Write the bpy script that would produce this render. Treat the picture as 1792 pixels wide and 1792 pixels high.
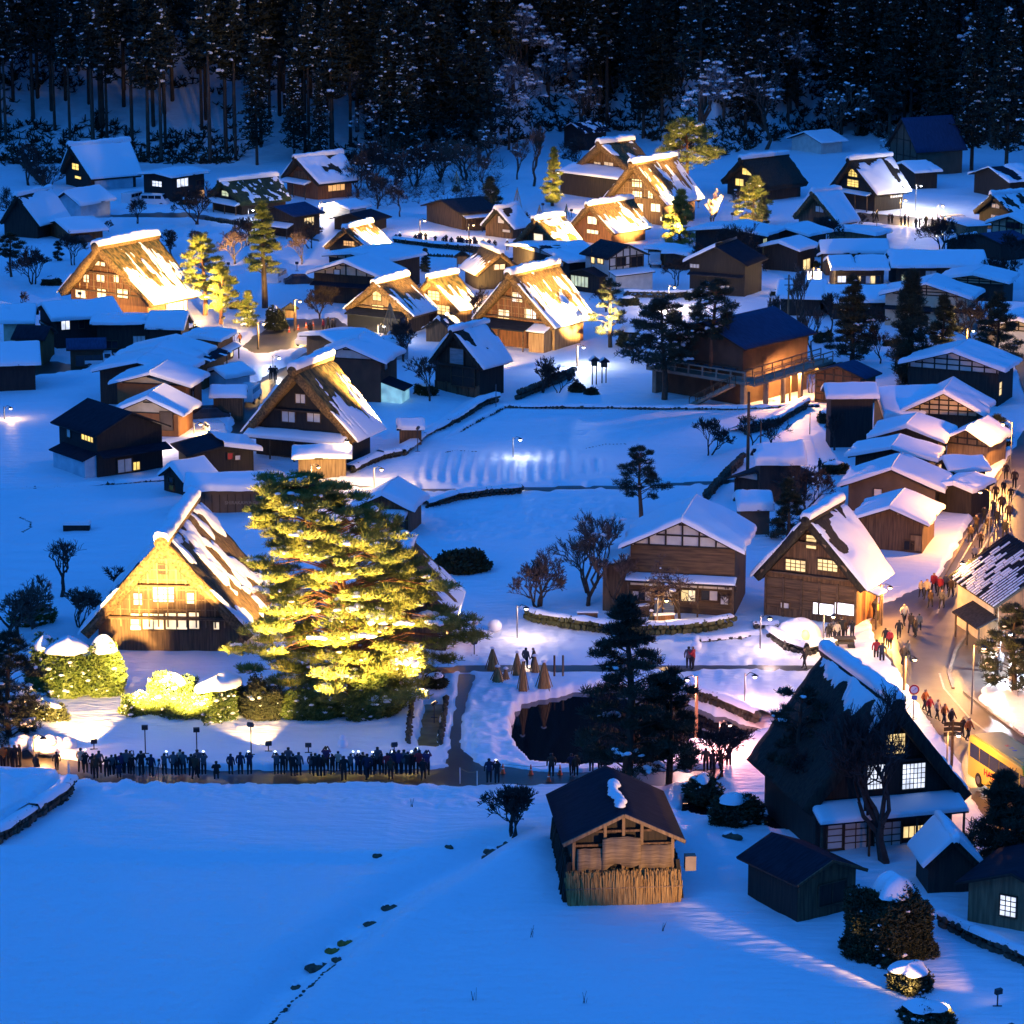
import bpy, bmesh, math, random
import numpy as np
from mathutils import Vector, Matrix

for o in list(bpy.data.objects): bpy.data.objects.remove(o)
SC = bpy.context.scene
COL = SC.collection
PI = math.pi
R = math.radians

# ---------------------------------------------------------------- camera
F = 5500.0; CX = 896.0; HC = 67.0; TH = math.atan(1330 / F)
ct, st = math.cos(TH), math.sin(TH)
cam = bpy.data.cameras.new('camera'); camo = bpy.data.objects.new('camera', cam); COL.objects.link(camo)
camo.location = (0, 0, HC); camo.rotation_euler = (PI / 2 - TH, 0, 0)
cam.sensor_width = 36; cam.lens = 36 * F / 1792; cam.clip_start = 1; cam.clip_end = 4000
SC.camera = camo
# ---------------------------------------------------------------- dusk sky
W_ = bpy.data.worlds.new('World'); SC.world = W_; W_.use_nodes = True
nt = W_.node_tree
bg = nt.nodes['Background']
sky = nt.nodes.new('ShaderNodeTexSky'); sky.sky_type = 'NISHITA'; sky.sun_disc = False
sky.sun_elevation = R(4); sky.sun_rotation = R(200); sky.ozone_density = 6.0; sky.air_density = 1.6; sky.dust_density = 0.3
tint = nt.nodes.new('ShaderNodeMixRGB'); tint.blend_type = 'MULTIPLY'; tint.inputs[0].default_value = 1
tint.inputs[2].default_value = (0.60, 1.46, 2.30, 1)          # tungsten white balance of the exposure
nt.links.new(sky.outputs[0], tint.inputs[1]); nt.links.new(tint.outputs[0], bg.inputs[0])
bg.inputs[1].default_value = 0.15
# ---------------------------------------------------------------- last glow of the day
sl = bpy.data.lights.new('sun', 'SUN'); sl.energy = 0.12; sl.angle = R(25); sl.color = (0.10, 0.38, 1.0)
so = bpy.data.objects.new('sun', sl); COL.objects.link(so)
so.rotation_euler = (R(52), 0, R(-62))
# ---------------------------------------------------------------- exposure
vs = SC.view_settings
vs.view_transform = 'Standard'; vs.look = 'None'; vs.exposure = 1.5; vs.gamma = 1.0; vs.use_curve_mapping = False
SC.render.engine = 'CYCLES'
cy = SC.cycles
cy.use_denoising = True; cy.max_bounces = 5; cy.diffuse_bounces = 3; cy.glossy_bounces = 2; cy.transmission_bounces = 2
cy.sample_clamp_indirect = 3.0; cy.use_light_tree = True

# ---------------------------------------------------------------- helpers
def at(px, py, z=0.0):
    """pixel of the photograph (1792 wide) -> point on the level z"""
    x = (px - CX) / F; y = -(py - CX) / F
    d = (x, ct + y * st, -st + y * ct)
    t = (z - HC) / d[2]
    return (d[0] * t, d[1] * t, z)
def ray(px, py):
    x = (px - CX) / F; y = -(py - CX) / F
    return Vector((x, ct + y * st, -st + y * ct))
def proj(p):
    x, y, z = p[0], p[1], p[2] - HC
    dep = y * ct - z * st; up = y * st + z * ct
    return (CX + F * x / dep, CX - F * up / dep)
def interp(x, pts):
    return float(np.interp(x, [p[0] for p in pts], [p[1] for p in pts]))
_P = {}
def _tab(seed):
    if seed not in _P: _P[seed] = np.random.RandomState(seed).rand(256, 256).astype(np.float32)
    return _P[seed]
def vn(x, y, seed=0):
    x = np.asarray(x, dtype=np.float64); y = np.asarray(y, dtype=np.float64)
    T = _tab(seed); xi = np.floor(x); yi = np.floor(y)
    fx = x - xi; fy = y - yi; fx = fx * fx * (3 - 2 * fx); fy = fy * fy * (3 - 2 * fy)
    a = xi.astype(np.int64) & 255; b = yi.astype(np.int64) & 255; a1 = (a + 1) & 255; b1 = (b + 1) & 255
    return (T[a, b] * (1 - fx) + T[a1, b] * fx) * (1 - fy) + (T[a, b1] * (1 - fx) + T[a1, b1] * fx) * fy
def fbm(x, y, seed=0, oct=3):
    s = 0; a = 1; t = 0
    for i in range(oct):
        s = s + a * vn(x * 2 ** i, y * 2 ** i, seed + i); t += a; a *= .5
    return s / t
def obj(name, me, parent=None, kind=None):
    o = bpy.data.objects.new(name, me); COL.objects.link(o)
    if parent is not None: o.parent = parent
    if kind: o['kind'] = kind
    return o
LABELS = set()
def tag(o, label, cat, group=None, kind=None):
    o['label'] = label; o['category'] = cat
    if group: o['group'] = group
    if kind: o['kind'] = kind
    return o
def thing(name, label, cat, loc=(0, 0, 0), rz=0, group=None):
    o = bpy.data.objects.new(name, None); COL.objects.link(o)
    o.empty_display_size = .3
    o.location = loc; o.rotation_euler = (0, 0, rz)
    return tag(o, label, cat, group)
def npmesh(name, V, faces, mat=None, smooth=False, mats=None, midx=None):
    me = bpy.data.meshes.new(name)
    V = np.asarray(V, dtype=np.float32).reshape(-1, 3)
    faces = [np.asarray(f, dtype=np.int32) for f in faces if len(f)]
    nl = sum(f.size for f in faces); nf = sum(len(f) for f in faces)
    me.vertices.add(len(V)); me.vertices.foreach_set('co', V.ravel())
    me.loops.add(nl); me.polygons.add(nf)
    me.loops.foreach_set('vertex_index', np.concatenate([f.ravel() for f in faces]))
    tot = np.concatenate([np.full(len(f), f.shape[1], np.int32) for f in faces])
    me.polygons.foreach_set('loop_start', np.concatenate([[0], np.cumsum(tot)[:-1]]).astype(np.int32))
    me.polygons.foreach_set('loop_total', tot)
    if smooth: me.polygons.foreach_set('use_smooth', np.ones(nf, bool))
    for m in (mats or ([mat] if mat else [])): me.materials.append(m)
    if midx is not None: me.polygons.foreach_set('material_index', np.asarray(midx, np.int32))
    me.update(calc_edges=True)
    return me
class MB:
    def __init__(s): s.v = []; s.f = []
    def box(s, x0, x1, y0, y1, z0, z1):
        n = len(s.v)
        s.v += [(x0, y0, z0), (x1, y0, z0), (x1, y1, z0), (x0, y1, z0), (x0, y0, z1), (x1, y0, z1), (x1, y1, z1), (x0, y1, z1)]
        s.f += [(n + a, n + b, n + c, n + d) for a, b, c, d in ((3, 2, 1, 0), (4, 5, 6, 7), (0, 1, 5, 4), (1, 2, 6, 5), (2, 3, 7, 6), (3, 0, 4, 7))]
        return s
    def bar(s, p, q, w, h=None):
        """box beam from p to q"""
        p = Vector(p); q = Vector(q); d = (q - p); l = d.length; d.normalize()
        up = Vector((0, 0, 1)) if abs(d.z) < .95 else Vector((0, 1, 0))
        a = d.cross(up).normalized() * w / 2; b = a.cross(d).normalized() * (h or w) / 2
        n = len(s.v)
        for e in (p, q): s.v += [tuple(e - a - b), tuple(e + a - b), tuple(e + a + b), tuple(e - a + b)]
        s.f += [(n, n + 1, n + 2, n + 3), (n + 7, n + 6, n + 5, n + 4)] + [(n + i, n + i + 4, n + (i + 1) % 4 + 4, n + (i + 1) % 4) for i in range(4)]
        return s
    def tube(s, pts, rad, k=6, cap=True):
        base = len(s.v); N = len(pts); pr = None
        for i, p in enumerate(pts):
            p = Vector(p); d = (Vector(pts[min(i + 1, N - 1)]) - Vector(pts[max(i - 1, 0)]))
            if d.length < 1e-6: d = Vector((0, 0, 1))
            d.normalize()
            a = pr if pr is not None else (Vector((1, 0, 0)) if abs(d.x) < .8 else Vector((0, 1, 0)))
            a = (a - d * a.dot(d)).normalized(); pr = a; b = d.cross(a)
            for j in range(k):
                t = 2 * PI * j / k
                s.v.append(tuple(p + (a * math.cos(t) + b * math.sin(t)) * rad[i]))
        for i in range(N - 1):
            for j in range(k):
                s.f.append((base + i * k + j, base + i * k + (j + 1) % k, base + (i + 1) * k + (j + 1) % k, base + (i + 1) * k + j))
        if cap:
            s.f.append(tuple(base + j for j in range(k))[::-1]); s.f.append(tuple(base + (N - 1) * k + j for j in range(k)))
        return s
    def prism(s, poly, y0, y1, flip=False):
        """poly in x,z extruded along y"""
        n = len(s.v); k = len(poly)
        s.v += [(x, y0, z) for x, z in poly] + [(x, y1, z) for x, z in poly]
        s.f.append(tuple(range(n, n + k))); s.f.append(tuple(range(n + 2 * k - 1, n + k - 1, -1)))
        s.f += [(n + i, n + k + i, n + k + (i + 1) % k, n + (i + 1) % k) for i in range(k)]
        return s
    def xprism(s, poly, x0, x1):
        """poly in y,z extruded along x"""
        n = len(s.v); k = len(poly)
        s.v += [(x0, y, z) for y, z in poly] + [(x1, y, z) for y, z in poly]
        s.f.append(tuple(range(n, n + k))); s.f.append(tuple(range(n + 2 * k - 1, n + k - 1, -1)))
        s.f += [(n + i, n + k + i, n + k + (i + 1) % k, n + (i + 1) % k) for i in range(k)]
        return s
    def blob(s, c, rx, ry, rz, seed=0, nu=10, nv=5, amp=.25, dome=False):
        rr = random.Random(seed); n = len(s.v)
        ph = [rr.random() * 6.28 for _ in range(6)]
        v0 = 0.0 if dome else -PI / 2
        for j in range(nv + 1):
            el = v0 + (PI / 2 - v0) * j / nv
            for i in range(nu):
                az = 2 * PI * i / nu
                f = 1 + amp * (math.sin(2 * az + ph[0]) * .5 + math.sin(3 * az + ph[1]) * .35 + math.sin(5 * az + ph[4]) * .25 + math.sin(3 * el + ph[2]) * .3)
                s.v.append((c[0] + rx * f * math.cos(el) * math.cos(az), c[1] + ry * f * math.cos(el) * math.sin(az), c[2] + rz * (1 + amp * .4 * math.sin(2 * az + ph[3])) * math.sin(el)))
        for j in range(nv):
            for i in range(nu):
                s.f.append((n + j * nu + i, n + j * nu + (i + 1) % nu, n + (j + 1) * nu + (i + 1) % nu, n + (j + 1) * nu + i))
        return s
    def mesh(s, name, mat=None, smooth=False, recalc=False):
        me = bpy.data.meshes.new(name); me.from_pydata(s.v, [], s.f)
        if mat: me.materials.append(mat)
        if recalc:
            b = bmesh.new(); b.from_mesh(me); bmesh.ops.recalc_face_normals(b, faces=b.faces); b.to_mesh(me); b.free()
        if smooth: me.polygons.foreach_set('use_smooth', np.ones(len(me.polygons), bool))
        me.update(); return me
    def build(s, name, mat, parent=None, smooth=False, kind=None):
        return obj(name, s.mesh(name, mat, smooth), parent, kind)

# ---------------------------------------------------------------- materials
def _new(name):
    m = bpy.data.materials.new(name); m.use_nodes = True
    n = m.node_tree; return m, n, n.nodes['Principled BSDF']
def rgba(c): return (c[0], c[1], c[2], 1)
def mat(name, c1, c2=None, scale=(3, 3, 3), rough=.8, bump=0, metal=0, detail=4, lo=.35, hi=.65, bscale=None, spec=None, bdist=.05):
    m, n, b = _new(name)
    b.inputs['Roughness'].default_value = rough; b.inputs['Metallic'].default_value = metal
    if spec is not None: b.inputs['Specular IOR Level'].default_value = spec
    b.inputs['Base Color'].default_value = rgba(c1)
    if c2 is not None or bump:
        tc = n.nodes.new('ShaderNodeTexCoord'); mp = n.nodes.new('ShaderNodeMapping'); mp.inputs['Scale'].default_value = scale
        nz = n.nodes.new('ShaderNodeTexNoise'); nz.inputs['Scale'].default_value = 1; nz.inputs['Detail'].default_value = detail
        n.links.new(tc.outputs['Object'], mp.inputs[0]); n.links.new(mp.outputs[0], nz.inputs['Vector'])
        if c2 is not None:
            cr = n.nodes.new('ShaderNodeValToRGB'); cr.color_ramp.elements[0].position = lo; cr.color_ramp.elements[1].position = hi
            cr.color_ramp.elements[0].color = rgba(c1); cr.color_ramp.elements[1].color = rgba(c2)
            n.links.new(nz.outputs[0], cr.inputs[0]); n.links.new(cr.outputs[0], b.inputs['Base Color'])
        if bump:
            bp = n.nodes.new('ShaderNodeBump'); bp.inputs['Strength'].default_value = bump; bp.inputs['Distance'].default_value = bdist
            src = nz
            if bscale:
                mp2 = n.nodes.new('ShaderNodeMapping'); mp2.inputs['Scale'].default_value = bscale
                src = n.nodes.new('ShaderNodeTexNoise'); src.inputs['Scale'].default_value = 1; src.inputs['Detail'].default_value = 5
                n.links.new(tc.outputs['Object'], mp2.inputs[0]); n.links.new(mp2.outputs[0], src.inputs['Vector'])
            n.links.new(src.outputs[0], bp.inputs['Height']); n.links.new(bp.outputs[0], b.inputs['Normal'])
    return m
def emit(name, c, s, base=(.8, .8, .8)):
    m, n, b = _new(name)
    b.inputs['Base Color'].default_value = rgba(base); b.inputs['Emission Color'].default_value = rgba(c); b.inputs['Emission Strength'].default_value = s * EK
    if s < 4:                                                 # uneven light behind glass, uneven added glow on paper
        tc = n.nodes.new('ShaderNodeTexCoord'); nz = n.nodes.new('ShaderNodeTexNoise'); nz.inputs['Scale'].default_value = 1.3; nz.inputs['Detail'].default_value = 3
        mr = n.nodes.new('ShaderNodeMapRange'); mr.inputs[1].default_value = .3; mr.inputs[2].default_value = .7; mr.inputs[3].default_value = s * EK * .55; mr.inputs[4].default_value = s * EK * 1.35
        n.links.new(tc.outputs['Object'], nz.inputs['Vector']); n.links.new(nz.outputs[0], mr.inputs[0]); n.links.new(mr.outputs[0], b.inputs['Emission Strength'])
    return m
EK = .42
M = {}
M['snow'] = mat('snow', (.84, .85, .88), None, (.55, 1.5, 1), .55, .55, bdist=.30, detail=9)
M['roofsnow'] = mat('roof_snow', (.85, .86, .89), None, (2.2, 2.2, 2.2), .5, .25, bdist=.08)
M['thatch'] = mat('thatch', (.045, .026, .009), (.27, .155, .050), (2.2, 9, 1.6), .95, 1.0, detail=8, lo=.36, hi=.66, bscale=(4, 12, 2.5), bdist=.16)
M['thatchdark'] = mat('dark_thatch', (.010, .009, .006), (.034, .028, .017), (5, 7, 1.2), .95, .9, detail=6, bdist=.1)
M['thatchmoss'] = mat('mossy_thatch', (.030, .034, .008), (.25, .155, .036), (1.2, 2.4, 1.2), .95, 1.0, detail=9, lo=.38, hi=.64, bscale=(4, 12, 2.5), bdist=.16)
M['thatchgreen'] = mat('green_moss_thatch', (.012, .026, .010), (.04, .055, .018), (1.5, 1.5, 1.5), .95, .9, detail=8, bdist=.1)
M['thatchcut'] = mat('cut_thatch_edge', (.055, .032, .012), (.20, .12, .048), (5, 5, 5), .95, 1.0, detail=8, bdist=.12)
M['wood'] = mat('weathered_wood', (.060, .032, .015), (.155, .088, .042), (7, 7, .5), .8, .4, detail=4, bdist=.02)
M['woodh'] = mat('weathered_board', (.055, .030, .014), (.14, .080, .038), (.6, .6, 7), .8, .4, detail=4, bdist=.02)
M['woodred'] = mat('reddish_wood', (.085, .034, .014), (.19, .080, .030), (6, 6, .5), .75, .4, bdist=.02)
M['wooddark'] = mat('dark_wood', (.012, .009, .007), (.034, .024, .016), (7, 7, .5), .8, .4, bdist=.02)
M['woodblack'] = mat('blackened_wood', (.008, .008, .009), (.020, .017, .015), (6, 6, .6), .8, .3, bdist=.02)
M['woodlight'] = mat('pale_wood', (.13, .080, .040), (.25, .165, .085), (6, 6, .5), .75, .4, bdist=.02)
M['beam'] = mat('timber_beam', (.05, .030, .016), (.11, .065, .034), (3, 3, 3), .8, .2)
M['beamdark'] = mat('dark_timber', (.012, .009, .007), (.03, .022, .016), (3, 3, 3), .8, .2)
M['plaster'] = mat('white_plaster', (.50, .49, .45), (.62, .60, .55), (1.2, 1.2, 1.2), .9)
M['plastercream'] = mat('cream_plaster', (.46, .38, .26), (.58, .48, .34), (1.2, 1.2, 1.2), .9)
M['orange'] = mat('ochre_render', (.19, .075, .024), (.24, .10, .034), (1.5, 1.5, .6), .9)
M['brown'] = mat('brown_render', (.060, .034, .020), (.09, .050, .030), (1.0, 1.0, .6), .9)
M['taupe'] = mat('taupe_render', (.085, .058, .038), (.12, .082, .055), (1.0, 1.0, .6), .9)
M['metal'] = mat('dark_sheet_roof', (.014, .018, .026), (.022, .028, .040), (1.2, 6, 1.2), .8, .15, spec=.04)
M['metalblue'] = mat('blue_sheet_roof', (.022, .04, .085), (.035, .06, .12), (1.2, 6, 1.2), .75, .15, spec=.08)
M['tile'] = mat('dark_tile', (.014, .016, .021), (.03, .032, .04), (4, 4, 4), .75, .2, spec=.1)
M['corrug'] = mat('grey_sheet', (.16, .20, .23), (.26, .30, .33), (1, 1, 6), .5)
M['plastic'] = mat('plastic_sheet', (.36, .46, .52), (.5, .6, .66), (1, 1, 1), .3)
M['asphalt'] = mat('wet_asphalt', (.045, .04, .035), (.10, .085, .07), (.35, .35, .35), .38, .35, bscale=(3, 3, 3), bdist=.02)
M['lane'] = mat('wet_lane', (.018, .016, .014), (.042, .036, .030), (.5, .5, .5), .35, .3, bscale=(3, 3, 3), bdist=.02)
M['water'] = mat('pond_water', (.004, .006, .010), None, (1.2, 1.2, 1.2), .03, .03, bdist=.01)
M['canal'] = mat('canal_water', (.16, .12, .05), (.26, .20, .08), (.6, 1.6, 1), .12, .25, bdist=.05)  # golden light on the water put into its base colour
M['stone'] = mat('mossy_stone', (.028, .028, .020), (.085, .08, .055), (1.6, 1.6, 1.6), .9, .5, bdist=.05)
M['stonemoss'] = mat('mossy_green_stone', (.045, .05, .012), (.14, .13, .04), (1.6, 1.6, 1.6), .9, .5, bdist=.05)
M['rock'] = mat('river_rock', (.03, .028, .025), (.11, .09, .05), (2, 2, 2), .8, .4)
M['rockyellow'] = mat('lichen_rock', (.16, .11, .02), (.26, .19, .03), (4, 4, 4), .9, .4)
M['concrete'] = mat('concrete', (.19, .15, .11), (.27, .215, .16), (1.2, 1.2, 1.2), .85)
M['bark'] = mat('bark', (.028, .020, .014), (.085, .06, .04), (5, 5, 1), .9, .6, bdist=.03)
M['barkred'] = mat('red_pine_bark', (.12, .05, .025), (.24, .11, .055), (4, 4, 1.2), .9, .6, bdist=.03)
M['twig'] = mat('bare_twig', (.07, .045, .035), (.15, .10, .075), (3, 3, 3), .9)
M['frost'] = mat('frosted_twig', (.10, .09, .09), (.34, .36, .40), (1.6, 1.6, 1.6), .8, lo=.46, hi=.66)
M['twigdark'] = mat('dark_twig', (.025, .018, .016), (.05, .036, .03), (3, 3, 3), .9)
M['needle'] = mat('lit_pine_needle', (.085, .125, .016), (.26, .27, .045), (.9, .9, .9), .6, detail=5)  # floodlit yellow green put into the colour, for lit trees only
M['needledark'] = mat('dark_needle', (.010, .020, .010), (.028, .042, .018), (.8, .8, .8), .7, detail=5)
M['cedar'] = mat('cedar_foliage', (.006, .010, .005), (.020, .026, .011), (.6, .6, .6), .8, detail=5)
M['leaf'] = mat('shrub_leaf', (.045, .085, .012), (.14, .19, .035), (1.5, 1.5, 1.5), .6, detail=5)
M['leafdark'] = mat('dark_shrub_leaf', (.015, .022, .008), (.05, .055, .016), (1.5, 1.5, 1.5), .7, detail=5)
M['straw'] = mat('straw', (.22, .125, .040), (.44, .28, .10), (8, 8, .9), .95, .6, bdist=.04)
M['reed'] = mat('reed_screen', (.11, .075, .045), (.22, .16, .10), (.8, .8, 12), .9, .5, bdist=.03)
M['rope'] = mat('rope', (.45, .32, .16), None)
M['glass'] = mat('dark_glass', (.015, .018, .024), None, rough=.08)
M['paper'] = mat('shoji_paper', (.62, .60, .56), (.70, .68, .64), (2, 2, 2), .9)
M['paperglow'] = emit('added_glow_shoji_paper', (1, .76, .40), .95, (.72, .68, .6))  # glow added to paper that the floodlights light from outside
M['warm'] = emit('warm_window', (1, .70, .28), 1.0, (.4, .3, .2))
M['yellow'] = emit('yellow_window', (1, .66, .12), 1.15, (.4, .3, .2))
M['amber'] = emit('amber_window', (1, .48, .12), .8, (.4, .3, .2))
M['cool'] = emit('cool_window', (.78, .84, 1.0), 1.05, (.5, .5, .5))
M['coolx'] = emit('bright_shop_window', (.80, .80, 1.0), 3.2, (.5, .5, .5))
M['green'] = emit('greenish_window', (.85, .95, .55), .55, (.4, .4, .3))
M['teal'] = emit('teal_window', (.35, .8, .95), .45, (.3, .4, .4))
M['lampwarm'] = emit('lit_warm_lamp', (1, .62, .25), 14)
M['lampwhite'] = emit('lit_white_lamp', (.86, .9, 1), 18)
M['lamppink'] = emit('lit_pink_lamp', (1, .62, .60), 10)
M['phone'] = emit('phone_screen', (.7, .85, 1), 5)
M['iron'] = mat('dark_iron', (.02, .02, .022), None, rough=.5)
M['steel'] = mat('grey_steel', (.18, .18, .19), None, rough=.4, metal=.6)
M['carwhite'] = mat('white_car_paint', (.62, .64, .66), None, rough=.25)
M['cardark'] = mat('dark_car_paint', (.03, .033, .04), None, rough=.25)
M['carblue'] = mat('blue_tarpaulin', (.02, .08, .35), None, rough=.5)
M['busyellow'] = mat('yellow_bus_paint', (.72, .52, .015), (.78, .58, .02), (.5, .5, .5), .3)
M['busroof'] = mat('bus_roof_paint', (.30, .33, .10), (.36, .38, .14), (.6, .6, .6), .45)
M['red'] = mat('red_paint', (.5, .02, .02), None, rough=.5)
M['blue'] = mat('blue_paint', (.03, .10, .5), None, rough=.5)
M['white'] = mat('white_paint', (.75, .75, .75), None, rough=.5)
M['black'] = mat('black_rubber', (.012, .012, .012), None, rough=.8)
M['cone'] = mat('orange_plastic', (.6, .10, .03), None, rough=.5)
M['skin'] = mat('skin', (.42, .26, .18), None, rough=.6)
M['hair'] = mat('black_hair', (.010, .008, .007), None, rough=.5)
for k, c in dict(cblack=(.012, .012, .014), cnavy=(.015, .02, .05), cgrey=(.09, .09, .10), cbrown=(.06, .035, .02), cred=(.32, .02, .03), ccream=(.45, .38, .28), cpurple=(.07, .03, .09), corange=(.45, .14, .03), ctrouser=(.014, .014, .018)).items():
    M[k] = mat('cloth_' + k[1:], c, None, rough=.9)
# ---------------------------------------------------------------- the ground
def P2(pts): return [at(*p)[:2] for p in pts]
ROADS = dict(
 main=[(1792, 752), (1768, 790), (1718, 872), (1668, 965), (1632, 1022), (1575, 1042), (1535, 1062), (1520, 1095), (1536, 1130), (1578, 1190), (1625, 1262), (1680, 1335), (1700, 1400), (1750, 1470), (1850, 1520), (1850, 1315), (1792, 1285), (1740, 1246), (1712, 1222), (1730, 1200), (1762, 1192), (1770, 1130), (1730, 1085), (1722, 1060), (1760, 990), (1850, 900), (1850, 700)],
 crowd=[(-80, 1316), (40, 1310), (100, 1326), (170, 1338), (420, 1348), (770, 1345), (870, 1340), (960, 1352), (1100, 1352), (1260, 1345), (1262, 1372), (1120, 1382), (985, 1374), (850, 1376), (600, 1381), (160, 1378), (60, 1364), (-80, 1366)],
 path=[(778, 1348), (795, 1240), (803, 1180), (835, 1180), (820, 1215), (808, 1270), (806, 1310), (848, 1345)],
 lane=[(690, 1166), (1000, 1164), (1500, 1164), (1500, 1175), (1000, 1176), (690, 1179)],
 midlane=[(458, 832), (560, 843), (700, 857), (930, 852), (1130, 848), (1240, 842), (1340, 835), (1342, 842), (1240, 850), (1130, 857), (930, 862), (700, 868), (560, 858), (455, 850)],
 villagestreet=[(545, 606), (500, 640), (455, 662), (425, 700), (398, 762), (430, 775), (452, 722), (478, 682), (520, 668), (600, 660), (600, 640), (560, 635)],
 square=[(440, 590), (500, 560), (590, 556), (620, 580), (590, 604), (540, 612), (450, 625), (420, 612)],
 leftlane=[(10, 640), (60, 628), (150, 640), (158, 652), (60, 660), (0, 668), (-60, 680), (-60, 650)],
 upperlane=[(260, 372), (330, 372), (470, 396), (560, 420), (560, 428), (460, 405), (330, 384), (170, 384), (170, 378)],
 farstreet=[(1500, 372), (1640, 384), (1750, 392), (1750, 403), (1640, 402), (1500, 388)],
 eastlane=[(1640, 545), (1700, 560), (1792, 590), (1850, 610), (1850, 700), (1792, 690), (1775, 640), (1700, 575)],
)
POND = [(913, 1226), (960, 1216), (995, 1206), (1080, 1196), (1170, 1206), (1215, 1228), (1300, 1258), (1350, 1275), (1300, 1290), (1190, 1300), (1160, 1338), (1000, 1340), (930, 1330), (900, 1300), (889, 1262)]
CANAL = [(740, 1230), (777, 1226), (765, 1308), (729, 1309)]
BASIN = [(745, 1180), (782, 1180), (780, 1200), (742, 1200)]
STREAM = [(1195, 1395), (1260, 1400), (1330, 1420), (1400, 1440), (1398, 1456), (1330, 1448), (1250, 1428), (1190, 1420)]
ROUGH = [([(815, 1185), (915, 1195), (905, 1240), (890, 1290), (935, 1345), (860, 1350), (810, 1330), (812, 1250)], .30), ([(780, 1080), (1010, 1092), (1010, 1168), (780, 1165)], .22),
         ([(1160, 1105), (1330, 1100), (1480, 1150), (1480, 1165), (1160, 1165)], .25), ([(140, 1378), (850, 1378), (860, 1420), (600, 1420), (140, 1405)], .16), ([(1190, 1178), (1400, 1178), (1420, 1260), (1320, 1265), (1200, 1215)], .2),
         ([(740, 905), (900, 880), (1080, 870), (1090, 930), (850, 950), (760, 960)], .22), ([(0, 1380), (125, 1380), (60, 1450), (0, 1480)], .2), ([(180, 1262), (720, 1262), (720, 1280), (180, 1285)], .15), ([(280, 400), (400, 400), (410, 430), (300, 430)], .35)]
_hb = [(-400, 300), (0, 300), (140, 296), (300, 296), (640, 300), (780, 292), (880, 262), (960, 240), (1060, 228), (1250, 285), (1330, 262), (1420, 236), (1560, 250), (1792, 262), (2200, 270)]
HB = sorted([(at(x, y)[0] / at(x, y)[1], at(x, y)[1]) for x, y in _hb])
_hq = np.array([p[0] for p in HB]); _hy = np.array([p[1] for p in HB])
def hill(x, y):
    x = np.asarray(x, float); y = np.asarray(y, float)
    d = np.maximum(0, y - np.interp(x / np.maximum(y, 1), _hq, _hy))
    z = .62 * d * d / (d + 14)
    z = np.minimum(z, 230 + .05 * d)
    # the valley is shut in by mountains: the slope the photographer stands on, and both sides
    z = np.maximum(z, np.minimum(.55 * np.maximum(0, 115 - y), 330))
    z = np.maximum(z, np.minimum(.60 * np.maximum(0, np.abs(x) - np.maximum(105, .24 * y)), 300))
    return z + np.where(d > 0, (fbm(x * .12, y * .12, 5) - .5) * np.minimum(d * .12, 3), 0)
GULLY = P2([(430, 1800), (505, 1728), (560, 1675), (640, 1610), (700, 1570), (790, 1525), (880, 1488)])
def segdist(x, y, pl):
    best = np.full(np.shape(x), 1e9)
    for (ax, ay), (bx, by) in zip(pl[:-1], pl[1:]):
        dx, dy = bx - ax, by - ay; L2 = dx * dx + dy * dy
        t = np.clip(((x - ax) * dx + (y - ay) * dy) / L2, 0, 1)
        best = np.minimum(best, np.hypot(x - ax - t * dx, y - ay - t * dy))
    return best
def inpoly(x, y, poly):
    c = np.zeros(np.shape(x), bool); n = len(poly)
    px = [p[0] for p in poly]; py = [p[1] for p in poly]
    bb = (x >= min(px)) & (x <= max(px)) & (y >= min(py)) & (y <= max(py))
    idx = np.nonzero(bb)
    xs, ys = x[idx], y[idx]; cc = np.zeros(len(xs), bool)
    for i in range(n):
        x0, y0 = poly[i]; x1, y1 = poly[(i + 1) % n]
        if y0 == y1: continue
        cr = ((y0 > ys) != (y1 > ys)) & (xs < (x1 - x0) * (ys - y0) / (y1 - y0) + x0)
        cc ^= cr
    c[idx] = cc
    return c
SN = .22
def base_z(x, y):
    x = np.asarray(x, float); y = np.asarray(y, float)
    z = SN + hill(x, y)
    z = z + (fbm(x * .07, y * .07, 11) - .5) * .5 + (fbm(x * .5, y * .35, 17) - .5) * .14 + (fbm(x * .25, y * 1.3, 19) - .5) * .07
    # foreground: a shallow gully with a bank on each side, a mound beside the barn and one step across the field
    near = np.clip((212 - y) / 10, 0, 1)
    g = segdist(x, y, GULLY)
    z = z - near * .55 * np.exp(-(g / 1.1) ** 2) + near * .35 * np.exp(-((g - 2.8) / 1.6) ** 2)
    for (mx, my), hgt, r in (((at(935, 1530)[:2]), 1.1, 3.2), ((at(925, 1490)[:2]), .7, 2.5), ((at(1230, 1500)[:2]), .9, 3.4), ((at(1225, 1560)[:2]), .4, 3.0)):
        z = z + hgt * np.exp(-((x - mx) ** 2 + (y - my) ** 2) / r ** 2)
    ys = np.interp(x, [at(0, 1500)[0], at(60, 1503)[0], at(680, 1514)[0], at(800, 1500)[0]], [at(0, 1500)[1], at(60, 1503)[1], at(680, 1514)[1], at(800, 1500)[1]])
    w = np.clip((at(760, 1510)[0] - x) / 3, 0, 1)
    z = z + w * .32 / (1 + np.exp(-np.clip((y - ys) / .22, -30, 30))) - w * .10 * np.exp(-((y - ys + .5) / .5) ** 2)
    return z
def gz(x, y): return float(base_z(np.array([x]), np.array([y]))[0])
def gpt(px, py, dz=0.0):
    """a point standing on the snow at this pixel"""
    p = at(px, py)
    if py < 300:
        for _ in range(30):
            z = gz(p[0], p[1]); p = at(px, py, min(z, 60))
    return (p[0], p[1], gz(p[0], p[1]) + dz)

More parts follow.
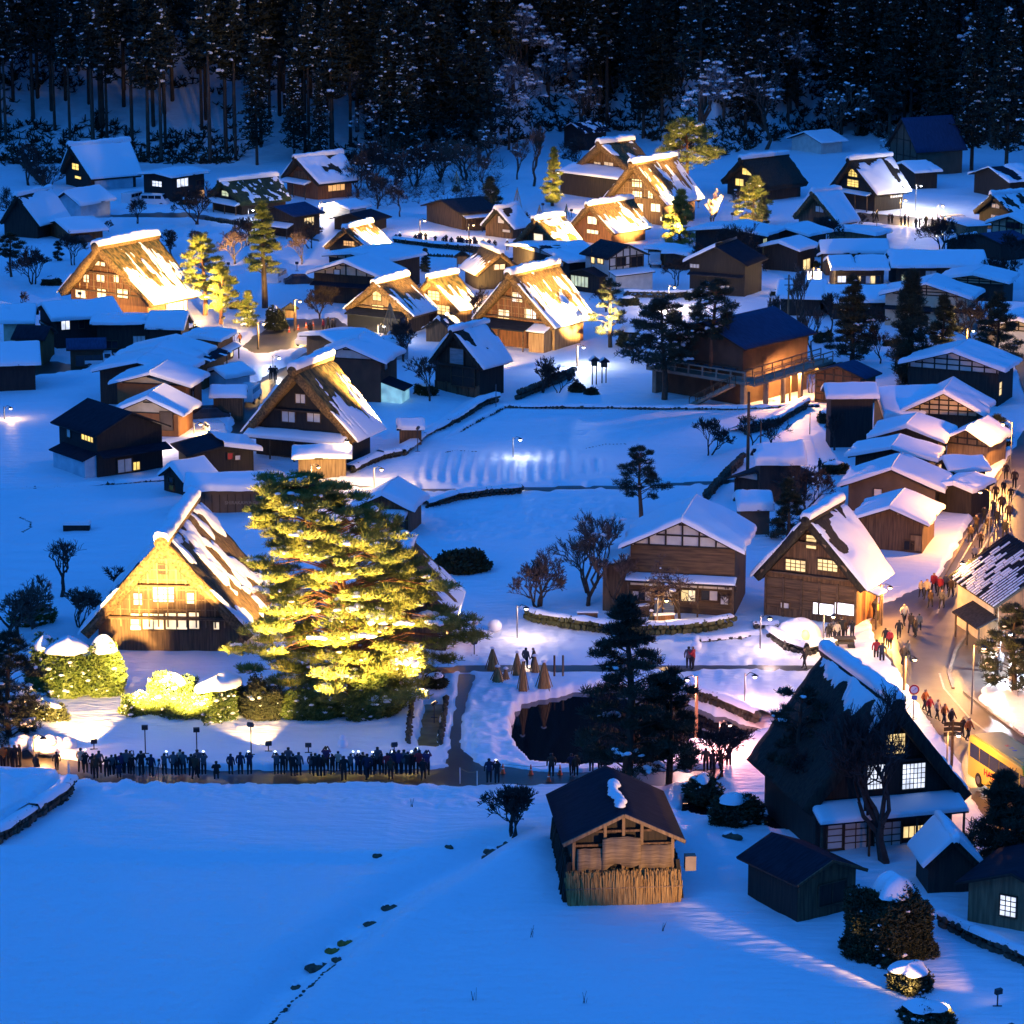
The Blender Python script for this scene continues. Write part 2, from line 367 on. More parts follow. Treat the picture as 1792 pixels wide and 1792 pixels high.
def build_ground():
    q = np.concatenate([np.array([-1.6, -1.1, -.8, -.6, -.45, -.35, -.28, -.235]), np.linspace(-.205, .205, 540), np.array([.235, .28, .35, .45, .6, .8, 1.1, 1.6])])
    y = np.concatenate([np.array([-700, -500, -350, -200, -100, -50, -20, 8, 30, 60, 90, 115, 135, 148]), np.arange(155, 214, .17), np.geomspace(214, 520, 420), np.linspace(521.5, 640, 70), np.array([660, 700, 760, 850, 1000, 1300, 1800])])
    Q, Y = np.meshgrid(q, y); X = Q * np.maximum(np.abs(Y), 150) * np.where(np.abs(Q) > .21, np.maximum(1, 260 / np.maximum(np.abs(Y), 150)), 1)
    Z = base_z(X, Y)
    def blur(m, k=1):
        m = m.astype(float)
        for _ in range(k):
            p = np.pad(m, 1, mode='edge')
            m = (p[:-2, 1:-1] + p[2:, 1:-1] + p[1:-1, :-2] + p[1:-1, 2:] + 2 * p[1:-1, 1:-1]) / 6
        return m
    for poly, amp in ROUGH:
        m = blur(inpoly(X, Y, P2(poly)), 4)
        if m.any(): Z += m * amp * (fbm(X * 1.4, Y * 1.0, 23, 4) - .45) * 2
    m = blur(inpoly(X, Y, P2([(-200, 1368), (106, 1380), (102, 1400), (40, 1440), (4, 1462), (-60, 1490), (-200, 1560)])), 2); Z += m * .95
    jx = (vn(X * 1.1, Y * .9, 31) - .5) * 1.0; jy = (vn(X * 1.1, Y * .9, 37) - .5) * 1.6
    low = np.zeros(X.shape)
    for k, poly in ROADS.items():
        low = np.maximum(low, blur(inpoly(X + jx * .5, Y + jy * .5, P2(poly)), 1))
    Z = Z * (1 - low) + low * (-.12)
    # heaped edges of cleared roads
    edge = blur(low, 5) * (1 - low); Z += edge * (.10 + .4 * (vn(X * .9, Y * .7, 41) - .4)) * (Y < 330)
    for poly, dep in ((POND, 1.2), (CANAL, 1.0), (BASIN, .9), (STREAM, .6)):
        m = blur(inpoly(X + jx * .4, Y + jy * .6, P2(poly)), 1)
        Z = Z * (1 - m) - m * dep
    # footprints up the gully and ski-like furrows in the middle field
    rr = random.Random(4)
    gl = P2([(480, 1792), (520, 1745), (570, 1700), (640, 1652), (700, 1600), (760, 1560), (830, 1520)])
    for (ax, ay), (bx, by) in zip(gl[:-1], gl[1:]):
        n = int(math.hypot(bx - ax, by - ay) / .42)
        for i in range(n):
            t = i / n; fx = ax + (bx - ax) * t + rr.uniform(-.35, .35); fy = ay + (by - ay) * t + rr.uniform(-.3, .3)
            s = (abs(X - fx) < .6) & (abs(Y - fy) < .8)
            Z[s] -= .24 * np.exp(-((X[s] - fx) / .15) ** 2 - ((Y[s] - fy) / .24) ** 2)
    fm = blur(inpoly(X, Y, P2([(745, 800), (1010, 790), (1000, 845), (720, 850)])), 3)
    Z += fm * .09 * np.sin(X * 5.2 + .6 * np.sin(Y * .35))
    fm = blur(inpoly(X, Y, P2([(1020, 805), (1065, 805), (1060, 830), (1015, 835)])), 3)
    Z += fm * .09 * np.sin(X * 5.2)
    fm = blur(inpoly(X, Y, P2([(1080, 725), (1300, 735), (1270, 770), (1060, 775)])), 3)
    Z += fm * .14 * (fbm(X * .25 + Y * .25, (X - Y) * 1.0, 51) - .5) * 2
    fm = blur(inpoly(X, Y, P2([(20, 960), (190, 955), (190, 1060), (0, 1075)])), 3)
    Z += fm * .09 * np.sin(Y * 2.2 + X * .25)
    ny, nx = X.shape
    I = np.arange(ny * nx).reshape(ny, nx)
    fq = np.stack([I[:-1, :-1], I[:-1, 1:], I[1:, 1:], I[1:, :-1]], -1).reshape(-1, 4)
    obj('snow_ground', npmesh('snow_ground', np.stack([X, Y, Z], -1), [fq], M['snow'], True), kind='structure')
build_ground()
def sheet(name, poly, z, m, kind='structure'):
    me = bpy.data.meshes.new(name); pts = P2(poly)
    me.from_pydata([(x, y, z) for x, y in pts], [], [tuple(range(len(pts)))]); me.materials.append(m)
    b = bmesh.new(); b.from_mesh(me); bmesh.ops.recalc_face_normals(b, faces=b.faces)
    if b.faces[0].normal.z < 0: bmesh.ops.reverse_faces(b, faces=b.faces)
    bmesh.ops.triangulate(b, faces=b.faces); b.to_mesh(me); b.free()
    return obj(name, me, kind=kind)
RN = dict(main='main_street', crowd='footpath', path='garden_path', lane='pond_lane', midlane='field_lane', villagestreet='village_street', square='village_square', leftlane='farm_lane', upperlane='upper_lane', farstreet='far_street', eastlane='east_lane')
for i, (k, p) in enumerate(ROADS.items()):
    sheet(RN[k], p, .02 + .005 * i, M['asphalt'] if k in ('main', 'square', 'farstreet', 'eastlane') else M['lane'])
def grow(poly, k):
    cx = sum(p[0] for p in poly) / len(poly); cy_ = sum(p[1] for p in poly) / len(poly)
    return [(cx + (x - cx) * k, cy_ + (y - cy_) * k) for x, y in poly]
sheet('pond_water', grow(POND, 1.06), -.40, M['water'])
sheet('canal_water', grow(CANAL, 1.15), -.30, M['canal'])
sheet('basin_water', grow(BASIN, 1.1), -.28, M['water'])
sheet('stream_water', grow(STREAM, 1.05), -.10, M['water'])
# kerb stones of the main street: two pale strips
def kerb(name, pl, w, h, m):
    mb = MB(); pts = P2(pl)
    for a, b in zip(pts[:-1], pts[1:]): mb.bar((a[0], a[1], h / 2 + .02), (b[0], b[1], h / 2 + .02), w, h)
    mb.build(name, m, kind='structure')
kerb('kerb', [(1668, 1206), (1660, 1180), (1672, 1140), (1690, 1112), (1712, 1076)], .22, .12, M['concrete'])
kerb('kerb', [(1688, 1212), (1735, 1249), (1792, 1292)], .22, .12, M['concrete'])
kerb('kerb', [(1640, 1030), (1672, 972), (1722, 882), (1768, 800)], .2, .12, M['concrete'])
def strip(name, pl, w, z, m):
    mb = MB(); pts = P2(pl)
    for a, b in zip(pts[:-1], pts[1:]):
        d = Vector((b[0] - a[0], b[1] - a[1], 0)).normalized(); s = Vector((-d.y, d.x, 0)) * w / 2
        n = len(mb.v)
        for p, q in ((a, 1), (b, 1)): mb.v += [(p[0] - s.x, p[1] - s.y, z), (p[0] + s.x, p[1] + s.y, z)]
        mb.f.append((n, n + 2, n + 3, n + 1))
    mb.build(name, m, kind='structure')
M['roadline'] = mat('worn_road_paint', (.30, .28, .24), (.5, .47, .40), (3, 3, 3), .6)
strip('road_line', [(1690, 1010), (1735, 935), (1785, 850)], .14, .075, M['roadline'])
strip('road_line', [(1652, 1206), (1700, 1262), (1792, 1332)], .14, .075, M['roadline'])
strip('road_line', [(1644, 1180), (1652, 1206)], .14, .075, M['roadline'])
strip('road_line', [(1640, 1075), (1680, 985), (1730, 900)], .14, .075, M['roadline'])
# ---------------------------------------------------------------- houses
def edgecoords(a, b, step, rim=.3):
    n = max(2, int((b - a - 2 * rim) / step) + 1)
    mid = np.linspace(a + rim, b - rim, n)
    return np.concatenate([[a, a, a + rim * .35], mid, [b - rim * .35, b, b]])
def rimT(n):
    t = np.ones(n); t[[0, -1]] = -.06; t[[1, -2]] = .62; t[[2, -3]] = .9
    return t
def snow_grid(name, P, N, T, mask, m=None, parent=None, amp=.12, seed=0):
    """P,N (nu,nv,3); T thickness with rim applied; mask>0 keeps snow"""
    nu, nv = T.shape
    t = T.copy()
    if mask is not None:
        t = np.where(mask > 0, t * np.sqrt(np.clip(mask * 5, 0, 1)), -.05)
    V = P + N * t[..., None]
    I = np.arange(nu * nv).reshape(nu, nv)
    q = np.stack([I[:-1, :-1], I[1:, :-1], I[1:, 1:], I[:-1, 1:]], -1).reshape(-1, 4)
    ok = (t > -.03).ravel(); keep = ok[q].any(1); q = q[keep]
    if not len(q): return None
    used = np.unique(q); remap = -np.ones(nu * nv, np.int64); remap[used] = np.arange(len(used))
    return obj(name, npmesh(name, V.reshape(-1, 3)[used], [remap[q]], m or M['roofsnow'], True), parent)
def snow_patch(name, p00, p10, p11, p01, T, parent=None, seed=0, step=.4, holes=0, m=None):
    p00, p10, p11, p01 = [np.array(p, float) for p in (p00, p10, p11, p01)]
    lu = max(np.linalg.norm(p10 - p00), .6); lv = max(np.linalg.norm(p01 - p00), .6)
    u = edgecoords(0, lu, step, min(.3, lu * .2)) / lu; v = edgecoords(0, lv, step, min(.3, lv * .2)) / lv
    U, V = np.meshgrid(u, v, indexing='ij')
    P = (p00 * ((1 - U) * (1 - V))[..., None] + p10 * (U * (1 - V))[..., None] + p11 * (U * V)[..., None] + p01 * ((1 - U) * V)[..., None])
    n = np.cross(p10 - p00, p01 - p00); n /= np.linalg.norm(n)
    if n[2] < 0: n = -n
    t = T * rimT(len(u))[:, None] * rimT(len(v))[None, :]
    t[t < 0] = -.06; t[(rimT(len(u))[:, None] < 0) | (rimT(len(v))[None, :] < 0)] = -.06
    t = np.where(t > 0, t * (.75 + .5 * fbm(U * lu * .5 + seed * 7, V * lv * .5, seed % 50)), t)
    mk = None
    if holes: mk = fbm(U * lu * .6 + seed * 3, V * lv * .6, 60) - holes
    return snow_grid(name, P, np.broadcast_to(n, P.shape), t, mk, m, parent)
def hexa(mb, a, b):
    """two quads (same winding) -> closed box"""
    n = len(mb.v); mb.v += [tuple(p) for p in a] + [tuple(p) for p in b]
    mb.f += [(n, n + 3, n + 2, n + 1), (n + 4, n + 5, n + 6, n + 7)] + [(n + i, n + (i + 1) % 4, n + (i + 1) % 4 + 4, n + i + 4) for i in range(4)]
class House: pass
HOUSES = []
def fit(A, B, yg, xl, xr, he, W=None, az=None, L=None):
    if yg < 60: h = yg
    else:
        lo, hi = .5, 40; C = at(A[0], yg)
        for _ in range(40):
            m = (lo + hi) / 2
            if proj((C[0], C[1], m))[1] > A[1]: lo = m
            else: hi = m
        h = lo
    P = at(A[0], A[1], h); Q = at(B[0], B[1], h)
    a = math.atan2(Q[0] - P[0], Q[1] - P[1]) if az is None else R(az)
    l = L or math.hypot(Q[0] - P[0], Q[1] - P[1])
    if W is None:
        W = 8; e = (math.cos(a), -math.sin(a))
        for _ in range(6):
            w = proj((P[0] + e[0] * W / 2, P[1] + e[1] * W / 2, he))[0] - proj((P[0] - e[0] * W / 2, P[1] - e[1] * W / 2, he))[0]
            W *= (xr - xl) / w
    return P[0], P[1], a, l, W, h
def house(A, B, yg, xl, xr, label, name='house', cat='house', style='modern', he=3.0, W=None, az=None, L=None, wall='wood', roof=None,
          snow='full', snowl=None, T=None, thick=None, inset=None, win=(), lean=(), tf=None, group=None, beams=None, studs=0, front=None, ridge=True, wallfrac=1.0, poles=False, back=1, sunk=.4, door=(), boards=None):
    gs = style == 'gassho'
    x, y, a, L, W, h = fit(A, B, yg, xl, xr, he, W, az, L)
    H = House(); seed = len(HOUSES) + 1; HOUSES.append(H)
    H.x, H.y, H.a, H.L, H.W, H.h, H.he = x, y, a, L, W, h, he
    H.e1 = (math.cos(a), -math.sin(a)); H.e2 = (math.sin(a), math.cos(a))
    z0 = 0.0 if y < 480 else min(gz(x, y), 3)
    z0 = 0.0
    root = thing(name, label, cat, (x, y, z0), -a, group); H.root = root
    if roof is None: roof = 'thatch' if gs else 'metal'
    if thick is None: thick = min(.85, .068 * W) if gs else .16
    if inset is None: inset = 1.05 * W / 11 if gs else min(.65, W * .09)
    if T is None: T = .30 if gs else .36
    hs = h - (.3 if gs else .0); sl = math.atan2(hs - he, W / 2); cs, sn = math.cos(sl), math.sin(sl)
    yo, yb = (.9 * W / 11, .6 * W / 11) if gs else (0, 0)
    yw = (yo + .55 * W / 11) if gs else min(.7, L * .1); H.yw = yw; yend = L - (yo + .35 if gs else min(.6, L * .1)); H.yend = yend
    H.xw = W / 2 - inset
    # roof ----------------------------------------------------------------
    st_ = .45 if W > 6 else .3
    nu = max(4, int(L / st_)); nv = 2 * max(3, int(W / 2 / cs / st_ / (1 if gs else 2)))
    s = np.linspace(-1, 1, nv + 1); u = np.linspace(0, 1, nu + 1)
    U, S = np.meshgrid(u, s, indexing='ij')
    Y = yo * abs(S) + U * (L - (yo + yb) * abs(S)); X = S * W / 2; Z = hs - abs(S) * (hs - he)
    if gs:
        k = fbm(Y * 1.3 + seed * 9, S * W * .8, 70 + seed % 20) - .5
        X = X + np.sign(S) * sn * k * .22; Z = Z + cs * k * .22 - .25 * np.exp(-(S / .07) ** 2)
        Y = Y + (fbm(S * W * 1.2, U * 0 + seed, 3) - .5) * .25
    Xi = np.sign(S) * np.maximum(abs(X) - thick * sn, 0); Zi = np.where(abs(X) > thick * sn, Z - thick * cs, hs - thick / cs)
    Vo = np.stack([X, Y, Z], -1).reshape(-1, 3); Vi = np.stack([Xi, Y + (.0 if not gs else .0), Zi], -1).reshape(-1, 3)
    n0 = len(Vo); I = np.arange(n0).reshape(nu + 1, nv + 1)
    q1 = np.stack([I[:-1, :-1], I[1:, :-1], I[1:, 1:], I[:-1, 1:]], -1).reshape(-1, 4)
    q2 = q1[:, ::-1] + n0
    def rim(e): return np.stack([e[:-1], e[1:], e[1:] + n0, e[:-1] + n0], -1)
    q3 = np.concatenate([rim(I[0, :]), rim(I[-1, ::-1]), rim(I[::-1, 0]), rim(I[:, -1])])
    mo = M[roof]; mc = M['thatchcut'] if roof in ('thatch', 'thatchmoss') else (M[roof] if gs else M['beamdark'])
    obj('roof', npmesh('roof', np.concatenate([Vo, Vi]), [np.concatenate([q1, q2, q3])], None, False, [mo, mc], np.concatenate([np.zeros(len(q1)), np.ones(len(q2) + len(q3))])), root)
    # snow on the roof ------------------------------------------------------
    for side in (-1, 1):
        kind = snow if side > 0 else (snowl or snow)
        if kind in ('none', 'ridge'): continue
        fine = .13 if kind in ('lower', 'patchy', 'speck', 'top') else .34
        uc = edgecoords(-.06, L + .06, fine); vc = edgecoords(.0, 1.03, fine * 2 / W * (cs if not gs else .6), .3 * 2 / W * .8)
        Ug, Vg = np.meshgrid(uc, vc, indexing='ij')
        fr = np.clip(Ug / L, 0, 1)
        Yg = yo * Vg + fr * (L - (yo + yb) * Vg) + np.where(Ug < 0, Ug, 0) + np.where(Ug > L, Ug - L, 0)
        Xg = side * Vg * W / 2; Zg = hs - Vg * (hs - he)
        if gs: Zg = Zg - .25 * np.exp(-(Vg / .07) ** 2)
        b = np.tanh(Vg * 6); N = np.stack([side * sn * b, 0 * b, cs + (1 - cs) * (1 - b)], -1)
        Nz = np.stack([np.broadcast_to(side * sn * .3 * b, Ug.shape), 0 * Ug, np.ones_like(Ug)], -1)
        N = N if gs else Nz
        ru = rimT(len(uc))[:, None]; rv = rimT(len(vc))[None, :].copy(); rv[0, :3] = 1
        t = np.where((ru < 0) | (rv < 0), -.06, T * np.abs(ru) * np.abs(rv))
        S_ = Vg * (W / 2) / cs
        nz = fbm(Yg * .35 + seed * 11, S_ * .35, 80 + seed % 10)
        t = np.where(t > 0, t * (.55 + .9 * nz), t)
        ov = np.clip((Vg - .8) / .2, 0, 1) * (fbm(Yg * .8 + seed * 5, Yg * 0, 95, 3) - .45) * .5
        Xg = Xg + side * ov * (0 if gs else 1)
        mk = None; o1 = seed * 13.7
        if kind == 'full': mk = .9 - np.maximum(0, fbm(Yg * .5 + o1, S_ * .22, 90) - .74) * 12
        elif kind == 'most': mk = .62 - fbm(Yg * .42 + o1, S_ * .3, 90, 4) + .25 * (Vg - .35)
        elif kind == 'lower': mk = (Vg - .56) * 1.25 + (fbm(Yg * 2.6 + o1, S_ * .40, 91, 4) - .5) * 1.9 + (fbm(Yg * .5 + o1, S_ * .3, 97) - .5) * .9; t = np.where(t > 0, t * .45, t)
        elif kind == 'patchy': mk = fbm(Yg * .7 + o1, S_ * .45, 92, 4) - .53; t = np.where(t > 0, t * .7, t)
        elif kind == 'speck': mk = fbm(Yg * 1.8 + o1, S_ * 1.1, 93, 3) - .62; t = np.where(t > 0, t * .5, t)
        elif kind == 'top': mk = (.17 - Vg) * 1.2 + (fbm(Yg * .9 + o1, S_ * .3, 94, 3) - .5) * .5
        snow_grid('roof_snow', np.stack([Xg, Yg, Zg], -1), N, t, mk, None, root)
    if gs and ridge:                                             # the thick ridge roll and the snow lying on it
        mb = MB(); rr_ = .044 * W; n = 9
        P_ = [(0, -.25 + (L + .4) * i / 8, hs - .32 + .05 * math.sin(i * 2 + seed)) for i in range(9)]
        mb.tube(P_, [rr_] * 9, 8); mb.build('ridge_roll', mc, root, True)
        uc = edgecoords(-.3, L + .25, .3); vc = np.linspace(-1, 1, 9)
        Ug, Vg = np.meshgrid(uc, vc, indexing='ij'); an = Vg * 1.25; rad = rr_ + .02
        P3 = np.stack([np.sin(an) * rad, Ug, hs - .32 + np.cos(an) * rad], -1); N3 = np.stack([np.sin(an) * .8, 0 * an, .4 + np.cos(an)], -1)
        ru = rimT(len(uc))[:, None]; rv = (1 - abs(vc) ** 4)[None, :]
        t = np.where(ru < 0, -.05, .30 * np.abs(ru) * rv * (.25 + 1.3 * fbm(Ug * 1.1 + seed, Vg * 1.3, 99)))
        t = np.where(rv <= 0, -.05 , t)
        snow_grid('ridge_snow', P3, N3, t, None, None, root)
    # walls -------------------------------------------------------------------
    tz = thick / cs + .03
    def zr(xx): return hs - abs(xx) / (W / 2) * (hs - he) - tz
    H.zr = zr
    xw = H.xw; wz = max(.8, zr(xw))
    top = [(-xw, -sunk), (xw, -sunk), (xw, wz), (0, hs - tz), (-xw, wz)]
    MB().prism(top, yw, yend).build('wall', M[wall], root)
    if front: MB().prism([(-xw + .02, -sunk), (xw - .02, -sunk), (xw - .02, wz - .02), (0, hs - tz - .03), (-xw + .02, wz - .02)], yw - .05, yw - .002).build('gable_wall', M[front], root)
    H.off = .17 if (boards or tf) else .056
    fd = .055 if front else .0                                # skin depth on the gable
    bm_ = 'beamdark' if wall in ('wooddark', 'woodblack') else 'beam'
    if beams is None and gs: beams = [he + .35 + 2.35 * i for i in range(5)]
    for zb in (beams or []):
        hw = min(xw, (hs - tz - zb - .25) / (hs - he) * W / 2)
        if hw > .8: MB().box(-hw, hw, yw - .42, yw - fd - .004, zb, zb + .16).build('beam', M[bm_], root)
    if studs:                                                 # lattice of studs and boards on the gable
        for i in range(studs + 1):
            xx = -xw * .94 + 2 * xw * .94 * i / studs; zz = zr(xx) - .15
            if zz > he + .8: MB().box(xx - .055, xx + .055, yw - fd - .09, yw - fd - .004, he + .35, zz).build('post', M['woodlight'], root)
        zb = he + .9
        while zb < hs - tz - .7:
            hw = min(xw, (hs - tz - zb - .2) / (hs - he) * W / 2); MB().box(-hw, hw, yw - fd - .06, yw - fd - .005, zb, zb + .07).build('rail', M['woodlight'], root); zb += .78
    if poles:
        for sd in (-1, 1):
            MB().bar((sd * (W / 2 - .5), yo + .05, he + .1), (0, .18, hs - .75), .16).build('barge_pole', M['woodlight'], root)
    if boards:                                                # posts and separate board panels on the ground storey of the gable
        nb, z1, rows = boards
        for i in range(nb + 1):
            xx = -xw + .1 + (2 * xw - .2) * i / nb; MB().box(xx - .09, xx + .09, yw - fd - .14, yw - fd - .004, -.2, z1).build('post', M['beam'], root)
        for i in range(nb):
            xa = -xw + .2 + (2 * xw - .2) * i / nb; xb = xa + (2 * xw - .2) / nb - .22
            for r in range(rows):
                za = .15 + (z1 - .2) * r / rows; zb = .15 + (z1 - .2) * (r + 1) / rows - .06
                MB().box(xa, xb, yw - fd - .05 - .02 * (r % 2), yw - fd - .004, za, zb).build('panel', M['woodh' if r else 'wood'], root)
    if tf:                                                    # plaster gable between dark timbers
        zb, nvv, nh, pm = tf[:4]; zt = tf[4] if len(tf) > 4 else hs - tz
        hw = lambda z: min(xw, max(0, (hs - tz - z) / (hs - he) * W / 2)) - .06
        pts = [(-hw(zb), zb), (hw(zb), zb)]
        zk = wz if wz > zb else zb
        if zt > zk: pts += [(hw(zk), zk), (hw(zt) if zt < hs - tz - .2 else 0.01, zt), (-hw(zt) if zt < hs - tz - .2 else -.01, zt), (-hw(zk), zk)]
        else: pts += [(hw(zt), zt), (-hw(zt), zt)]
        if zk == zb and zt > zk: pts = [pts[0], pts[1], pts[3], pts[4]]
        MB().prism(pts, yw - fd - .05, yw - fd - .003).build('plaster_panel', M[pm], root)
        f0, f1 = yw - fd - .13, yw - fd - .053
        for i in range(nh + 1):
            z = zb + (zt - zb) * i / (nh + .35); w_ = hw(z + .12)
            if w_ > .3: MB().box(-w_, w_, f0, f1, z, z + .13).build('beam', M['beamdark'], root)
        for i in range(nvv + 1):
            xx = -xw * .96 + 2 * xw * .96 * i / nvv; zz = min(zt, zr(xx) - .08)
            if zz > zb + .3: MB().box(xx - .07, xx + .07, f0 - .004, f1 - .004, zb + .002, zz).build('post', M['beamdark'], root)
    for w_ in win: window(H, *w_)
    for l_ in lean: leanto(H, *l_)
    for d_ in door: doorway(H, *d_)
    return H
def tofaces(H, face, px, py):
    """pixel -> (u, z) on a wall of the house"""
    d = ray(px, py); o = Vector((-H.x, -H.y, HC))
    lo = (o.x * H.e1[0] + o.y * H.e1[1], o.x * H.e2[0] + o.y * H.e2[1], o.z); ld = (d.x * H.e1[0] + d.y * H.e1[1], d.x * H.e2[0] + d.y * H.e2[1], d.z)
    if face == 'F': t = (H.yw - lo[1]) / ld[1]; return lo[0] + ld[0] * t, lo[2] + ld[2] * t
    xx = H.xw if face == 'R' else -H.xw
    t = (xx - lo[0]) / ld[0]; return lo[1] + ld[1] * t, lo[2] + ld[2] * t
def fmap(H, face):
    if face == 'F': return lambda u, z, d: (u, H.yw - H.off - d, z)
    if face == 'R': return lambda u, z, d: (H.xw + d, u, z)
    return lambda u, z, d: (-H.xw - d, u, z)
def fbox(mb, f, u0, u1, z0, z1, d0, d1):
    a = f(u0, z0, d0); b = f(u1, z1, d1)
    mb.box(min(a[0], b[0]), max(a[0], b[0]), min(a[1], b[1]), max(a[1], b[1]), min(a[2], b[2]), max(a[2], b[2]))
def window(H, face, rect, grid=(2, 1), kind='paper', frame=None, fw=.07):
    x0, y0, x1, y1 = rect
    u0, z1 = tofaces(H, face, x0, y0); u1, z0 = tofaces(H, face, x1, y1)
    if face != 'F':
        um = .5 * (u0 + u1); w = abs(u1 - u0); u0, u1 = um - w / 2, um + w / 2
        zm = .5 * (z0 + z1); hh = max(.4, abs(z1 - z0) * 1.0); hh = min(hh, 2.2); z0, z1 = zm - hh / 2, zm + hh / 2
        u0 = max(u0, H.yw + .1); u1 = min(u1, H.yend - .1); z1 = min(z1, H.zr(H.xw) - .05)
    if u0 > u1: u0, u1 = u1, u0
    if z0 > z1: z0, z1 = z1, z0
    if face == 'F':
        u0 = max(u0, -H.xw + .05); u1 = min(u1, H.xw - .05)
    z0 = max(z0, .1)
    if u1 - u0 < .15 or z1 - z0 < .15: return
    f = fmap(H, face); fr = M[frame or 'beam']; mb = MB()
    fbox(mb, f, u0 - fw, u0, z0 - fw, z1 + fw, -.05, .09); fbox(mb, f, u1, u1 + fw, z0 - fw, z1 + fw, -.05, .09)
    fbox(mb, f, u0, u1, z1, z1 + fw, -.05, .09); fbox(mb, f, u0, u1, z0 - fw, z0, -.05, .12)
    c, r = grid; bw = min(.05, (u1 - u0) / c * .14)
    for i in range(1, c): u = u0 + (u1 - u0) * i / c; fbox(mb, f, u - bw / 2, u + bw / 2, z0, z1, .02, .07)
    for i in range(1, r): z = z0 + (z1 - z0) * i / r; fbox(mb, f, u0, u1, z - bw / 2, z + bw / 2, .021, .065)
    wo = mb.build('window', fr, H.root)
    pw = (x1 - x0) / c; kinds = kind.split('/')
    if (c * r == 1) or (pw < 9 and (y1 - y0) / r < 9):
        m2 = MB()
        fbox(m2, f, u0, u1, z0, z1, -.04, .018); m2.build('pane', M[kinds[0]], wo)
    else:
        cc, rr_ = (c, r) if (y1 - y0) / r >= 9 else (c, 1)
        for i in range(cc):
            for j in range(rr_):
                m2 = MB(); fbox(m2, f, u0 + (u1 - u0) * i / cc + .002, u0 + (u1 - u0) * (i + 1) / cc - .002, z0 + (z1 - z0) * j / rr_ + .002, z0 + (z1 - z0) * (j + 1) / rr_ - .002, -.04, .018)
                m2.build('pane', M[kinds[(i + j) % len(kinds)]], wo)
def doorway(H, face, rect, m='wooddark'):
    x0, y0, x1, y1 = rect; u0, z1 = tofaces(H, face, x0, y0); u1, z0 = tofaces(H, face, x1, y1)
    if u0 > u1: u0, u1 = u1, u0
    f = fmap(H, face); mb = MB(); fbox(mb, f, u0, u1, max(z0, 0), max(z1, .5), -.03, .05)
    d = mb.build('door', M[m], H.root); hb = MB(); fbox(hb, f, u1 - .14, u1 - .08, .9, 1.1, .05, .09); hb.build('handle', M['iron'], d)
def leanto(H, face, zt, depth, a=None, b=None, T=.3, close=None, drop=.32, roof='metal', posts=True, z0=0):
    f = fmap(H, face)
    if face == 'F': u0, u1 = (-H.xw if a is None else a * H.xw), (H.xw if b is None else b * H.xw)
    else: u0, u1 = H.yw + (H.yend - H.yw) * (0 if a is None else a), H.yw + (H.yend - H.yw) * (1 if b is None else b)
    ze = zt - depth * drop; th = .12
    A = [f(u0, zt, .0), f(u1, zt, .0), f(u1, ze, depth), f(u0, ze, depth)]
    mb = MB(); hexa(mb, A, [(p[0], p[1], p[2] + th) for p in A]); me = mb.mesh('lean_to_roof', M[roof], recalc=True); lr = obj('lean_to_roof', me, H.root)
    if T > 0: snow_patch('lean_to_snow', *[(p[0], p[1], p[2] + th - .01) for p in A], T, lr, seed=len(HOUSES) * 3 + int(abs(u0) * 7))
    if close:
        m2 = MB(); B = [f(u0 + .2, z0 - .3, 0), f(u1 - .2, z0 - .3, 0), f(u1 - .2, z0 - .3, depth - .35), f(u0 + .2, z0 - .3, depth - .35)]
        C = [f(u0 + .2, zt - .03, 0), f(u1 - .2, zt - .03, 0), f(u1 - .2, zt - (depth - .35) * drop - .03, depth - .35), f(u0 + .2, zt - (depth - .35) * drop - .03, depth - .35)]
        hexa(m2, B, C); obj('lean_to_wall', m2.mesh('lean_to_wall', M[close], recalc=True), H.root)
    elif posts:
        n = max(2, int((u1 - u0) / 2.5) + 1)
        for i in range(n):
            u = u0 + .2 + (u1 - u0 - .4) * i / (n - 1); m2 = MB(); fbox(m2, f, u - .06, u + .06, z0 - .3, ze, depth - .32, depth - .2); m2.build('post', M['beam'], H.root)
GG = 'steep thatched farmhouses of the village'
def gassho(A, B, yg, xl, xr, label, **k):
    k.setdefault('style', 'gassho'); k.setdefault('name', 'thatched_house'); k.setdefault('cat', 'farmhouse'); k.setdefault('group', GG); k.setdefault('he', 3.0)
    return house(A, B, yg, xl, xr, label, **k)
# --- far row
gassho((121, 250), (225, 242), 335, 95, 150, 'small thatched house at the forest edge with four dark studs below its snowy ridge', wall='wooddark', roof='thatchdark', he=2.6,
       win=[('F', (127, 285, 139, 298), (2, 2), 'yellow'), ('F', (132, 307, 143, 314), (1, 1), 'yellow')], lean=[('R', 3.3, .5, .05, .95, 0, 'plastic')], beams=[])
gassho((516, 271), (598, 263), 352, 491, 558, 'thatched house beneath the cedars with snowy roof and one bare dark patch', wall='woodred', roof='thatchdark', snow='most', he=3.2,
       win=[('F', (515, 298, 538, 314), (4, 2), 'wood'), ('R', (574, 321, 603, 332), (4, 1), 'amber')], lean=[('F', 3.0, 1.3, -1, .6, .25)], beams=[])
gassho((384, 312), (484, 302), 378, 359, 422, 'thatched house with dark green mossy roof and greenish lit windows', wall='wooddark', roof='thatchgreen', snow='speck', he=2.4,
       win=[('F', (389, 333, 401, 344), (2, 2), 'green'), ('F', (389, 352, 403, 360), (2, 1), 'green')], lean=[('F', 2.2, 1.4, -1.3, 1.1, .22)], beams=[])
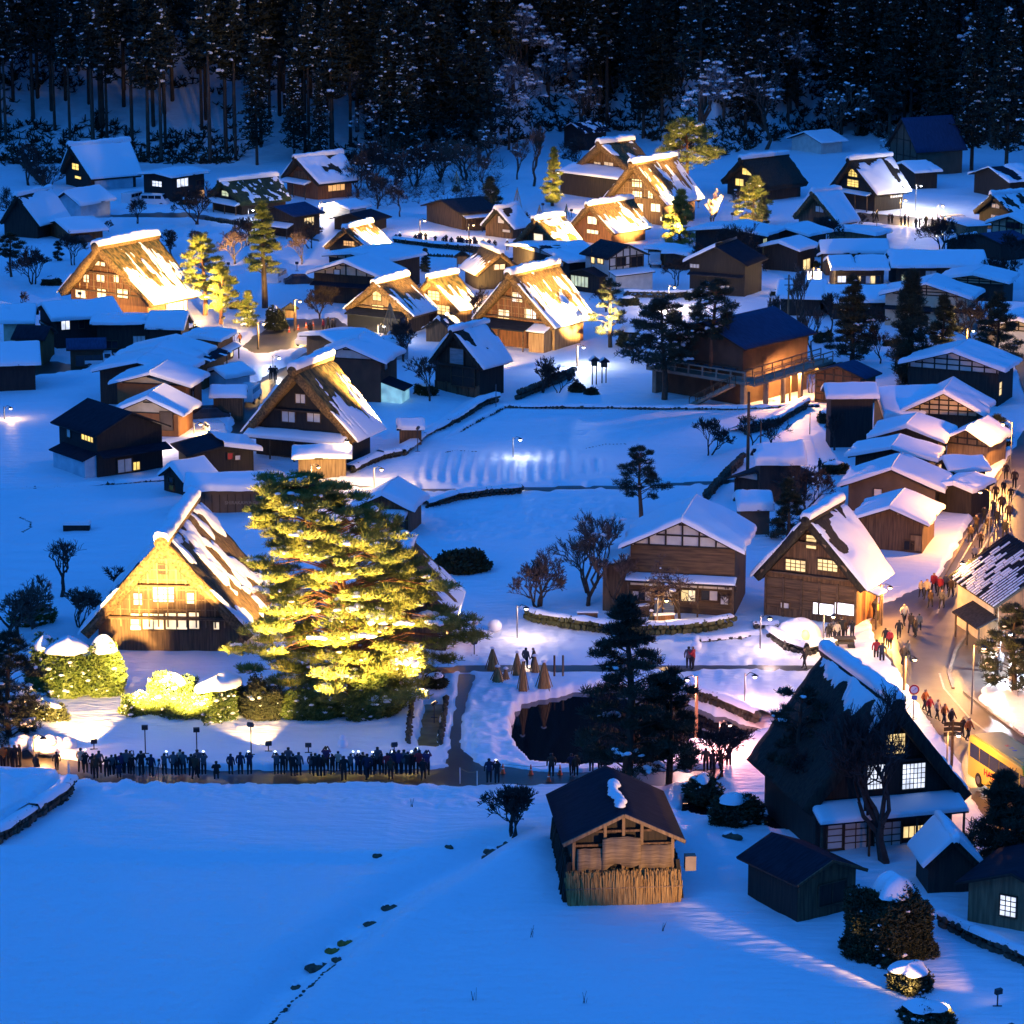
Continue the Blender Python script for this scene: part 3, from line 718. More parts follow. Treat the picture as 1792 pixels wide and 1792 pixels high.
gassho((168, 424), (272, 405), 568, 95, 262, 'large golden lit thatched house with mossy roof top, standing alone on the left snowfield', wall='wood', front='woodred', roof='thatchmoss', snow='lower', he=3.2, studs=10,
       win=[('F', (166, 456, 185, 466), (2, 1), 'paperglow'), ('F', (147, 480, 157, 494), (1, 1), 'paperglow'), ('F', (170, 480, 184, 494), (2, 1), 'paperglow'), ('F', (200, 480, 209, 494), (1, 1), 'paperglow'),
            ('F', (133, 505, 151, 522), (2, 1), 'paperglow'), ('F', (171, 505, 187, 522), (2, 1), 'paperglow'), ('F', (206, 505, 225, 522), (2, 1), 'paperglow'), ('R', (290, 530, 335, 545), (6, 1), 'paper')])
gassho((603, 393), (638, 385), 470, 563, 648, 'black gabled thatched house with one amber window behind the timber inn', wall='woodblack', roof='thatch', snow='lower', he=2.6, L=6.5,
       win=[('F', (602, 421, 620, 431), (4, 2), 'amber')], beams=[])
gassho((655, 489), (711, 475), 588, 601, 722, 'lit thatched house with two glowing gable windows behind a rope cone', wall='wood', front='woodlight', snow='lower', he=2.8,
       win=[('F', (653, 509, 668, 526), (2, 2), 'warm'), ('F', (652, 533, 672, 549), (2, 2), 'warm')], lean=[('F', 2.9, 1.8, -1, 1, 0, 'glass')])
gassho((751, 479), (798, 470), 575, 722, 814, 'lit thatched house with two yellow lattice windows, wedged between two brighter ones', wall='wood', snow='lower', roof='thatchmoss', he=2.6,
       win=[('F', (750, 508, 770, 526), (3, 3), 'warm'), ('F', (766, 533, 788, 552), (3, 3), 'warm')], beams=[])
gassho((890, 473), (974, 453), 612, 842, 985, 'brightest thatched house in the middle of the village, with golden roof and roofed porch', wall='woodred', front='woodred', snow='lower', he=3.1, studs=9,
       win=[('F', (896, 511, 915, 529), (2, 2), 'cool/paperglow'), ('F', (872, 541, 892, 558), (2, 1), 'paperglow'), ('F', (919, 540, 939, 558), (2, 1), 'paperglow/cool'), ('F', (946, 566, 954, 574), (1, 1), 'cool')],
       lean=[('F', 3.1, 2.2, -1.05, .55, 0, None), ('R', 3.0, 1.0, 0, .8, .0, 'woodlight'), ('F', 3.0, 1.9, .58, 1.12, .12, 'woodlight')])
gassho((935, 378), (984, 370), 468, 898, 990, 'lit thatched house with mossy roof below a rope cone, one pale window in the gable', wall='woodred', roof='thatchmoss', snow='patchy', he=2.8, win=[('F', (935, 408, 951, 422), (1, 1), 'paperglow'), ('F', (917, 429, 930, 436), (1, 1), 'paperglow'), ('F', (955, 429, 968, 436), (1, 1), 'paperglow')])
gassho((1028, 353), (1105, 341), 430, 1004, 1086, 'lit thatched house with brown roof top and pale snowy eaves above a white timbered house', wall='woodred', snow='lower', he=2.2,
       win=[('F', (1029, 378, 1045, 393), (2, 1), 'paperglow'), ('F', (1028, 401, 1048, 410), (3, 1), 'paperglow')], beams=[])
gassho((1105, 280), (1181, 267), 393, 1068, 1179, 'tall lit thatched house with three rows of gable windows, highest of the golden ones', wall='wood', front='wood', snow='lower', he=3.4, studs=9,
       win=[('F', (1107, 313, 1124, 328), (2, 1), 'paperglow'), ('F', (1108, 334, 1124, 348), (2, 1), 'paperglow'), ('F', (1135, 334, 1143, 348), (1, 1), 'paperglow'), ('F', (1116, 356, 1126, 371), (1, 1), 'paperglow'), ('F', (1140, 356, 1156, 371), (2, 1), 'paperglow'), ('F', (1156, 379, 1165, 387), (1, 1), 'paperglow')])
gassho((1048, 246), (1106, 239), 348, 1000, 1112, 'thatched temple hall with tree shadows on its gable and a wide snowy skirt roof', wall='wood', roof='thatch', snow='patchy', he=4.2, win=[('F', (1040, 283, 1052, 300), (2, 2), 'plaster'), ('F', (1058, 283, 1074, 300), (2, 2), 'plaster')],
       lean=[('F', 4.6, 3.4, -1.3, 1.5, .35, 'wooddark')], beams=[])
gassho((867, 360), (895, 355), 420, 847, 905, 'little thatched hut with one white window beside the far lane', wall='wood', roof='thatchdark', snow='most', he=1.8, L=5, win=[('F', (872, 378, 883, 391), (1, 1), 'paper'), ('F', (880, 401, 894, 407), (1, 1), 'paper')], beams=[])
gassho((878, 437), (856, 428), 508, 834, 922, 'dark gabled thatched house turned away, its left roof slope lit', wall='wooddark', roof='thatch', snow='none', snowl='lower', he=2.2, L=7, win=[('F', (864, 463, 883, 471), (2, 1), 'paper')], beams=[])
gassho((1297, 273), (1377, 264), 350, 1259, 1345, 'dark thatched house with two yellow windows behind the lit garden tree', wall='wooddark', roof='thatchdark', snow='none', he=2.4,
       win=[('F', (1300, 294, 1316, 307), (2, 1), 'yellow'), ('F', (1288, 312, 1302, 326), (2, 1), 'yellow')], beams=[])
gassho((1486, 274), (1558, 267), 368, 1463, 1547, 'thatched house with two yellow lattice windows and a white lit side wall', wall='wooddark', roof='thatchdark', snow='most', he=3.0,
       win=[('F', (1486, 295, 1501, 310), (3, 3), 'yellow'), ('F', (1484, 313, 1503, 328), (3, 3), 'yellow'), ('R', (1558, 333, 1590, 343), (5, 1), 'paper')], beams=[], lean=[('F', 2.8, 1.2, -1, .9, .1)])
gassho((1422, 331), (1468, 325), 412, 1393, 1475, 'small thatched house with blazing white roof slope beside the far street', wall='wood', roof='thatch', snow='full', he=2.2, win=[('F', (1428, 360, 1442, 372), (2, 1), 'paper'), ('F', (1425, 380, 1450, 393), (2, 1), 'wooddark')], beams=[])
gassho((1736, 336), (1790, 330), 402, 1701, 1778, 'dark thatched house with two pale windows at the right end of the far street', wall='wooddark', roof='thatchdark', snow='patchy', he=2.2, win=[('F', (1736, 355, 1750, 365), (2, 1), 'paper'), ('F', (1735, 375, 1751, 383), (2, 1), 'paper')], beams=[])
gassho((513, 638), (576, 613), 818, 430, 630, 'black gabled thatched house with three white windows and one golden roof slope', wall='woodblack', front='woodblack', roof='thatchmoss', snow='lower', he=3.0,
       win=[('F', (518, 689, 535, 706), (2, 1), 'paper'), ('F', (494, 719, 517, 739), (2, 1), 'paper'), ('F', (538, 719, 561, 739), (2, 1), 'paper'), ('F', (468, 796, 508, 808), (8, 3), 'glass')], lean=[('F', 3.0, 1.6, -1.12, 1.05, .4)], beams=[5.2, 7.4])
gassho((791, 571), (851, 556), 698, 755, 852, 'open thatched barn on posts with snow clinging to its roof, blue sheet at its foot', wall='wooddark', roof='thatchdark', snow='most', he=3.6, cat='barn', name='thatched_barn', win=[('F', (789, 608, 813, 638), (1, 1), 'corrug'), ('F', (792, 640, 832, 678), (2, 2), 'woodblack')], boards=(4, 1.6, 1), beams=[3.4])
H21 = gassho((283, 936), (332, 868), 1160, 131, 437, 'great thatched house glowing gold in the left foreground, rows of white paper windows', wall='wood', front='wood', roof='thatch', snow='patchy', he=2.0, studs=14, L=14.5, T=.42, poles=True,
       win=[('F', (277, 988, 293, 1003), (1, 1), 'wooddark'), ('F', (268, 1026, 305, 1053), (4, 2), 'paperglow'), ('F', (234, 1038, 249, 1058), (1, 1), 'paperglow'), ('F', (325, 1037, 340, 1056), (1, 1), 'paperglow'),
            ('F', (228, 1073, 247, 1102), (1, 3), 'paperglow'), ('F', (250, 1073, 287, 1101), (2, 1), 'paperglow'), ('F', (290, 1072, 328, 1101), (2, 1), 'paperglow'), ('F', (331, 1071, 349, 1100), (1, 1), 'paperglow'), ('F', (374, 1088, 384, 1101), (1, 1), 'paperglow')], beams=[5.55, 3.05])
gassho((700, 985), (722, 930), 1150, 600, 790, 'low thatched annexe almost hidden behind the glowing pine', wall='wood', roof='thatch', snow='lower', he=3.0, L=9, win=[('R', (745, 1105, 763, 1135), (3, 3), 'paper')])
H23 = gassho((1412, 897), (1470, 864), 1095, 1322, 1522, 'thatched shop house by the plaza with big bright ground floor window', wall='woodred', front='wood', roof='thatchdark', snow='most', he=3.4, boards=(5, 3.4, 4), poles=True,
       win=[('F', (1413, 935, 1430, 960), (1, 4), 'warm'), ('F', (1377, 977, 1411, 1000), (4, 3), 'warm'), ('F', (1433, 977, 1467, 1000), (4, 3), 'warm'), ('F', (1425, 1053, 1460, 1077), (1, 1), 'coolx'), ('F', (1463, 1053, 1498, 1077), (1, 1), 'coolx'), ('F', (1368, 1053, 1382, 1064), (1, 1), 'paper')], beams=[3.75, 6.4, 8.0],
       lean=[('R', 3.3, 1.8, .0, .35, .1, None)])
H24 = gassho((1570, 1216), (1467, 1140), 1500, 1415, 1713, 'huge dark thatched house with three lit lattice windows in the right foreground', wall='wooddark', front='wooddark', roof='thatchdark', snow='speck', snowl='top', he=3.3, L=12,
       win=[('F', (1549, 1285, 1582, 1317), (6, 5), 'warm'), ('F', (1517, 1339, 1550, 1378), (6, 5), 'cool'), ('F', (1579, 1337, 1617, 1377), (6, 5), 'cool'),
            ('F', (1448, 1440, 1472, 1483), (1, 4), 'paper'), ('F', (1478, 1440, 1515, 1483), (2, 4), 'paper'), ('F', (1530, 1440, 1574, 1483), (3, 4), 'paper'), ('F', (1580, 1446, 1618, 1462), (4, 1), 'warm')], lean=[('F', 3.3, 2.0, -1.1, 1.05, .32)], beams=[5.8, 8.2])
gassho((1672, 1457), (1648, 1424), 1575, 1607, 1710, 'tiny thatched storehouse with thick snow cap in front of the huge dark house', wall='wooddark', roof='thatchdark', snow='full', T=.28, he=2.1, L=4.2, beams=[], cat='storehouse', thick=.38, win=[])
gassho((1455, 433), (1478, 427), 482, 1421, 1475, 'small dark thatched house with one amber window behind the long snowy roofs', wall='wooddark', roof='thatchdark', snow='most', he=2.4, L=5, win=[('F', (1446, 447, 1457, 461), (1, 1), 'amber')], beams=[])
gassho((1677, 412), (1700, 406), 448, 1648, 1705, 'little black thatched house peeping over the long snowy roofs', wall='woodblack', roof='thatchdark', snow='speck', he=1.8, L=5, beams=[])
gassho((28, 337), (54, 331), 425, 0, 72, 'old dark thatched house among bare trees at the left edge', wall='wooddark', roof='thatchdark', snow='most', he=2.6, L=9, beams=[])

# --- ordinary houses and sheds
def hs(*a, **k): return house(*a, **k)
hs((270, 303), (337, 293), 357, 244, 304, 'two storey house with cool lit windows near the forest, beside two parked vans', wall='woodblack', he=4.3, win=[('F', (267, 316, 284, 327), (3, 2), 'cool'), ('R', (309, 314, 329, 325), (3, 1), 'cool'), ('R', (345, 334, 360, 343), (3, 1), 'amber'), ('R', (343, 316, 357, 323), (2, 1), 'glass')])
hs((112, 336), (152, 329), 388, 85, 140, 'pale plastic sided shed with snowy roof at the left forest edge', cat='shed', wall='plastic', he=2.6, L=8)
hs((96, 386), (132, 383), 425, 74, 122, 'low shed with a pillow of snow beside the old dark house', cat='shed', wall='wood', he=2.0, L=6)
hs((478, 361), (523, 354), 420, 450, 522, 'house with bare dark blue roof and warm side window', wall='wooddark', roof='metalblue', snow='none', he=3.6, L=6.5, win=[('R', (532, 382, 549, 393), (4, 1), 'warm'), ('F', (495, 386, 505, 394), (1, 1), 'glass')], lean=[('F', 2.4, 1.5, -1, 1, .2)])
hs((585, 357), (612, 352), 388, 572, 628, 'small greenish shed with light snow behind the bare trees', cat='shed', wall='corrug', he=2.0, L=5)
hs((612, 374), (640, 367), 412, 580, 655, 'dark roofed shed behind the black gabled house', cat='shed', wall='wooddark', snow='none', he=2.2, L=6)
hs((614, 444), (652, 437), 512, 563, 670, 'timbered upper wing of the inn with wide snowy roof', wall='wooddark', he=4.3, tf=(4.0, 6, 1, 'plastercream'), L=9, W=10)
hs((601, 459), (630, 450), 540, 533, 663, 'timbered inn with a strip of lit windows low in its front', wall='wooddark', he=4.1, tf=(4.0, 6, 1, 'plastercream'), L=7, win=[('F', (586, 471, 596, 480), (1, 1), 'paper'), ('F', (576, 516, 628, 522), (6, 1), 'warm/cool')], lean=[('F', 3.0, 1.0, -1, 1, 0, None, .3, 'metal', False)])
hs((770, 349), (815, 345), 403, 742, 812, 'brown boarded barn with bare stepped roof below the far lane', cat='barn', wall='wood', snow='none', roof='tile', he=3.0, L=7, lean=[('R', 2.6, 1.2, 0, 1, .1)])
hs((1101, 428), (1061, 420), 512, 1066, 1141, 'white plastered house with black timber grid and bare dark roof', wall='plaster', snow='none', roof='tile', he=4.6, tf=(.3, 5, 5, 'plaster'), win=[('F', (1077, 451, 1093, 464), (2, 1), 'glass'), ('F', (1103, 450, 1123, 464), (2, 1), 'glass'), ('L', (1035, 447, 1041, 461), (1, 1), 'warm'), ('L', (1046, 448, 1056, 462), (2, 1), 'warm')],
   lean=[('F', 2.9, 1.6, -1.05, 1.2, .12, 'plaster', .3, 'tile')], L=6)
hs((1018, 470), (1040, 466), 513, 990, 1052, 'low annexe with lit glazed front left of the white timbered house', wall='wooddark', snow='none', roof='metal', he=2.4, L=6, win=[('F', (1000, 481, 1030, 503), (5, 1), 'green')])
hs((938, 432), (985, 428), 488, 905, 1012, 'low white gabled house in front of the mossy thatched roof', wall='wooddark', he=3.3, tf=(3.2, 2, 1, 'plaster'), snow='most', L=7, win=[('F', (978, 456, 988, 466), (1, 1), 'paper')])
hs((1252, 431), (1272, 424), 522, 1189, 1302, 'black house with one amber window at street corner below the golden roofs', wall='woodblack', he=4.4, L=7, snow='none', snowl='full', win=[('F', (1205, 461, 1224, 469), (3, 1), 'paper'), ('F', (1236, 496, 1257, 504), (3, 1), 'amber'), ('F', (1262, 499, 1277, 508), (2, 1), 'paper'), ('R', (1295, 490, 1303, 500), (1, 1), 'cool')], lean=[('F', 3.0, .8, -1, 1, 0, None, .3, 'tile', False)])
hs((1272, 399), (1297, 391), 462, 1211, 1344, 'black house with wide snowy roof and cream strip under its gable', wall='woodblack', he=4.2, L=7, tf=(4.6, 4, 1, 'plastercream'), win=[('R', (1325, 422, 1341, 443), (3, 1), 'green')])
hs((1150, 436), (1172, 432), 466, 1133, 1180, 'open carport shed with snow between the white house and the black house', cat='shed', wall='wood', he=2.2, L=4)
hs((1180, 443), (1200, 438), 474, 1162, 1206, 'small snow roofed shed beside the black house', cat='shed', wall='wooddark', he=2.2, L=4)
hs((1372, 400), (1396, 395), 452, 1340, 1425, 'house with striped snow roof left of the blazing thatched hut', wall='wooddark', he=3.4, L=6, win=[('F', (1405, 420, 1412, 440), (1, 1), 'amber')])
hs((1362, 425), (1385, 419), 478, 1335, 1408, 'narrow house with snowy roof on the bright alley', wall='wooddark', he=3.2, L=6, win=[('R', (1405, 455, 1417, 470), (2, 1), 'warm')])
hs((1487, 405), (1506, 400), 428, 1442, 1534, 'wide low hut with warm lit gable under clean snow', cat='hut', wall='woodlight', he=1.6, L=5)
hs((1434, 423), (1552, 420), 4.5, None, None, 'long narrow shed roof with brown fascia behind the long house', cat='shed', wall='wood', he=3.3, W=4, az=88, L=9)
hs((1448, 451), (1548, 449), 505, None, None, 'left half of the long snowy roofed lodge, lit windows beneath', wall='wooddark', he=3.0, W=7, az=88, win=[('R', (1498, 483, 1540, 496), (5, 1), 'warm/glass/paper'), ('R', (1466, 483, 1480, 494), (2, 1), 'cool')])
hs((1553, 441), (1722, 441), 502, None, None, 'right half of the long lodge under one unbroken sheet of snow', wall='wooddark', he=3.2, W=8, az=89, win=[('R', (1578, 481, 1596, 491), (2, 1), 'green'), ('R', (1620, 474, 1638, 485), (2, 1), 'paper'), ('R', (1662, 476, 1680, 486), (2, 1), 'paper')])
hs((1620, 497), (1638, 484), 578, 1538, 1701, 'cream timbered house with rippled snow roof behind the black cypress', wall='plastercream', he=4.0, L=6.5, tf=(4.1, 4, 3, 'plastercream'), win=[('F', (1652, 535, 1673, 549), (2, 1), 'warm'), ('F', (1615, 536, 1628, 548), (1, 1), 'wooddark')], lean=[('F', 2.6, .9, -1, 1, 0, None, .3, 'tile', False)])
hs((1702, 481), (1714, 473), 540, 1663, 1786, 'timbered house with lit cream gable panels at the right', wall='wooddark', he=3.4, L=7, tf=(3.0, 5, 3, 'plastercream'))
hs((1440, 503), (1540, 503), 3.6, None, None, 'low house with a broad flat sheet of snow in front of the long lodge', wall='wooddark', he=2.4, W=8, az=84, L=8)
hs((1362, 492), (1425, 500), 4.0, None, None, 'snow roofed house sloping down behind the tall pole', wall='wooddark', he=2.5, W=6.5, az=100, L=6)
hs((1711, 533), (1800, 533), 4.6, None, None, 'long snow roof at the right edge above the lane', wall='plastercream', he=2.8, W=7, az=88, L=9)
hs((1780, 560), (1800, 550), 625, 1740, 1840, 'white lit gable house cut by the right edge', wall='plaster', he=3.4, L=7, tf=(2.9, 4, 2, 'plastercream'))
hs((1465, 640), (1495, 629), 712, 1420, 1520, 'open timber cabin with clean blue grey roof beside the path', cat='cabin', wall='woodred', roof='metalblue', snow='none', he=3.3, tf=(.4, 5, 5, 'woodred'))
hs((1666, 616), (1688, 603), 708, 1576, 1756, 'big timbered house with white plaster gable and quilted snow roof', wall='wooddark', he=4.0, L=7, tf=(3.5, 7, 3, 'plaster'), win=[('R', (1745, 672, 1752, 690), (1, 2), 'warm')])
hs((1651, 688), (1670, 663), 785, 1589, 1734, 'dark timbered house whose snow roof joins the long low wing', wall='wooddark', he=3.5, L=7, tf=(3.2, 7, 4, 'plastercream'))
hs((1532, 684), (1640, 684), 4.7, None, None, 'long low wing under a wide blanket of snow', wall='woodblack', he=3.0, W=9.5, az=86, L=8, T=.5)
hs((1442, 674), (1518, 674), 6.1, None, None, 'tall dark boarded storehouse with flat snowy top', cat='storehouse', wall='woodblack', he=5.2, W=4, az=88, L=5.2)
hs((1586, 748), (1604, 727), 822, 1513, 1646, 'dark house with sharp snow gable, farthest of the street row', wall='wooddark', he=2.9, L=6.5)
hs((1560, 785), (1572, 769), 858, 1481, 1634, 'dark house squeezed between two snowy gables of the street row', wall='wooddark', he=3.0, L=5.5)
hs((1560, 821), (1578, 795), 905, 1465, 1643, 'ochre walled house with large snow gable in the street row', wall='woodblack', front='taupe', he=2.6, L=6.5, win=[('F', (1530, 855, 1543, 876), (1, 1), 'paper')])
hs((1557, 889), (1583, 859), 972, 1490, 1627, 'weathered board shop with notice boards, nearest of the street row', wall='wood', he=2.9, L=7, win=[('F', (1571, 896, 1578, 900), (1, 1), 'paper'), ('F', (1583, 946, 1599, 962), (1, 1), 'metal'), ('F', (1594, 936, 1612, 965), (1, 1), 'woodlight')])
hs((1668, 848), (1690, 838), 905, 1630, 1700, 'lean house with sagging snow roof beside the main street', wall='wooddark', he=2.5, L=5)
hs((1650, 803), (1700, 800), 3.4, None, None, 'low porch roof with lumpy snow behind the street row', cat='shed', wall='woodblack', he=2.6, W=4, az=80, L=4)
hs((1690, 752), (1715, 740), 820, 1648, 1735, 'lit wooden tea house with fence at the street bend', wall='woodlight', he=2.5, L=6, snow='most', tf=(2.2, 4, 2, 'woodlight'))
hs((1518, 905), (1540, 898), 960, 1492, 1550, 'small annexe with drooping snow eave against the shop house', cat='shed', wall='woodlight', he=1.9, L=4)
hs((1318, 785), (1405, 783), 4.9, None, None, 'dark shed with ragged thick snow slab beside the bare trees', cat='shed', wall='woodblack', he=3.9, W=4.5, az=88, T=.7)
hs((1322, 826), (1348, 816), 880, 1285, 1388, 'low house with bare dark roof and white gable below the utility pole', wall='wooddark', snow='none', roof='tile', he=2.0, L=6, tf=(1.9, 2, 1, 'plaster'))
hs((1287, 868), (1350, 868), 3.4, None, None, 'flat topped shed with a square slab of snow behind the farmhouse', cat='shed', wall='taupe', he=2.6, W=4, az=88, T=.6)
H30 = hs((1193, 912), (1216, 875), 1082, 1089, 1301, 'broad two storey farmhouse with snowy roof and timber gable strip behind bare garden trees', wall='wooddark', front='woodh', he=5.6, L=8.5, tf=(5.7, 6, 2, 'plaster'), T=.36,
   win=[('F', (1193, 1031, 1217, 1051), (2, 1), 'warm/paperglow'), ('F', (1051, 1035, 1075, 1050), (2, 1), 'paper'), ('F', (1108, 1033, 1140, 1050), (3, 1), 'paper/glass'), ('F', (1147, 1031, 1177, 1043), (2, 1), 'glass/paper'), ('F', (1228, 1032, 1256, 1050), (2, 1), 'glass/paper'), ('F', (1262, 1042, 1275, 1057), (1, 1), 'paper'), ('F', (1100, 1022, 1282, 1027), (7, 1), 'paper')],
   door=[('F', (1146, 1047, 1180, 1080), 'corrug')], lean=[('F', 3.3, 1.1, -1.05, 1.05, .16, None), ('L', 4.4, 2.6, .0, 1, .2, 'wood')])
hs((232, 721), (160, 698), 838, 165, 300, 'black two storey house with bare roof and yellow window in the left snowfield', wall='woodblack', snow='none', roof='metal', he=4.6, L=8.5,
   win=[('L', (143, 756, 164, 775), (4, 1), 'yellow'), ('L', (117, 748, 124, 766), (1, 1), 'paper'), ('F', (205, 805, 230, 824), (2, 1), 'paper'), ('F', (232, 809, 244, 821), (2, 1), 'yellow')], lean=[('L', 2.7, 1.6, 0, .9, 0, 'plastic'), ('F', 2.9, 1.2, -1, 1.1, 0, None, .35, 'metal', False)])
hs((256, 697), (272, 687), 775, 203, 328, 'ochre house with low snowy cream gable behind the black house', wall='orange', he=2.9, L=6, tf=(2.9, 1, 1, 'plastercream'), win=[('F', (281, 720, 303, 752), (1, 1), 'taupe')])
hs((261, 655), (281, 643), 745, 186, 328, 'ochre rendered house with large cream gable and snow roof', wall='orange', he=4.2, L=6.5, tf=(4.2, 1, 1, 'plastercream'), win=[('F', (287, 686, 312, 699), (2, 1), 'paper/glass'), ('R', (332, 682, 340, 698), (2, 1), 'glass')])
hs((240, 634), (262, 621), 722, 146, 300, 'dark boarded house with sweeping snow roof next to the ochre house', wall='wooddark', he=4.2, L=7, W=10)
hs((305, 618), (330, 607), 690, 262, 372, 'house with bare black roof in the crowded left cluster', wall='orange', snow='speck', roof='metal', he=3.6, L=7)
hs((272, 609), (300, 594), 690, 208, 360, 'grey gabled house with snow roof split by a dark ridge', wall='taupe', he=4.0, L=7, W=9)
hs((347, 592), (377, 577), 650, 314, 390, 'ochre house with clean snow roof at the square', wall='orange', he=3.5, L=6, win=[('R', (402, 606, 412, 620), (1, 1), 'warm'), ('F', (330, 618, 336, 628), (1, 1), 'paper')], lean=[('R', 2.3, 1.0, .1, 1, .15)])
hs((161, 557), (279, 557), 620, None, None, 'two storey shop house with flat banded snow roof and garage below', wall='wooddark', he=4.0, W=6, az=87, win=[('R', (185, 597, 206, 609), (2, 1), 'glass'), ('R', (233, 588, 254, 601), (3, 1), 'paper')])
hs((115, 592), (160, 590), 642, 105, 175, 'low garage with bare blue roof beside a parked kei truck', cat='garage', wall='brown', snow='none', roof='metalblue', he=2.4, W=5, az=82, L=4.5, win=[('R', (132, 622, 178, 640), (3, 1), 'glass')])
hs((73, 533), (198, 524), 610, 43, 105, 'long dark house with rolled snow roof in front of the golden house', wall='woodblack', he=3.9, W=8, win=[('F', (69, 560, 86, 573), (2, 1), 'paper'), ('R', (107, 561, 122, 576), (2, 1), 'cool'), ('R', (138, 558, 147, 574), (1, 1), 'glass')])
hs((262, 547), (322, 556), 5.0, None, None, 'dark boarded shed with uneven snow below the golden house', cat='shed', wall='wooddark', he=3.6, W=5, az=97, L=4.5)
hs((2, 536), (34, 534), 5.2, None, None, 'cream timbered house corner at the left edge', wall='plastercream', he=3.8, W=6, az=86, L=4, tf=None)
hs((30, 568), (52, 575), 4.2, None, None, 'brown garage with timber front at the left edge', cat='garage', wall='orange', snow='none', he=3.0, W=5, az=100, L=4)
hs((-30, 604), (20, 602), 5.0, None, None, 'dark house with thick snow eave cut by the left edge', wall='woodblack', he=3.4, W=7, az=80, L=6)
hs((374, 646), (392, 643), 690, 358, 398, 'small snow roofed shed behind the parked cars', cat='shed', wall='plastic', he=2.0, L=4)
hs((368, 678), (432, 677), 3.2, None, None, 'boarded shed with pillow of snow beside the parked cars', cat='shed', wall='wood', he=2.5, W=3.4, az=88)
hs((605, 606), (630, 592), 714, 560, 664, 'brown rendered house with snowy roof and glazed porch', wall='brown', he=5.0, L=7, W=8.4, tf=(5.1, 1, 1, 'plaster'), win=[('R', (657, 637, 667, 648), (1, 1), 'glass'), ('R', (672, 634, 679, 645), (1, 1), 'glass')], lean=[('R', 2.8, 2.6, .0, .55, .0, 'teal')])
hs((560, 586), (585, 583), 634, 528, 602, 'low house with one plain snow slope beside the square', wall='taupe', he=2.4, L=6)
hs((392, 780), (372, 765), 840, 330, 462, 'dark workshop with snowy right slope and red sign plates', cat='workshop', wall='wooddark', he=2.6, L=6, snow='full', snowl='none', win=[('F', (398, 793, 407, 803), (1, 1), 'red'), ('F', (411, 797, 420, 804), (1, 1), 'paper')])
HF = hs((325, 834), (472, 830), 3.4, None, None, 'long flat fronted storehouse with thick snow band and pale lettering', cat='storehouse', wall='taupe', he=2.7, W=5, az=88, T=.5)
hs((298, 815), (345, 806), 872, 286, 330, 'ramshackle lean shed with clear panels and lumpy snow', cat='shed', wall='wooddark', he=1.9, L=4, win=[('F', (296, 835, 304, 845), (1, 1), 'glass'), ('F', (297, 848, 305, 858), (1, 1), 'rockyellow')])
hs((694, 738), (742, 737), 2.7, None, None, 'tiny boarded hut with square snow cap at the field edge', cat='hut', wall='wood', he=2.2, W=2.6, az=88, T=.35, win=[('R', (712, 768, 720, 775), (1, 1), 'woodlight')])
hs((512, 784), (605, 782), 3.0, None, None, 'pale boarded shed with snow roof under the pole lamp', cat='shed', wall='woodlight', he=2.4, W=3.6, az=88, L=5.6, T=.4)
hs((668, 866), (691, 847), 946, 620, 725, 'little two roofed barn beside the field lane', cat='barn', wall='wood', he=2.8, L=5.5, T=.45, lean=[('F', 2.4, 1.5, -.6, 1, .4, 'wooddark')])
H49 = hs((1093, 1426), (1060, 1342), 1588, 987, 1204, 'barn with bare dark roof, reed screens and bundled straw front in the foreground snow', cat='barn', name='barn', wall='wooddark', snow='none', roof='metal', he=4.0, L=9.5, thick=.14, sunk=.8)
H50 = hs((1459, 1506), (1366, 1463), 1612, 1395, 1519, 'dark plank shed with bare black roof beside the trimmed yew', cat='shed', wall='wooddark', front='wood', snow='none', roof='metal', he=2.7, L=6, sunk=.8, win=[('F', (1432, 1550, 1478, 1575), (2, 1), 'wooddark')])
hs((1850, 985), (1812, 945), 1140, 1756, 1950, 'house with snow striped tile roof at the right edge of the street', wall='plastercream', front='woodred', roof='tile', snow='none', he=3.8, W=10, az=-14, L=9.5, win=[('L', (1742, 1062, 1750, 1090), (1, 2), 'glass')], lean=[('L', 2.7, 1.7, .0, .62, 0, None, .45, 'tile')])
TILEHOUSE = HOUSES[-1]
hs((1770, 1528), (1800, 1522), 1640, 1712, 1850, 'dark roofed cottage with bright paper window in the bottom right corner', wall='woodlight', roof='metal', snow='none', he=2.7, az=30, L=7, W=7, win=[('F', (1752, 1565, 1778, 1605), (3, 4), 'cool')])
hs((1577, 206), (1677, 200), 305, 1552, 1636, 'tall dark house with steep bare metal roof under the forest', wall='taupe', roof='metalblue', snow='none', he=4.0, tf=(.5, 4, 3, 'taupe'), W=9.5, L=10)
hs((1407, 231), (1440, 228), 268, 1372, 1432, 'small temple roof evenly dusted with snow below the forest', cat='temple', wall='plaster', he=2.2, L=6, T=.2)
hs((1000, 215), (1058, 210), 262, 985, 1010, 'dark shuttered hut with thin ridge of snow under the trees', cat='hut', wall='woodblack', snow='speck', he=3.2, W=7, L=6)
hs((1578, 285), (1612, 283), 330, 1560, 1606, 'small snow roofed annexe behind the yellow windowed house', cat='shed', wall='wooddark', he=3.0, L=5)
hs((1730, 292), (1790, 288), 345, 1690, 1760, 'dark house with patchy snow below the right forest', wall='wooddark', snow='most', he=3.0, L=8)
hs((1765, 378), (1800, 370), 445, 1730, 1812, 'white timbered house at the right end of the far street', wall='plaster', he=4.0, L=7, tf=(.5, 5, 4, 'plastercream'), win=[('F', (1762, 388, 1785, 400), (3, 1), 'glass')])
hs((1714, 408), (1752, 404), 455, 1690, 1765, 'house with smooth bare blue roof below the far street', wall='wooddark', roof='metalblue', snow='none', he=2.8, L=6)
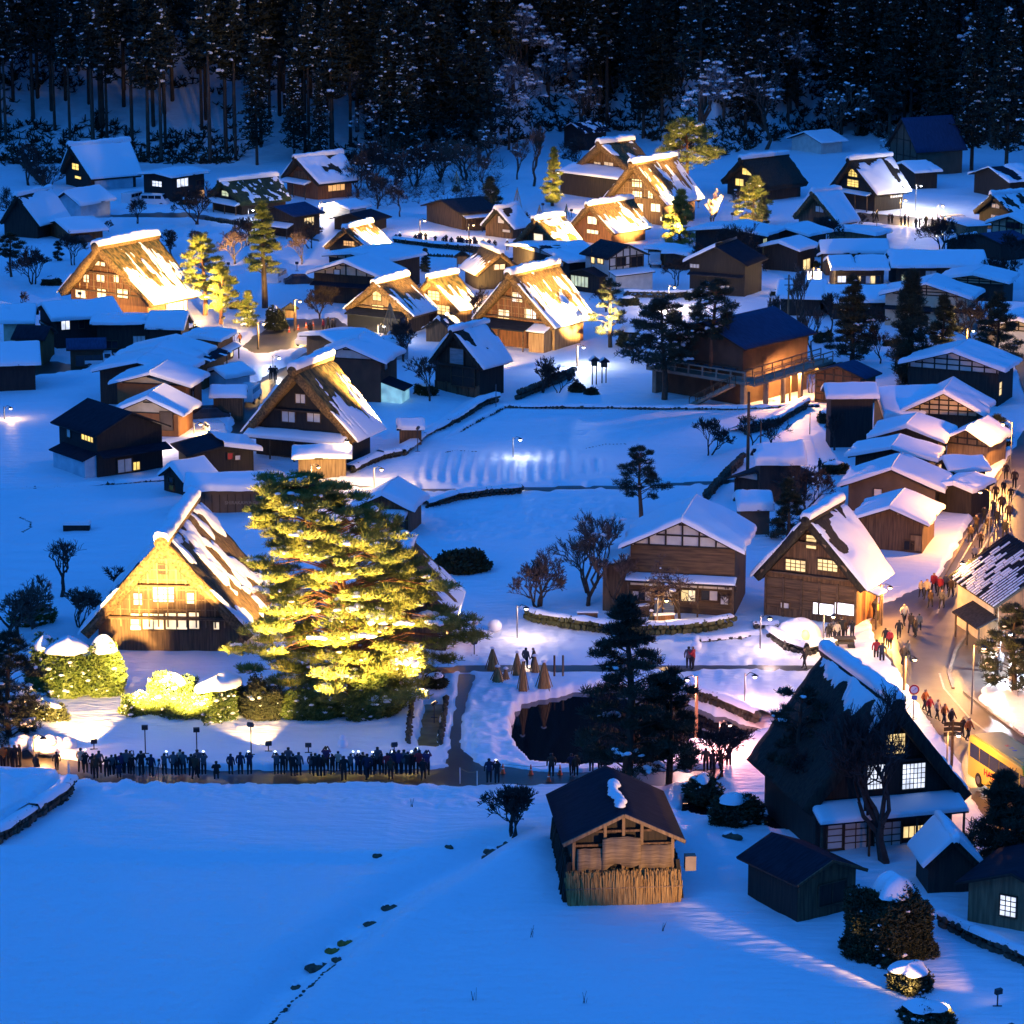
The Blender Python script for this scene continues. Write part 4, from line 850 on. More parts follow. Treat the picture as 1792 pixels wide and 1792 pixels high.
hs((1668, 388), (1700, 386), 412, 1650, 1700, 'wooden street stall with thin snow and goods in front', cat='stall', wall='woodlight', he=1.9, L=4, T=.15)
hs((764, 556), (780, 550), 606, 738, 790, 'little roofed gatehouse between the thatched houses', cat='hut', wall='wood', roof='tile', snow='speck', he=2.0, L=4)
hs((670, 588), (700, 586), 3.0, None, None, 'pale glazed storefront shed beside the rope cone', cat='shed', wall='corrug', he=2.4, W=3, az=80, L=3, T=.1)
# ---------------------------------------------------------------- vegetation
def tufts(C, size, rng, k=7, up=.35, wid=.11):
    """small fans of needle blades around the points C"""
    n = len(C); d = rng.normal(size=(n, k, 3)); d[..., 2] = np.abs(d[..., 2]) * .9 + up * 0 ; d[..., 2] += rng.uniform(-.5, up, (n, k)); d /= np.linalg.norm(d, axis=-1, keepdims=True)
    p = np.cross(d, rng.normal(size=(n, k, 3))); p /= np.linalg.norm(p, axis=-1, keepdims=True)
    l = size * rng.uniform(.6, 1.2, (n, k, 1)); c = np.repeat(C[:, None], k, 1)
    V = np.stack([c - p * l * wid * .5, c + p * l * wid * .5, c + d * l + p * l * wid * .3, c + d * l - p * l * wid * .3], 2).reshape(-1, 3)
    return V, np.arange(len(V)).reshape(-1, 4)
def merge(parts):
    V = []; Fs = []; n = 0
    for v, f in parts:
        V.append(v); Fs.append(f + n); n += len(v)
    return np.concatenate(V), np.concatenate(Fs)
def snowclumps(pts, rs, rng, flat=.55):
    mb = MB()
    for p, r in zip(pts, rs):
        if r < .25: mb.blob(p, r * rng.uniform(.8, 1.6), r * rng.uniform(.8, 1.3), r * flat, int(rng.integers(1e6)), 7, 4, .45); continue
        a = rng.uniform(0, 6.28)
        for j in range(4):                                    # a broken ridge of snow along the bough
            d = (j - 1.5) * r * .62; mb.blob((p[0] + math.cos(a) * d + rng.normal(0, .12) * r, p[1] + math.sin(a) * d + rng.normal(0, .12) * r, p[2] - abs(d) * .22 + rng.normal(0, .06) * r), r * rng.uniform(.35, .62), r * rng.uniform(.3, .5), r * flat * rng.uniform(.45, .8), int(rng.integers(1e6)), 8, 4, .5)
    return mb.mesh('snow', M['roofsnow'], True)
def put(label, cat, name, meshes, loc, rz=0, sc=1, group=None):
    """a thing made of (part name, mesh) at loc"""
    t = thing(name, label, cat, loc, rz, group)
    t.scale = (sc, sc, sc) if not isinstance(sc, tuple) else sc
    for nm, me, *kd in meshes:
        if me is not None: obj(nm, me, t, 'stuff' if nm == 'snow' else None)
    return t
def cedar_mesh(seed, H=26.0, r0=3.0, zb=.42, nb=230, snow=70, mfol='cedar', big=1.0):
    rng = np.random.default_rng(seed)
    tr = MB().tube([(0, 0, -1), (.05, .02, H * .3), (0, .05, H * .7), (0, 0, H)], [.34, .28, .15, .03], 6).mesh('trunk', M['bark'])
    V = []; Q = []; n = 0; SP = []; SR = []
    for i in range(nb):
        t = (i + rng.random()) / nb; z = H * (zb + (1 - zb) * t ** .9)
        r = r0 * (1 - t) ** .75 * rng.uniform(.55, 1.12) + .25
        if t < .12: r *= .5 + 4 * t
        a = rng.uniform(0, 2 * PI); ca, sa = math.cos(a), math.sin(a)
        dz = -.35 * r * rng.uniform(.3, 1.2)
        C = np.array([[ca * r * s, sa * r * s, z + dz * s * s + .15 * r * s] for s in np.linspace(.35, 1, 4)]) + rng.normal(0, .12, (4, 3))
        v, f = tufts(C, (.62 + .2 * r / r0) * big, rng, 4, .1, .42); V.append(v); Q.append(f + n); n += len(v)
        if snow and rng.random() < snow / nb: SP.append(C[rng.integers(1, 4)] + [0, 0, .12]); SR.append(.08 + .5 * rng.random() ** 2.2)
    return [('trunk', tr), ('crown', npmesh('crown', np.concatenate(V), [np.concatenate(Q)], M[mfol])), ('snow', snowclumps(SP, SR, rng) if SP else None)]
def pine_mesh(seed, H, spread, zb, pads=70, tpp=55, mneedle='needle', mbark='barkred', snow=.35, tsize=.42, lean=0.0, cone=.5, flat=.32, padr=1.0, k=7, ts=.9):
    """red pine: a bent trunk, limbs and flat pads of needles"""
    rng = np.random.default_rng(seed)
    P = [(lean * H * t * t + .25 * math.sin(t * 5 + seed) * H / 14, .2 * math.sin(t * 4 + 1 + seed) * H / 14, -.5 + (H + .2) * t) for t in np.linspace(0, 1, 9)]
    mb = MB().tube(P, [H * .030 * (1 - t) ** .7 + .03 for t in np.linspace(0, 1, 9)], 7)
    V = []; Q = []; n = 0; SP = []; SR = []
    for i in range(pads):
        t = (i + .5) / pads; z = H * (zb + (1 - zb) * t) + rng.normal(0, H * .018)
        prof = ((1 - t) ** cone) * min(1, .55 + 2.2 * t)
        r = spread * prof * math.sqrt(rng.uniform(.12, 1.0)); a = i * 2.4 + rng.normal(0, .35); r *= 1 + .22 * math.sin(3 * a + t * 9 + seed) * (1 - t)
        tt = min(1, max(0, (z - .12 * r) / H)); b = np.array([np.interp(tt, np.linspace(0, 1, 9), [p[j] for p in P]) for j in range(3)])
        c = b + [math.cos(a) * r, math.sin(a) * r, .10 * r + .3]
        if r > .5: mb.tube([tuple(b), tuple(b + (c - b) * .5 + [0, 0, .12 * r]), tuple(c - [0, 0, .1])], [.035 * H / 8 * (1 - .6 * t) + .02, .025 * H / 10 + .015, .015], 4, False)
        pr = padr * spread / 5 * rng.uniform(.75, 1.35) * (1.1 - .45 * t)
        m = tpp; q = rng.normal(size=(m, 3)); q /= np.linalg.norm(q, axis=1, keepdims=True); q *= rng.random((m, 1)) ** .4
        C = c + q * [pr * 1.25, pr * 1.25, pr * flat * 1.4]
        v, f = tufts(C, tsize, rng, k, ts); V.append(v); Q.append(f + n); n += len(v)
        if rng.random() < snow:
            for _ in range(rng.integers(1, 4)):
                SP.append(c + rng.normal(0, pr * .5, 3) * [1, 1, .2] + [0, 0, pr * flat * 1.1]); SR.append(pr * (.12 + .45 * rng.random() ** 1.6))
    return [('trunk', mb.mesh('trunk', M[mbark])), ('crown', npmesh('crown', np.concatenate(V), [np.concatenate(Q)], M[mneedle])), ('snow', snowclumps(SP, SR, rng, .5) if SP else None)]
def bare_mesh(seed, H, spread=.5, depth=5, mname='twig', trunk=.22, r0=None, nb=3, up=.25, snow=0, twist=.22, multi=1, first=.28):
    rng = random.Random(seed); mb = MB(); tw = MB(); tips = []; r0 = r0 or H * .022
    def grow_(p, d, l, r, k):
        m = tw if k <= depth - 3 else mb
        mid = p + d * l * .5 + Vector([rng.gauss(0, 1) for _ in range(3)]) * l * twist * .35
        q = p + d * l + Vector([rng.gauss(0, 1) for _ in range(3)]) * l * twist * .3
        r = max(r, .024)
        m.tube([p, mid, q], [r, r * .82, r * .62], 5 if k >= depth - 1 else 3, False)
        if k == 0: tips.append(q); return
        for i in range(nb + (1 if k < 3 and rng.random() < .5 else 0)):
            a = Vector([rng.gauss(0, 1) for _ in range(3)]); a = (a - d * a.dot(d)).normalized()
            e = (d + a * rng.uniform(spread * .6, spread * 1.5) + Vector((0, 0, up))).normalized()
            o = p.lerp(q, rng.uniform(.55, 1)) if i else q
            grow_(o, e, l * rng.uniform(.58, .86), r * .6, k - 1)
    for i in range(multi):
        d = Vector((rng.gauss(0, .3) * (multi > 1), rng.gauss(0, .3) * (multi > 1), 1)).normalized()
        grow_(Vector((rng.uniform(-.2, .2) * (multi > 1), rng.uniform(-.2, .2) * (multi > 1), -.3)), d, H * first, r0, depth)
    g = np.random.default_rng(seed); pts = [tuple(tips[rng.randrange(len(tips))]) for _ in range(snow)]
    return [('trunk', mb.mesh('trunk', M['bark'] if mname != 'twigdark' else M['twigdark'])), ('crown', tw.mesh('crown', M[mname])), ('snow', snowclumps(pts, [H * .02 * g.uniform(.6, 1.8) for _ in pts], g) if pts else None)]
def bush_mesh(seed, rx, ry, rz, n=900, mname='leaf', size=.18, cap=.5, specks=25, tall=0.0, stems=3):
    rng = np.random.default_rng(seed)
    n = int(n * 1.5); q = rng.normal(size=(n, 3)); q /= np.linalg.norm(q, axis=1, keepdims=True); q[:, 2] = np.abs(q[:, 2])
    lump = 1 + .16 * np.sin(q[:, 0] * 5 + seed) * np.sin(q[:, 1] * 4 + 1) + .1 * np.sin(q[:, 2] * 9 + seed)
    q = q * (rng.uniform(.72, 1.02, (n, 1)) * lump[:, None])
    f_ = np.clip((1 - np.clip(q[:, 2], 0, .995) ** 2.6) / np.maximum(1 - np.clip(q[:, 2], 0, .995) ** 2, .02), 1, 2.2) ** .5
    C = q * np.stack([rx * f_, ry * f_, np.full(len(f_), rz)], 1) + [0, 0, tall]
    v, f = tufts(C, size, rng, 6, .4, .45)
    core = MB().blob((0, 0, tall), rx * .74, ry * .74, rz * .78, seed, 12, 6, .12, True)
    nv = len(v); v = np.concatenate([v, np.array(core.v)]); f = np.concatenate([f, np.array(core.f) + nv])
    SP = []; SR = []
    for i in rng.choice(n, specks, False):
        SP.append(C[i] + [0, 0, .05]); SR.append(rng.uniform(.05, .15) * min(1.25, (rx + rz) / 3))
    mb = MB()
    for p, r in zip(SP, SR): mb.blob(p, r * 1.3, r * 1.2, r * .6, int(rng.integers(1e6)), 7, 4, .4)
    if cap: mb.blob((rng.uniform(-.12, .12) * rx, -.05 * ry, tall + rz * .84), rx * cap * 1.1, ry * cap * 1.1, rz * .27, seed + 5, 22, 8, .32, True)
    tr = MB()
    for i in range(stems): tr.tube([(rng.normal(0, .12) * rx, rng.normal(0, .12) * ry, -.4), (rng.normal(0, .25) * rx, rng.normal(0, .25) * ry, tall + rz * .5)], [.07, .04], 5)
    return [('trunk', tr.mesh('trunk', M['bark'])), ('crown', npmesh('crown', v, [f], M[mname])), ('snow', mb.mesh('snow', M['roofsnow'], True))]
# ---- the cedar forest on the slope behind the village
cv = [cedar_mesh(100 + i, H=24 + 1.6 * i, r0=3.5 + .2 * i, zb=.08 + .12 * (i % 3), nb=270, snow=[70, 20, 120, 60, 8, 100][i]) for i in range(6)]
hic = [cedar_mesh(130 + i, H=27 + i, r0=3.4, zb=.40 + .08 * i, nb=190, snow=[50, 20, 70][i]) for i in range(3)]
lowc = [cedar_mesh(120 + i, H=27, r0=5.6, zb=.06, nb=46, snow=0, big=1.9) for i in range(3)]
CEDL = 'tall dark cedar flecked with snow in the forest behind the village'
_rf = random.Random(77)
cand = []
def tree_ok(px, Yd, x, y):
    return True
for row in range(14):
    dist = 3 + row * 4.6 + row * row * .2
    qx = -.205
    while qx < .205:
        qq = qx + _rf.uniform(-.006, .006); y0 = float(np.interp(qq, _hq, _hy))
        pxl = CX + F * qq / ct
        gap = 0
        if pxl < 330: gap = 2 if pxl > 120 else 5                     # clearing on the left slope
        if 860 < pxl < 1010: gap = 14                                  # the little valley
        if 1225 < pxl < 1400: gap = 6
        if pxl > 1440 or 640 < pxl < 860: gap = -4 + 2 * (row == 0)
        y = y0 + dist + gap + _rf.uniform(-2, 2)
        cand.append((qq * y, y, row, pxl)); qx += _rf.uniform(.0080, .0125) * (1 if row < 4 else 1.15) * (1.25 if row == 0 else 1)
_rf.shuffle(cand)
cand.sort(key=lambda c: c[2])
print('cedars', len(cand))
for i, (x, y, row, pxl) in enumerate(cand[:298]):
    put(CEDL, 'tree', 'cedar_tree', (hic[_rf.randrange(3)] if pxl < 640 and row < 5 else cv[_rf.randrange(6)]), (x, y, gz(x, y)), _rf.uniform(0, 6.28), _rf.uniform(.82, 1.15), 'cedars of the forest')
if len(cand) > 298:
    far = cand[298:]; VV = []; QQ = []; n = 0
    base = [np.array([v.co[:] for v in c[1][1].vertices]) for c in lowc]; bq = [np.array([p.vertices[:] for p in c[1][1].polygons]) for c in lowc]
    for x, y, row, pxl in far:
        j = _rf.randrange(3); VV.append(base[j] * _rf.uniform(.85, 1.15) + [x, y, gz(x, y)]); QQ.append(bq[j] + n); n += len(base[j])
    o = obj('distant_forest', npmesh('distant_forest', np.concatenate(VV), [np.concatenate(QQ)], M['cedar']), kind='stuff')
    tag(o, 'mass of dark cedars high on the slope behind the nearer trees', 'forest', None, 'stuff')
lit = cedar_mesh(140, H=27, r0=4.6, zb=.12, nb=420, snow=70, mfol='cedarlit') if False else cedar_mesh(140, H=27, r0=4.4, zb=.12, nb=420, snow=80)
p = gpt(838, 285); put('tallest lone cedar, its pointed top catching warm light, standing before the forest', 'tree', 'cedar_tree', lit, p, .4, 1.0)
for i, (px, py, s, lb) in enumerate([(515, 288, .62, 'cedar with brownish lit crown just right of the snowy slope house'), (560, 292, .55, 'smaller cedar thick with snow specks above the snowy patched roof'), (450, 290, .8, 'snow speckled cedar left of the brown crowned one'), (715, 300, .8, 'dark cedar above the bare scrub'), (1700, 300, .95, 'snow laden cedar beside the steep metal roofed house'), (1760, 310, 1.0, 'big cedar at the right edge with white snow specks')]):
    put(lb, 'tree', 'cedar_tree', cedar_mesh(150 + i, H=27, r0=4.0, zb=.15, nb=300, snow=110), gpt(px, py), i, s)
# snowy bare trees at the forest edge
for i, (px, py, hh, lb) in enumerate([(890, 262, 13, 'bare tree rimmed with snow in the little valley'), (1010, 250, 16, 'wide bare tree with snowy boughs above the dark hut'), (1340, 262, 18, 'tall bare tree, boughs outlined in snow, left of the temple roof'), (1460, 258, 15, 'bare tree heavy with snow clumps right of the temple roof'), (780, 262, 12, 'leafless tree with white tufts below the lone cedar'), (690, 292, 11, 'brownish leafless tree at the scrubby edge'), (850, 300, 10, 'leafless tree with warm tips left of the tall zelkova'), (1560, 290, 9, 'thin leafless tree left of the steep metal roof')]):
    put(lb, 'tree', 'bare_tree', bare_mesh(200 + i, hh, .75, 5, 'twig', snow=26 if i < 5 else 8), gpt(px, py), i * 1.3)
# ---- brush under the trees, thickened to darken the slope, and the wooded mountainside above them
g = np.random.default_rng(9); qq = g.uniform(-.21, .21, 11000); yy = np.interp(qq, _hq, _hy) + 2 + 62 * g.random(11000) ** 1.2
xx = qq * yy; dens = fbm(xx * .10, yy * .14, 44); clear = (qq < (640 - CX) / F) & (yy < np.interp(qq, _hq, _hy) + 24)
k = (dens > np.where(clear, .50, .30)); xx, yy = xx[k], yy[k]; zz = base_z(xx, yy)
v, f = tufts(np.stack([xx, yy, zz + .1], 1), 1.15, g, 7, .5, .22)
tag(obj('undergrowth', npmesh('undergrowth', v, [f], M['cedar']), kind='stuff'), 'dark brush under the cedars on the snowy slope', 'brush', None, 'stuff')
V = []; T_ = []; n = 0
for i in range(12000):
    if i < 4200: yc = 600 + 520 * g.random() ** .8; xc = g.uniform(-.32, .32) * yc
    elif i < 8600: yc = g.uniform(60, 760); xc = (max(118, .255 * yc) + 300 * g.random()) * (1 if i % 2 else -1)
    else: yc = -20 - 480 * g.random(); xc = g.uniform(-420, 420)
    z = gz(xc, yc); hh = g.uniform(16, 26); r = g.uniform(4.5, 7.5); a = g.uniform(0, 6.28)
    ring = [(xc + r * math.cos(a + j * 1.047) * g.uniform(.7, 1.2), yc + r * math.sin(a + j * 1.047) * g.uniform(.7, 1.2), z + g.uniform(0, 5)) for j in range(6)]
    V += ring + [(xc, yc, z + hh)]; T_ += [(n + j, n + (j + 1) % 6, n + 6) for j in range(6)]; n += 7
tag(obj('mountain_forest', npmesh('mountain_forest', V, [T_], M['cedar']), kind='stuff'), 'dark forest covering the mountainside above the village', 'forest', None, 'stuff')
fr = [bare_mesh(260 + i, 15 + 2 * i, .75, 6, 'frost', snow=60, multi=1 + i % 2) for i in range(3)]
for i in range(24):
    px = 660 + 1110 * ((i * .6180339) % 1); qx_ = (px - CX) / F / ct; yv = float(np.interp(qx_, _hq, _hy)) + 6 + 26 * ((i * .4142) % 1)
    put('frosted bare tree among the dark cedars on the slope', 'tree', 'bare_tree', fr[i % 3], (qx_ * yv, yv, gz(qx_ * yv, yv)), i * 1.1, .8 + .5 * ((i * .37) % 1), 'frosted bare trees of the forest')
tp_ = np.array([at(g.uniform(610, 880), g.uniform(298, 372))[:2] for _ in range(420)]); v, f = tufts(np.stack([tp_[:, 0], tp_[:, 1], base_z(tp_[:, 0], tp_[:, 1]) + g.uniform(.2, 1.6, 420)], 1), 1.1, g, 10, .8, .05)
tag(obj('thicket', npmesh('thicket', v, [f], M['twigdark']), kind='stuff'), 'dark brushwood thicket between the forest and the far lane', 'brush', None, 'stuff')
# ---- the glowing pine and other pines
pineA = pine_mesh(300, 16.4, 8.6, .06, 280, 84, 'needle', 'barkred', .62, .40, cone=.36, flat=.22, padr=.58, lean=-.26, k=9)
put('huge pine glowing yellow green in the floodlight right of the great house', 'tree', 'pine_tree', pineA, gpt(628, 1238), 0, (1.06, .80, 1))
put('big black pine silhouette beside the pond, hiding part of the dark water', 'tree', 'pine_tree', pine_mesh(301, 12.6, 4.9, .10, 84, 56, 'needledark', 'bark', .16, .42, cone=.85, flat=.24, padr=.72), gpt(1098, 1378), 0, 1)
put('shorter dark pine leaning against the big black pine at the pond', 'tree', 'pine_tree', pine_mesh(302, 7.6, 2.9, .12, 40, 54, 'needledark', 'bark', .14, .42, cone=.5, padr=.85, flat=.26), gpt(1172, 1372), 1, 1)
put('slim pine with bare lower trunk in the snow behind the farmhouse', 'tree', 'pine_tree', pine_mesh(303, 6.6, 2.5, .38, 30, 50, 'needledark', 'barkred', .03, .32, padr=.95, flat=.4), gpt(1120, 917), 0, 1)
put('pine with tall bare reddish trunk before the concrete hall', 'tree', 'pine_tree', pine_mesh(304, 12.6, 3.8, .55, 40, 60, 'needledark', 'barkred', .4, .4, cone=.3, padr=.95), gpt(1248, 702), 0, 1)
put('broad dark pine before the left end of the concrete hall', 'tree', 'pine_tree', pine_mesh(305, 10.8, 4.4, .36, 60, 60, 'needledark', 'bark', .22, .42, cone=.4, padr=.95), gpt(1160, 703), 2, 1)
put('sparse snowy pine by the right eave of the brightest house', 'tree', 'pine_tree', pine_mesh(306, 8.0, 2.6, .2, 26, 46, 'needledark', 'bark', .75, .36, cone=.5, padr=.95), gpt(1068, 612), 1, 1)
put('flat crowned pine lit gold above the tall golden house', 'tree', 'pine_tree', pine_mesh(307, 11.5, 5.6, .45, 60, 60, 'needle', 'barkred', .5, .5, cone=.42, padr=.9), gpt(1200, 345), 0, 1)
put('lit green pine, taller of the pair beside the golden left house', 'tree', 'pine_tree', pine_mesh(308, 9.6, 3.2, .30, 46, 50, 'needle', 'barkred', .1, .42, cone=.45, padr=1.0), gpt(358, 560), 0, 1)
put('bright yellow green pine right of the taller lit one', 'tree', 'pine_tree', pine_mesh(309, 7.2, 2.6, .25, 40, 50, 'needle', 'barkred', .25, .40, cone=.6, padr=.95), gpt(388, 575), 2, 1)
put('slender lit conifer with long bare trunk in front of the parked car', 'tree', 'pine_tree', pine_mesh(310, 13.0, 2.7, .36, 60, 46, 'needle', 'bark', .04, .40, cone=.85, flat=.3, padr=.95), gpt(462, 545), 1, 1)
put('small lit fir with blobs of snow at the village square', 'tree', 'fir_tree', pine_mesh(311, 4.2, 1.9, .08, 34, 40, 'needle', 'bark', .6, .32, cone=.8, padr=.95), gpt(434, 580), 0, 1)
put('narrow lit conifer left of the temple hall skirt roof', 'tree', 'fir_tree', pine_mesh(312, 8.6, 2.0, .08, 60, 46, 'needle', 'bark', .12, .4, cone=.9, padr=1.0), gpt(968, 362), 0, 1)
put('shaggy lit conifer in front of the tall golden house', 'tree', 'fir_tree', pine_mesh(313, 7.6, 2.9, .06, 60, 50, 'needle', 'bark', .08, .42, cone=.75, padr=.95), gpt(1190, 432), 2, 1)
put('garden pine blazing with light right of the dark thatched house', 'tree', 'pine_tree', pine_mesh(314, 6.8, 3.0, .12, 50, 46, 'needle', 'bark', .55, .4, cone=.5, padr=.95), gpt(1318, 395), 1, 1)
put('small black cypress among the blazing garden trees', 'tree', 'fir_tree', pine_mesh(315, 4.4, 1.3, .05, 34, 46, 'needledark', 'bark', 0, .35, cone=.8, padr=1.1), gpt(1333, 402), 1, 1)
put('dark spruce right of the concrete hall', 'tree', 'fir_tree', pine_mesh(316, 9.8, 3.2, .12, 70, 50, 'needledark', 'bark', .25, .42, cone=.85, padr=.95), gpt(1490, 640), 1, 1)
put('narrow black cypress before the cream timbered house', 'tree', 'cypress_tree', pine_mesh(317, 12.2, 2.3, .04, 90, 60, 'needledark', 'bark', .0, .45, cone=.55, padr=1.4, flat=.7), gpt(1592, 676), 1, 1)
put('dark fir with warm light behind it right of the cypress', 'tree', 'fir_tree', pine_mesh(318, 7.5, 2.6, .08, 56, 50, 'needledark', 'bark', .2, .42, cone=.8, padr=.95), gpt(1648, 640), 0, 1)
put('dark spreading spruce above the big timbered house', 'tree', 'fir_tree', pine_mesh(319, 8.6, 3.4, .08, 60, 50, 'needledark', 'bark', .25, .42, cone=.7, padr=.95), gpt(1742, 655), 0, 1)
put('low dark conifer under the shop house roof edge', 'tree', 'fir_tree', pine_mesh(320, 5.4, 2.0, .06, 40, 46, 'needledark', 'bark', .1, .38, cone=.7, padr=1.0), gpt(1378, 952), 0, 1)
put('black conifer hiding the nose of the yellow bus', 'tree', 'fir_tree', pine_mesh(321, 6.3, 2.7, .04, 64, 60, 'needledark', 'bark', .1, .4, cone=.6, padr=1.0), gpt(1758, 1536), 0, 1)
put('young open pine in front of the dark thatched slope', 'tree', 'pine_tree', pine_mesh(322, 9.0, 2.9, .28, 40, 34, 'needledark', 'bark', .1, .36, cone=.3, padr=.85), gpt(1398, 1445), 0, 1)
put('dark pine at the left edge on the snowfield', 'tree', 'pine_tree', pine_mesh(323, 5.6, 1.9, .45, 22, 46, 'needledark', 'bark', .2, .4, cone=.3, padr=1.0), gpt(20, 492), 0, 1)
put('small dark shrub pine alone on the left snowfield', 'tree', 'pine_tree', pine_mesh(324, 2.6, .8, .1, 16, 36, 'needledark', 'bark', .0, .3, padr=1.3), gpt(102, 462), 0, 1)
put('little dark fir before the twin lit houses', 'tree', 'fir_tree', pine_mesh(325, 3.0, 1.0, .06, 30, 40, 'needledark', 'bark', .1, .26, cone=.9, padr=1.1), gpt(744, 482), 0, 1)
put('dark snowy fir beside the little thatched hut', 'tree', 'fir_tree', pine_mesh(326, 5.2, 2.2, .06, 40, 46, 'needledark', 'bark', .3, .4, cone=.8, padr=.95), gpt(858, 375), 0, 1)
put('lit yew with leaning snow by the street edge houses', 'tree', 'pine_tree', pine_mesh(327, 3.6, 1.6, .1, 26, 40, 'needledark', 'bark', .3, .34, cone=.6, padr=1.0), gpt(1745, 795), 0, 1)
put('snowy garden tree glowing in the white lamp at right', 'tree', 'pine_tree', pine_mesh(328, 6.4, 2.6, .08, 50, 46, 'needledark', 'bark', .5, .38, cone=.4, padr=.95), gpt(1772, 1215), 0, 1)
put('golden lit bush tree behind the striped tile roof', 'tree', 'pine_tree', pine_mesh(329, 4.0, 1.4, .1, 26, 40, 'needle', 'bark', .0, .34, cone=.5, padr=1.1), gpt(1716, 1062), 0, 1)
put('dark snow laden conifer at the left edge beside the lit shrubs', 'tree', 'fir_tree', pine_mesh(330, 7.2, 3.0, .04, 60, 50, 'needledark', 'bark', .85, .36, cone=.5, padr=.95), gpt(18, 1300), 0, 1)
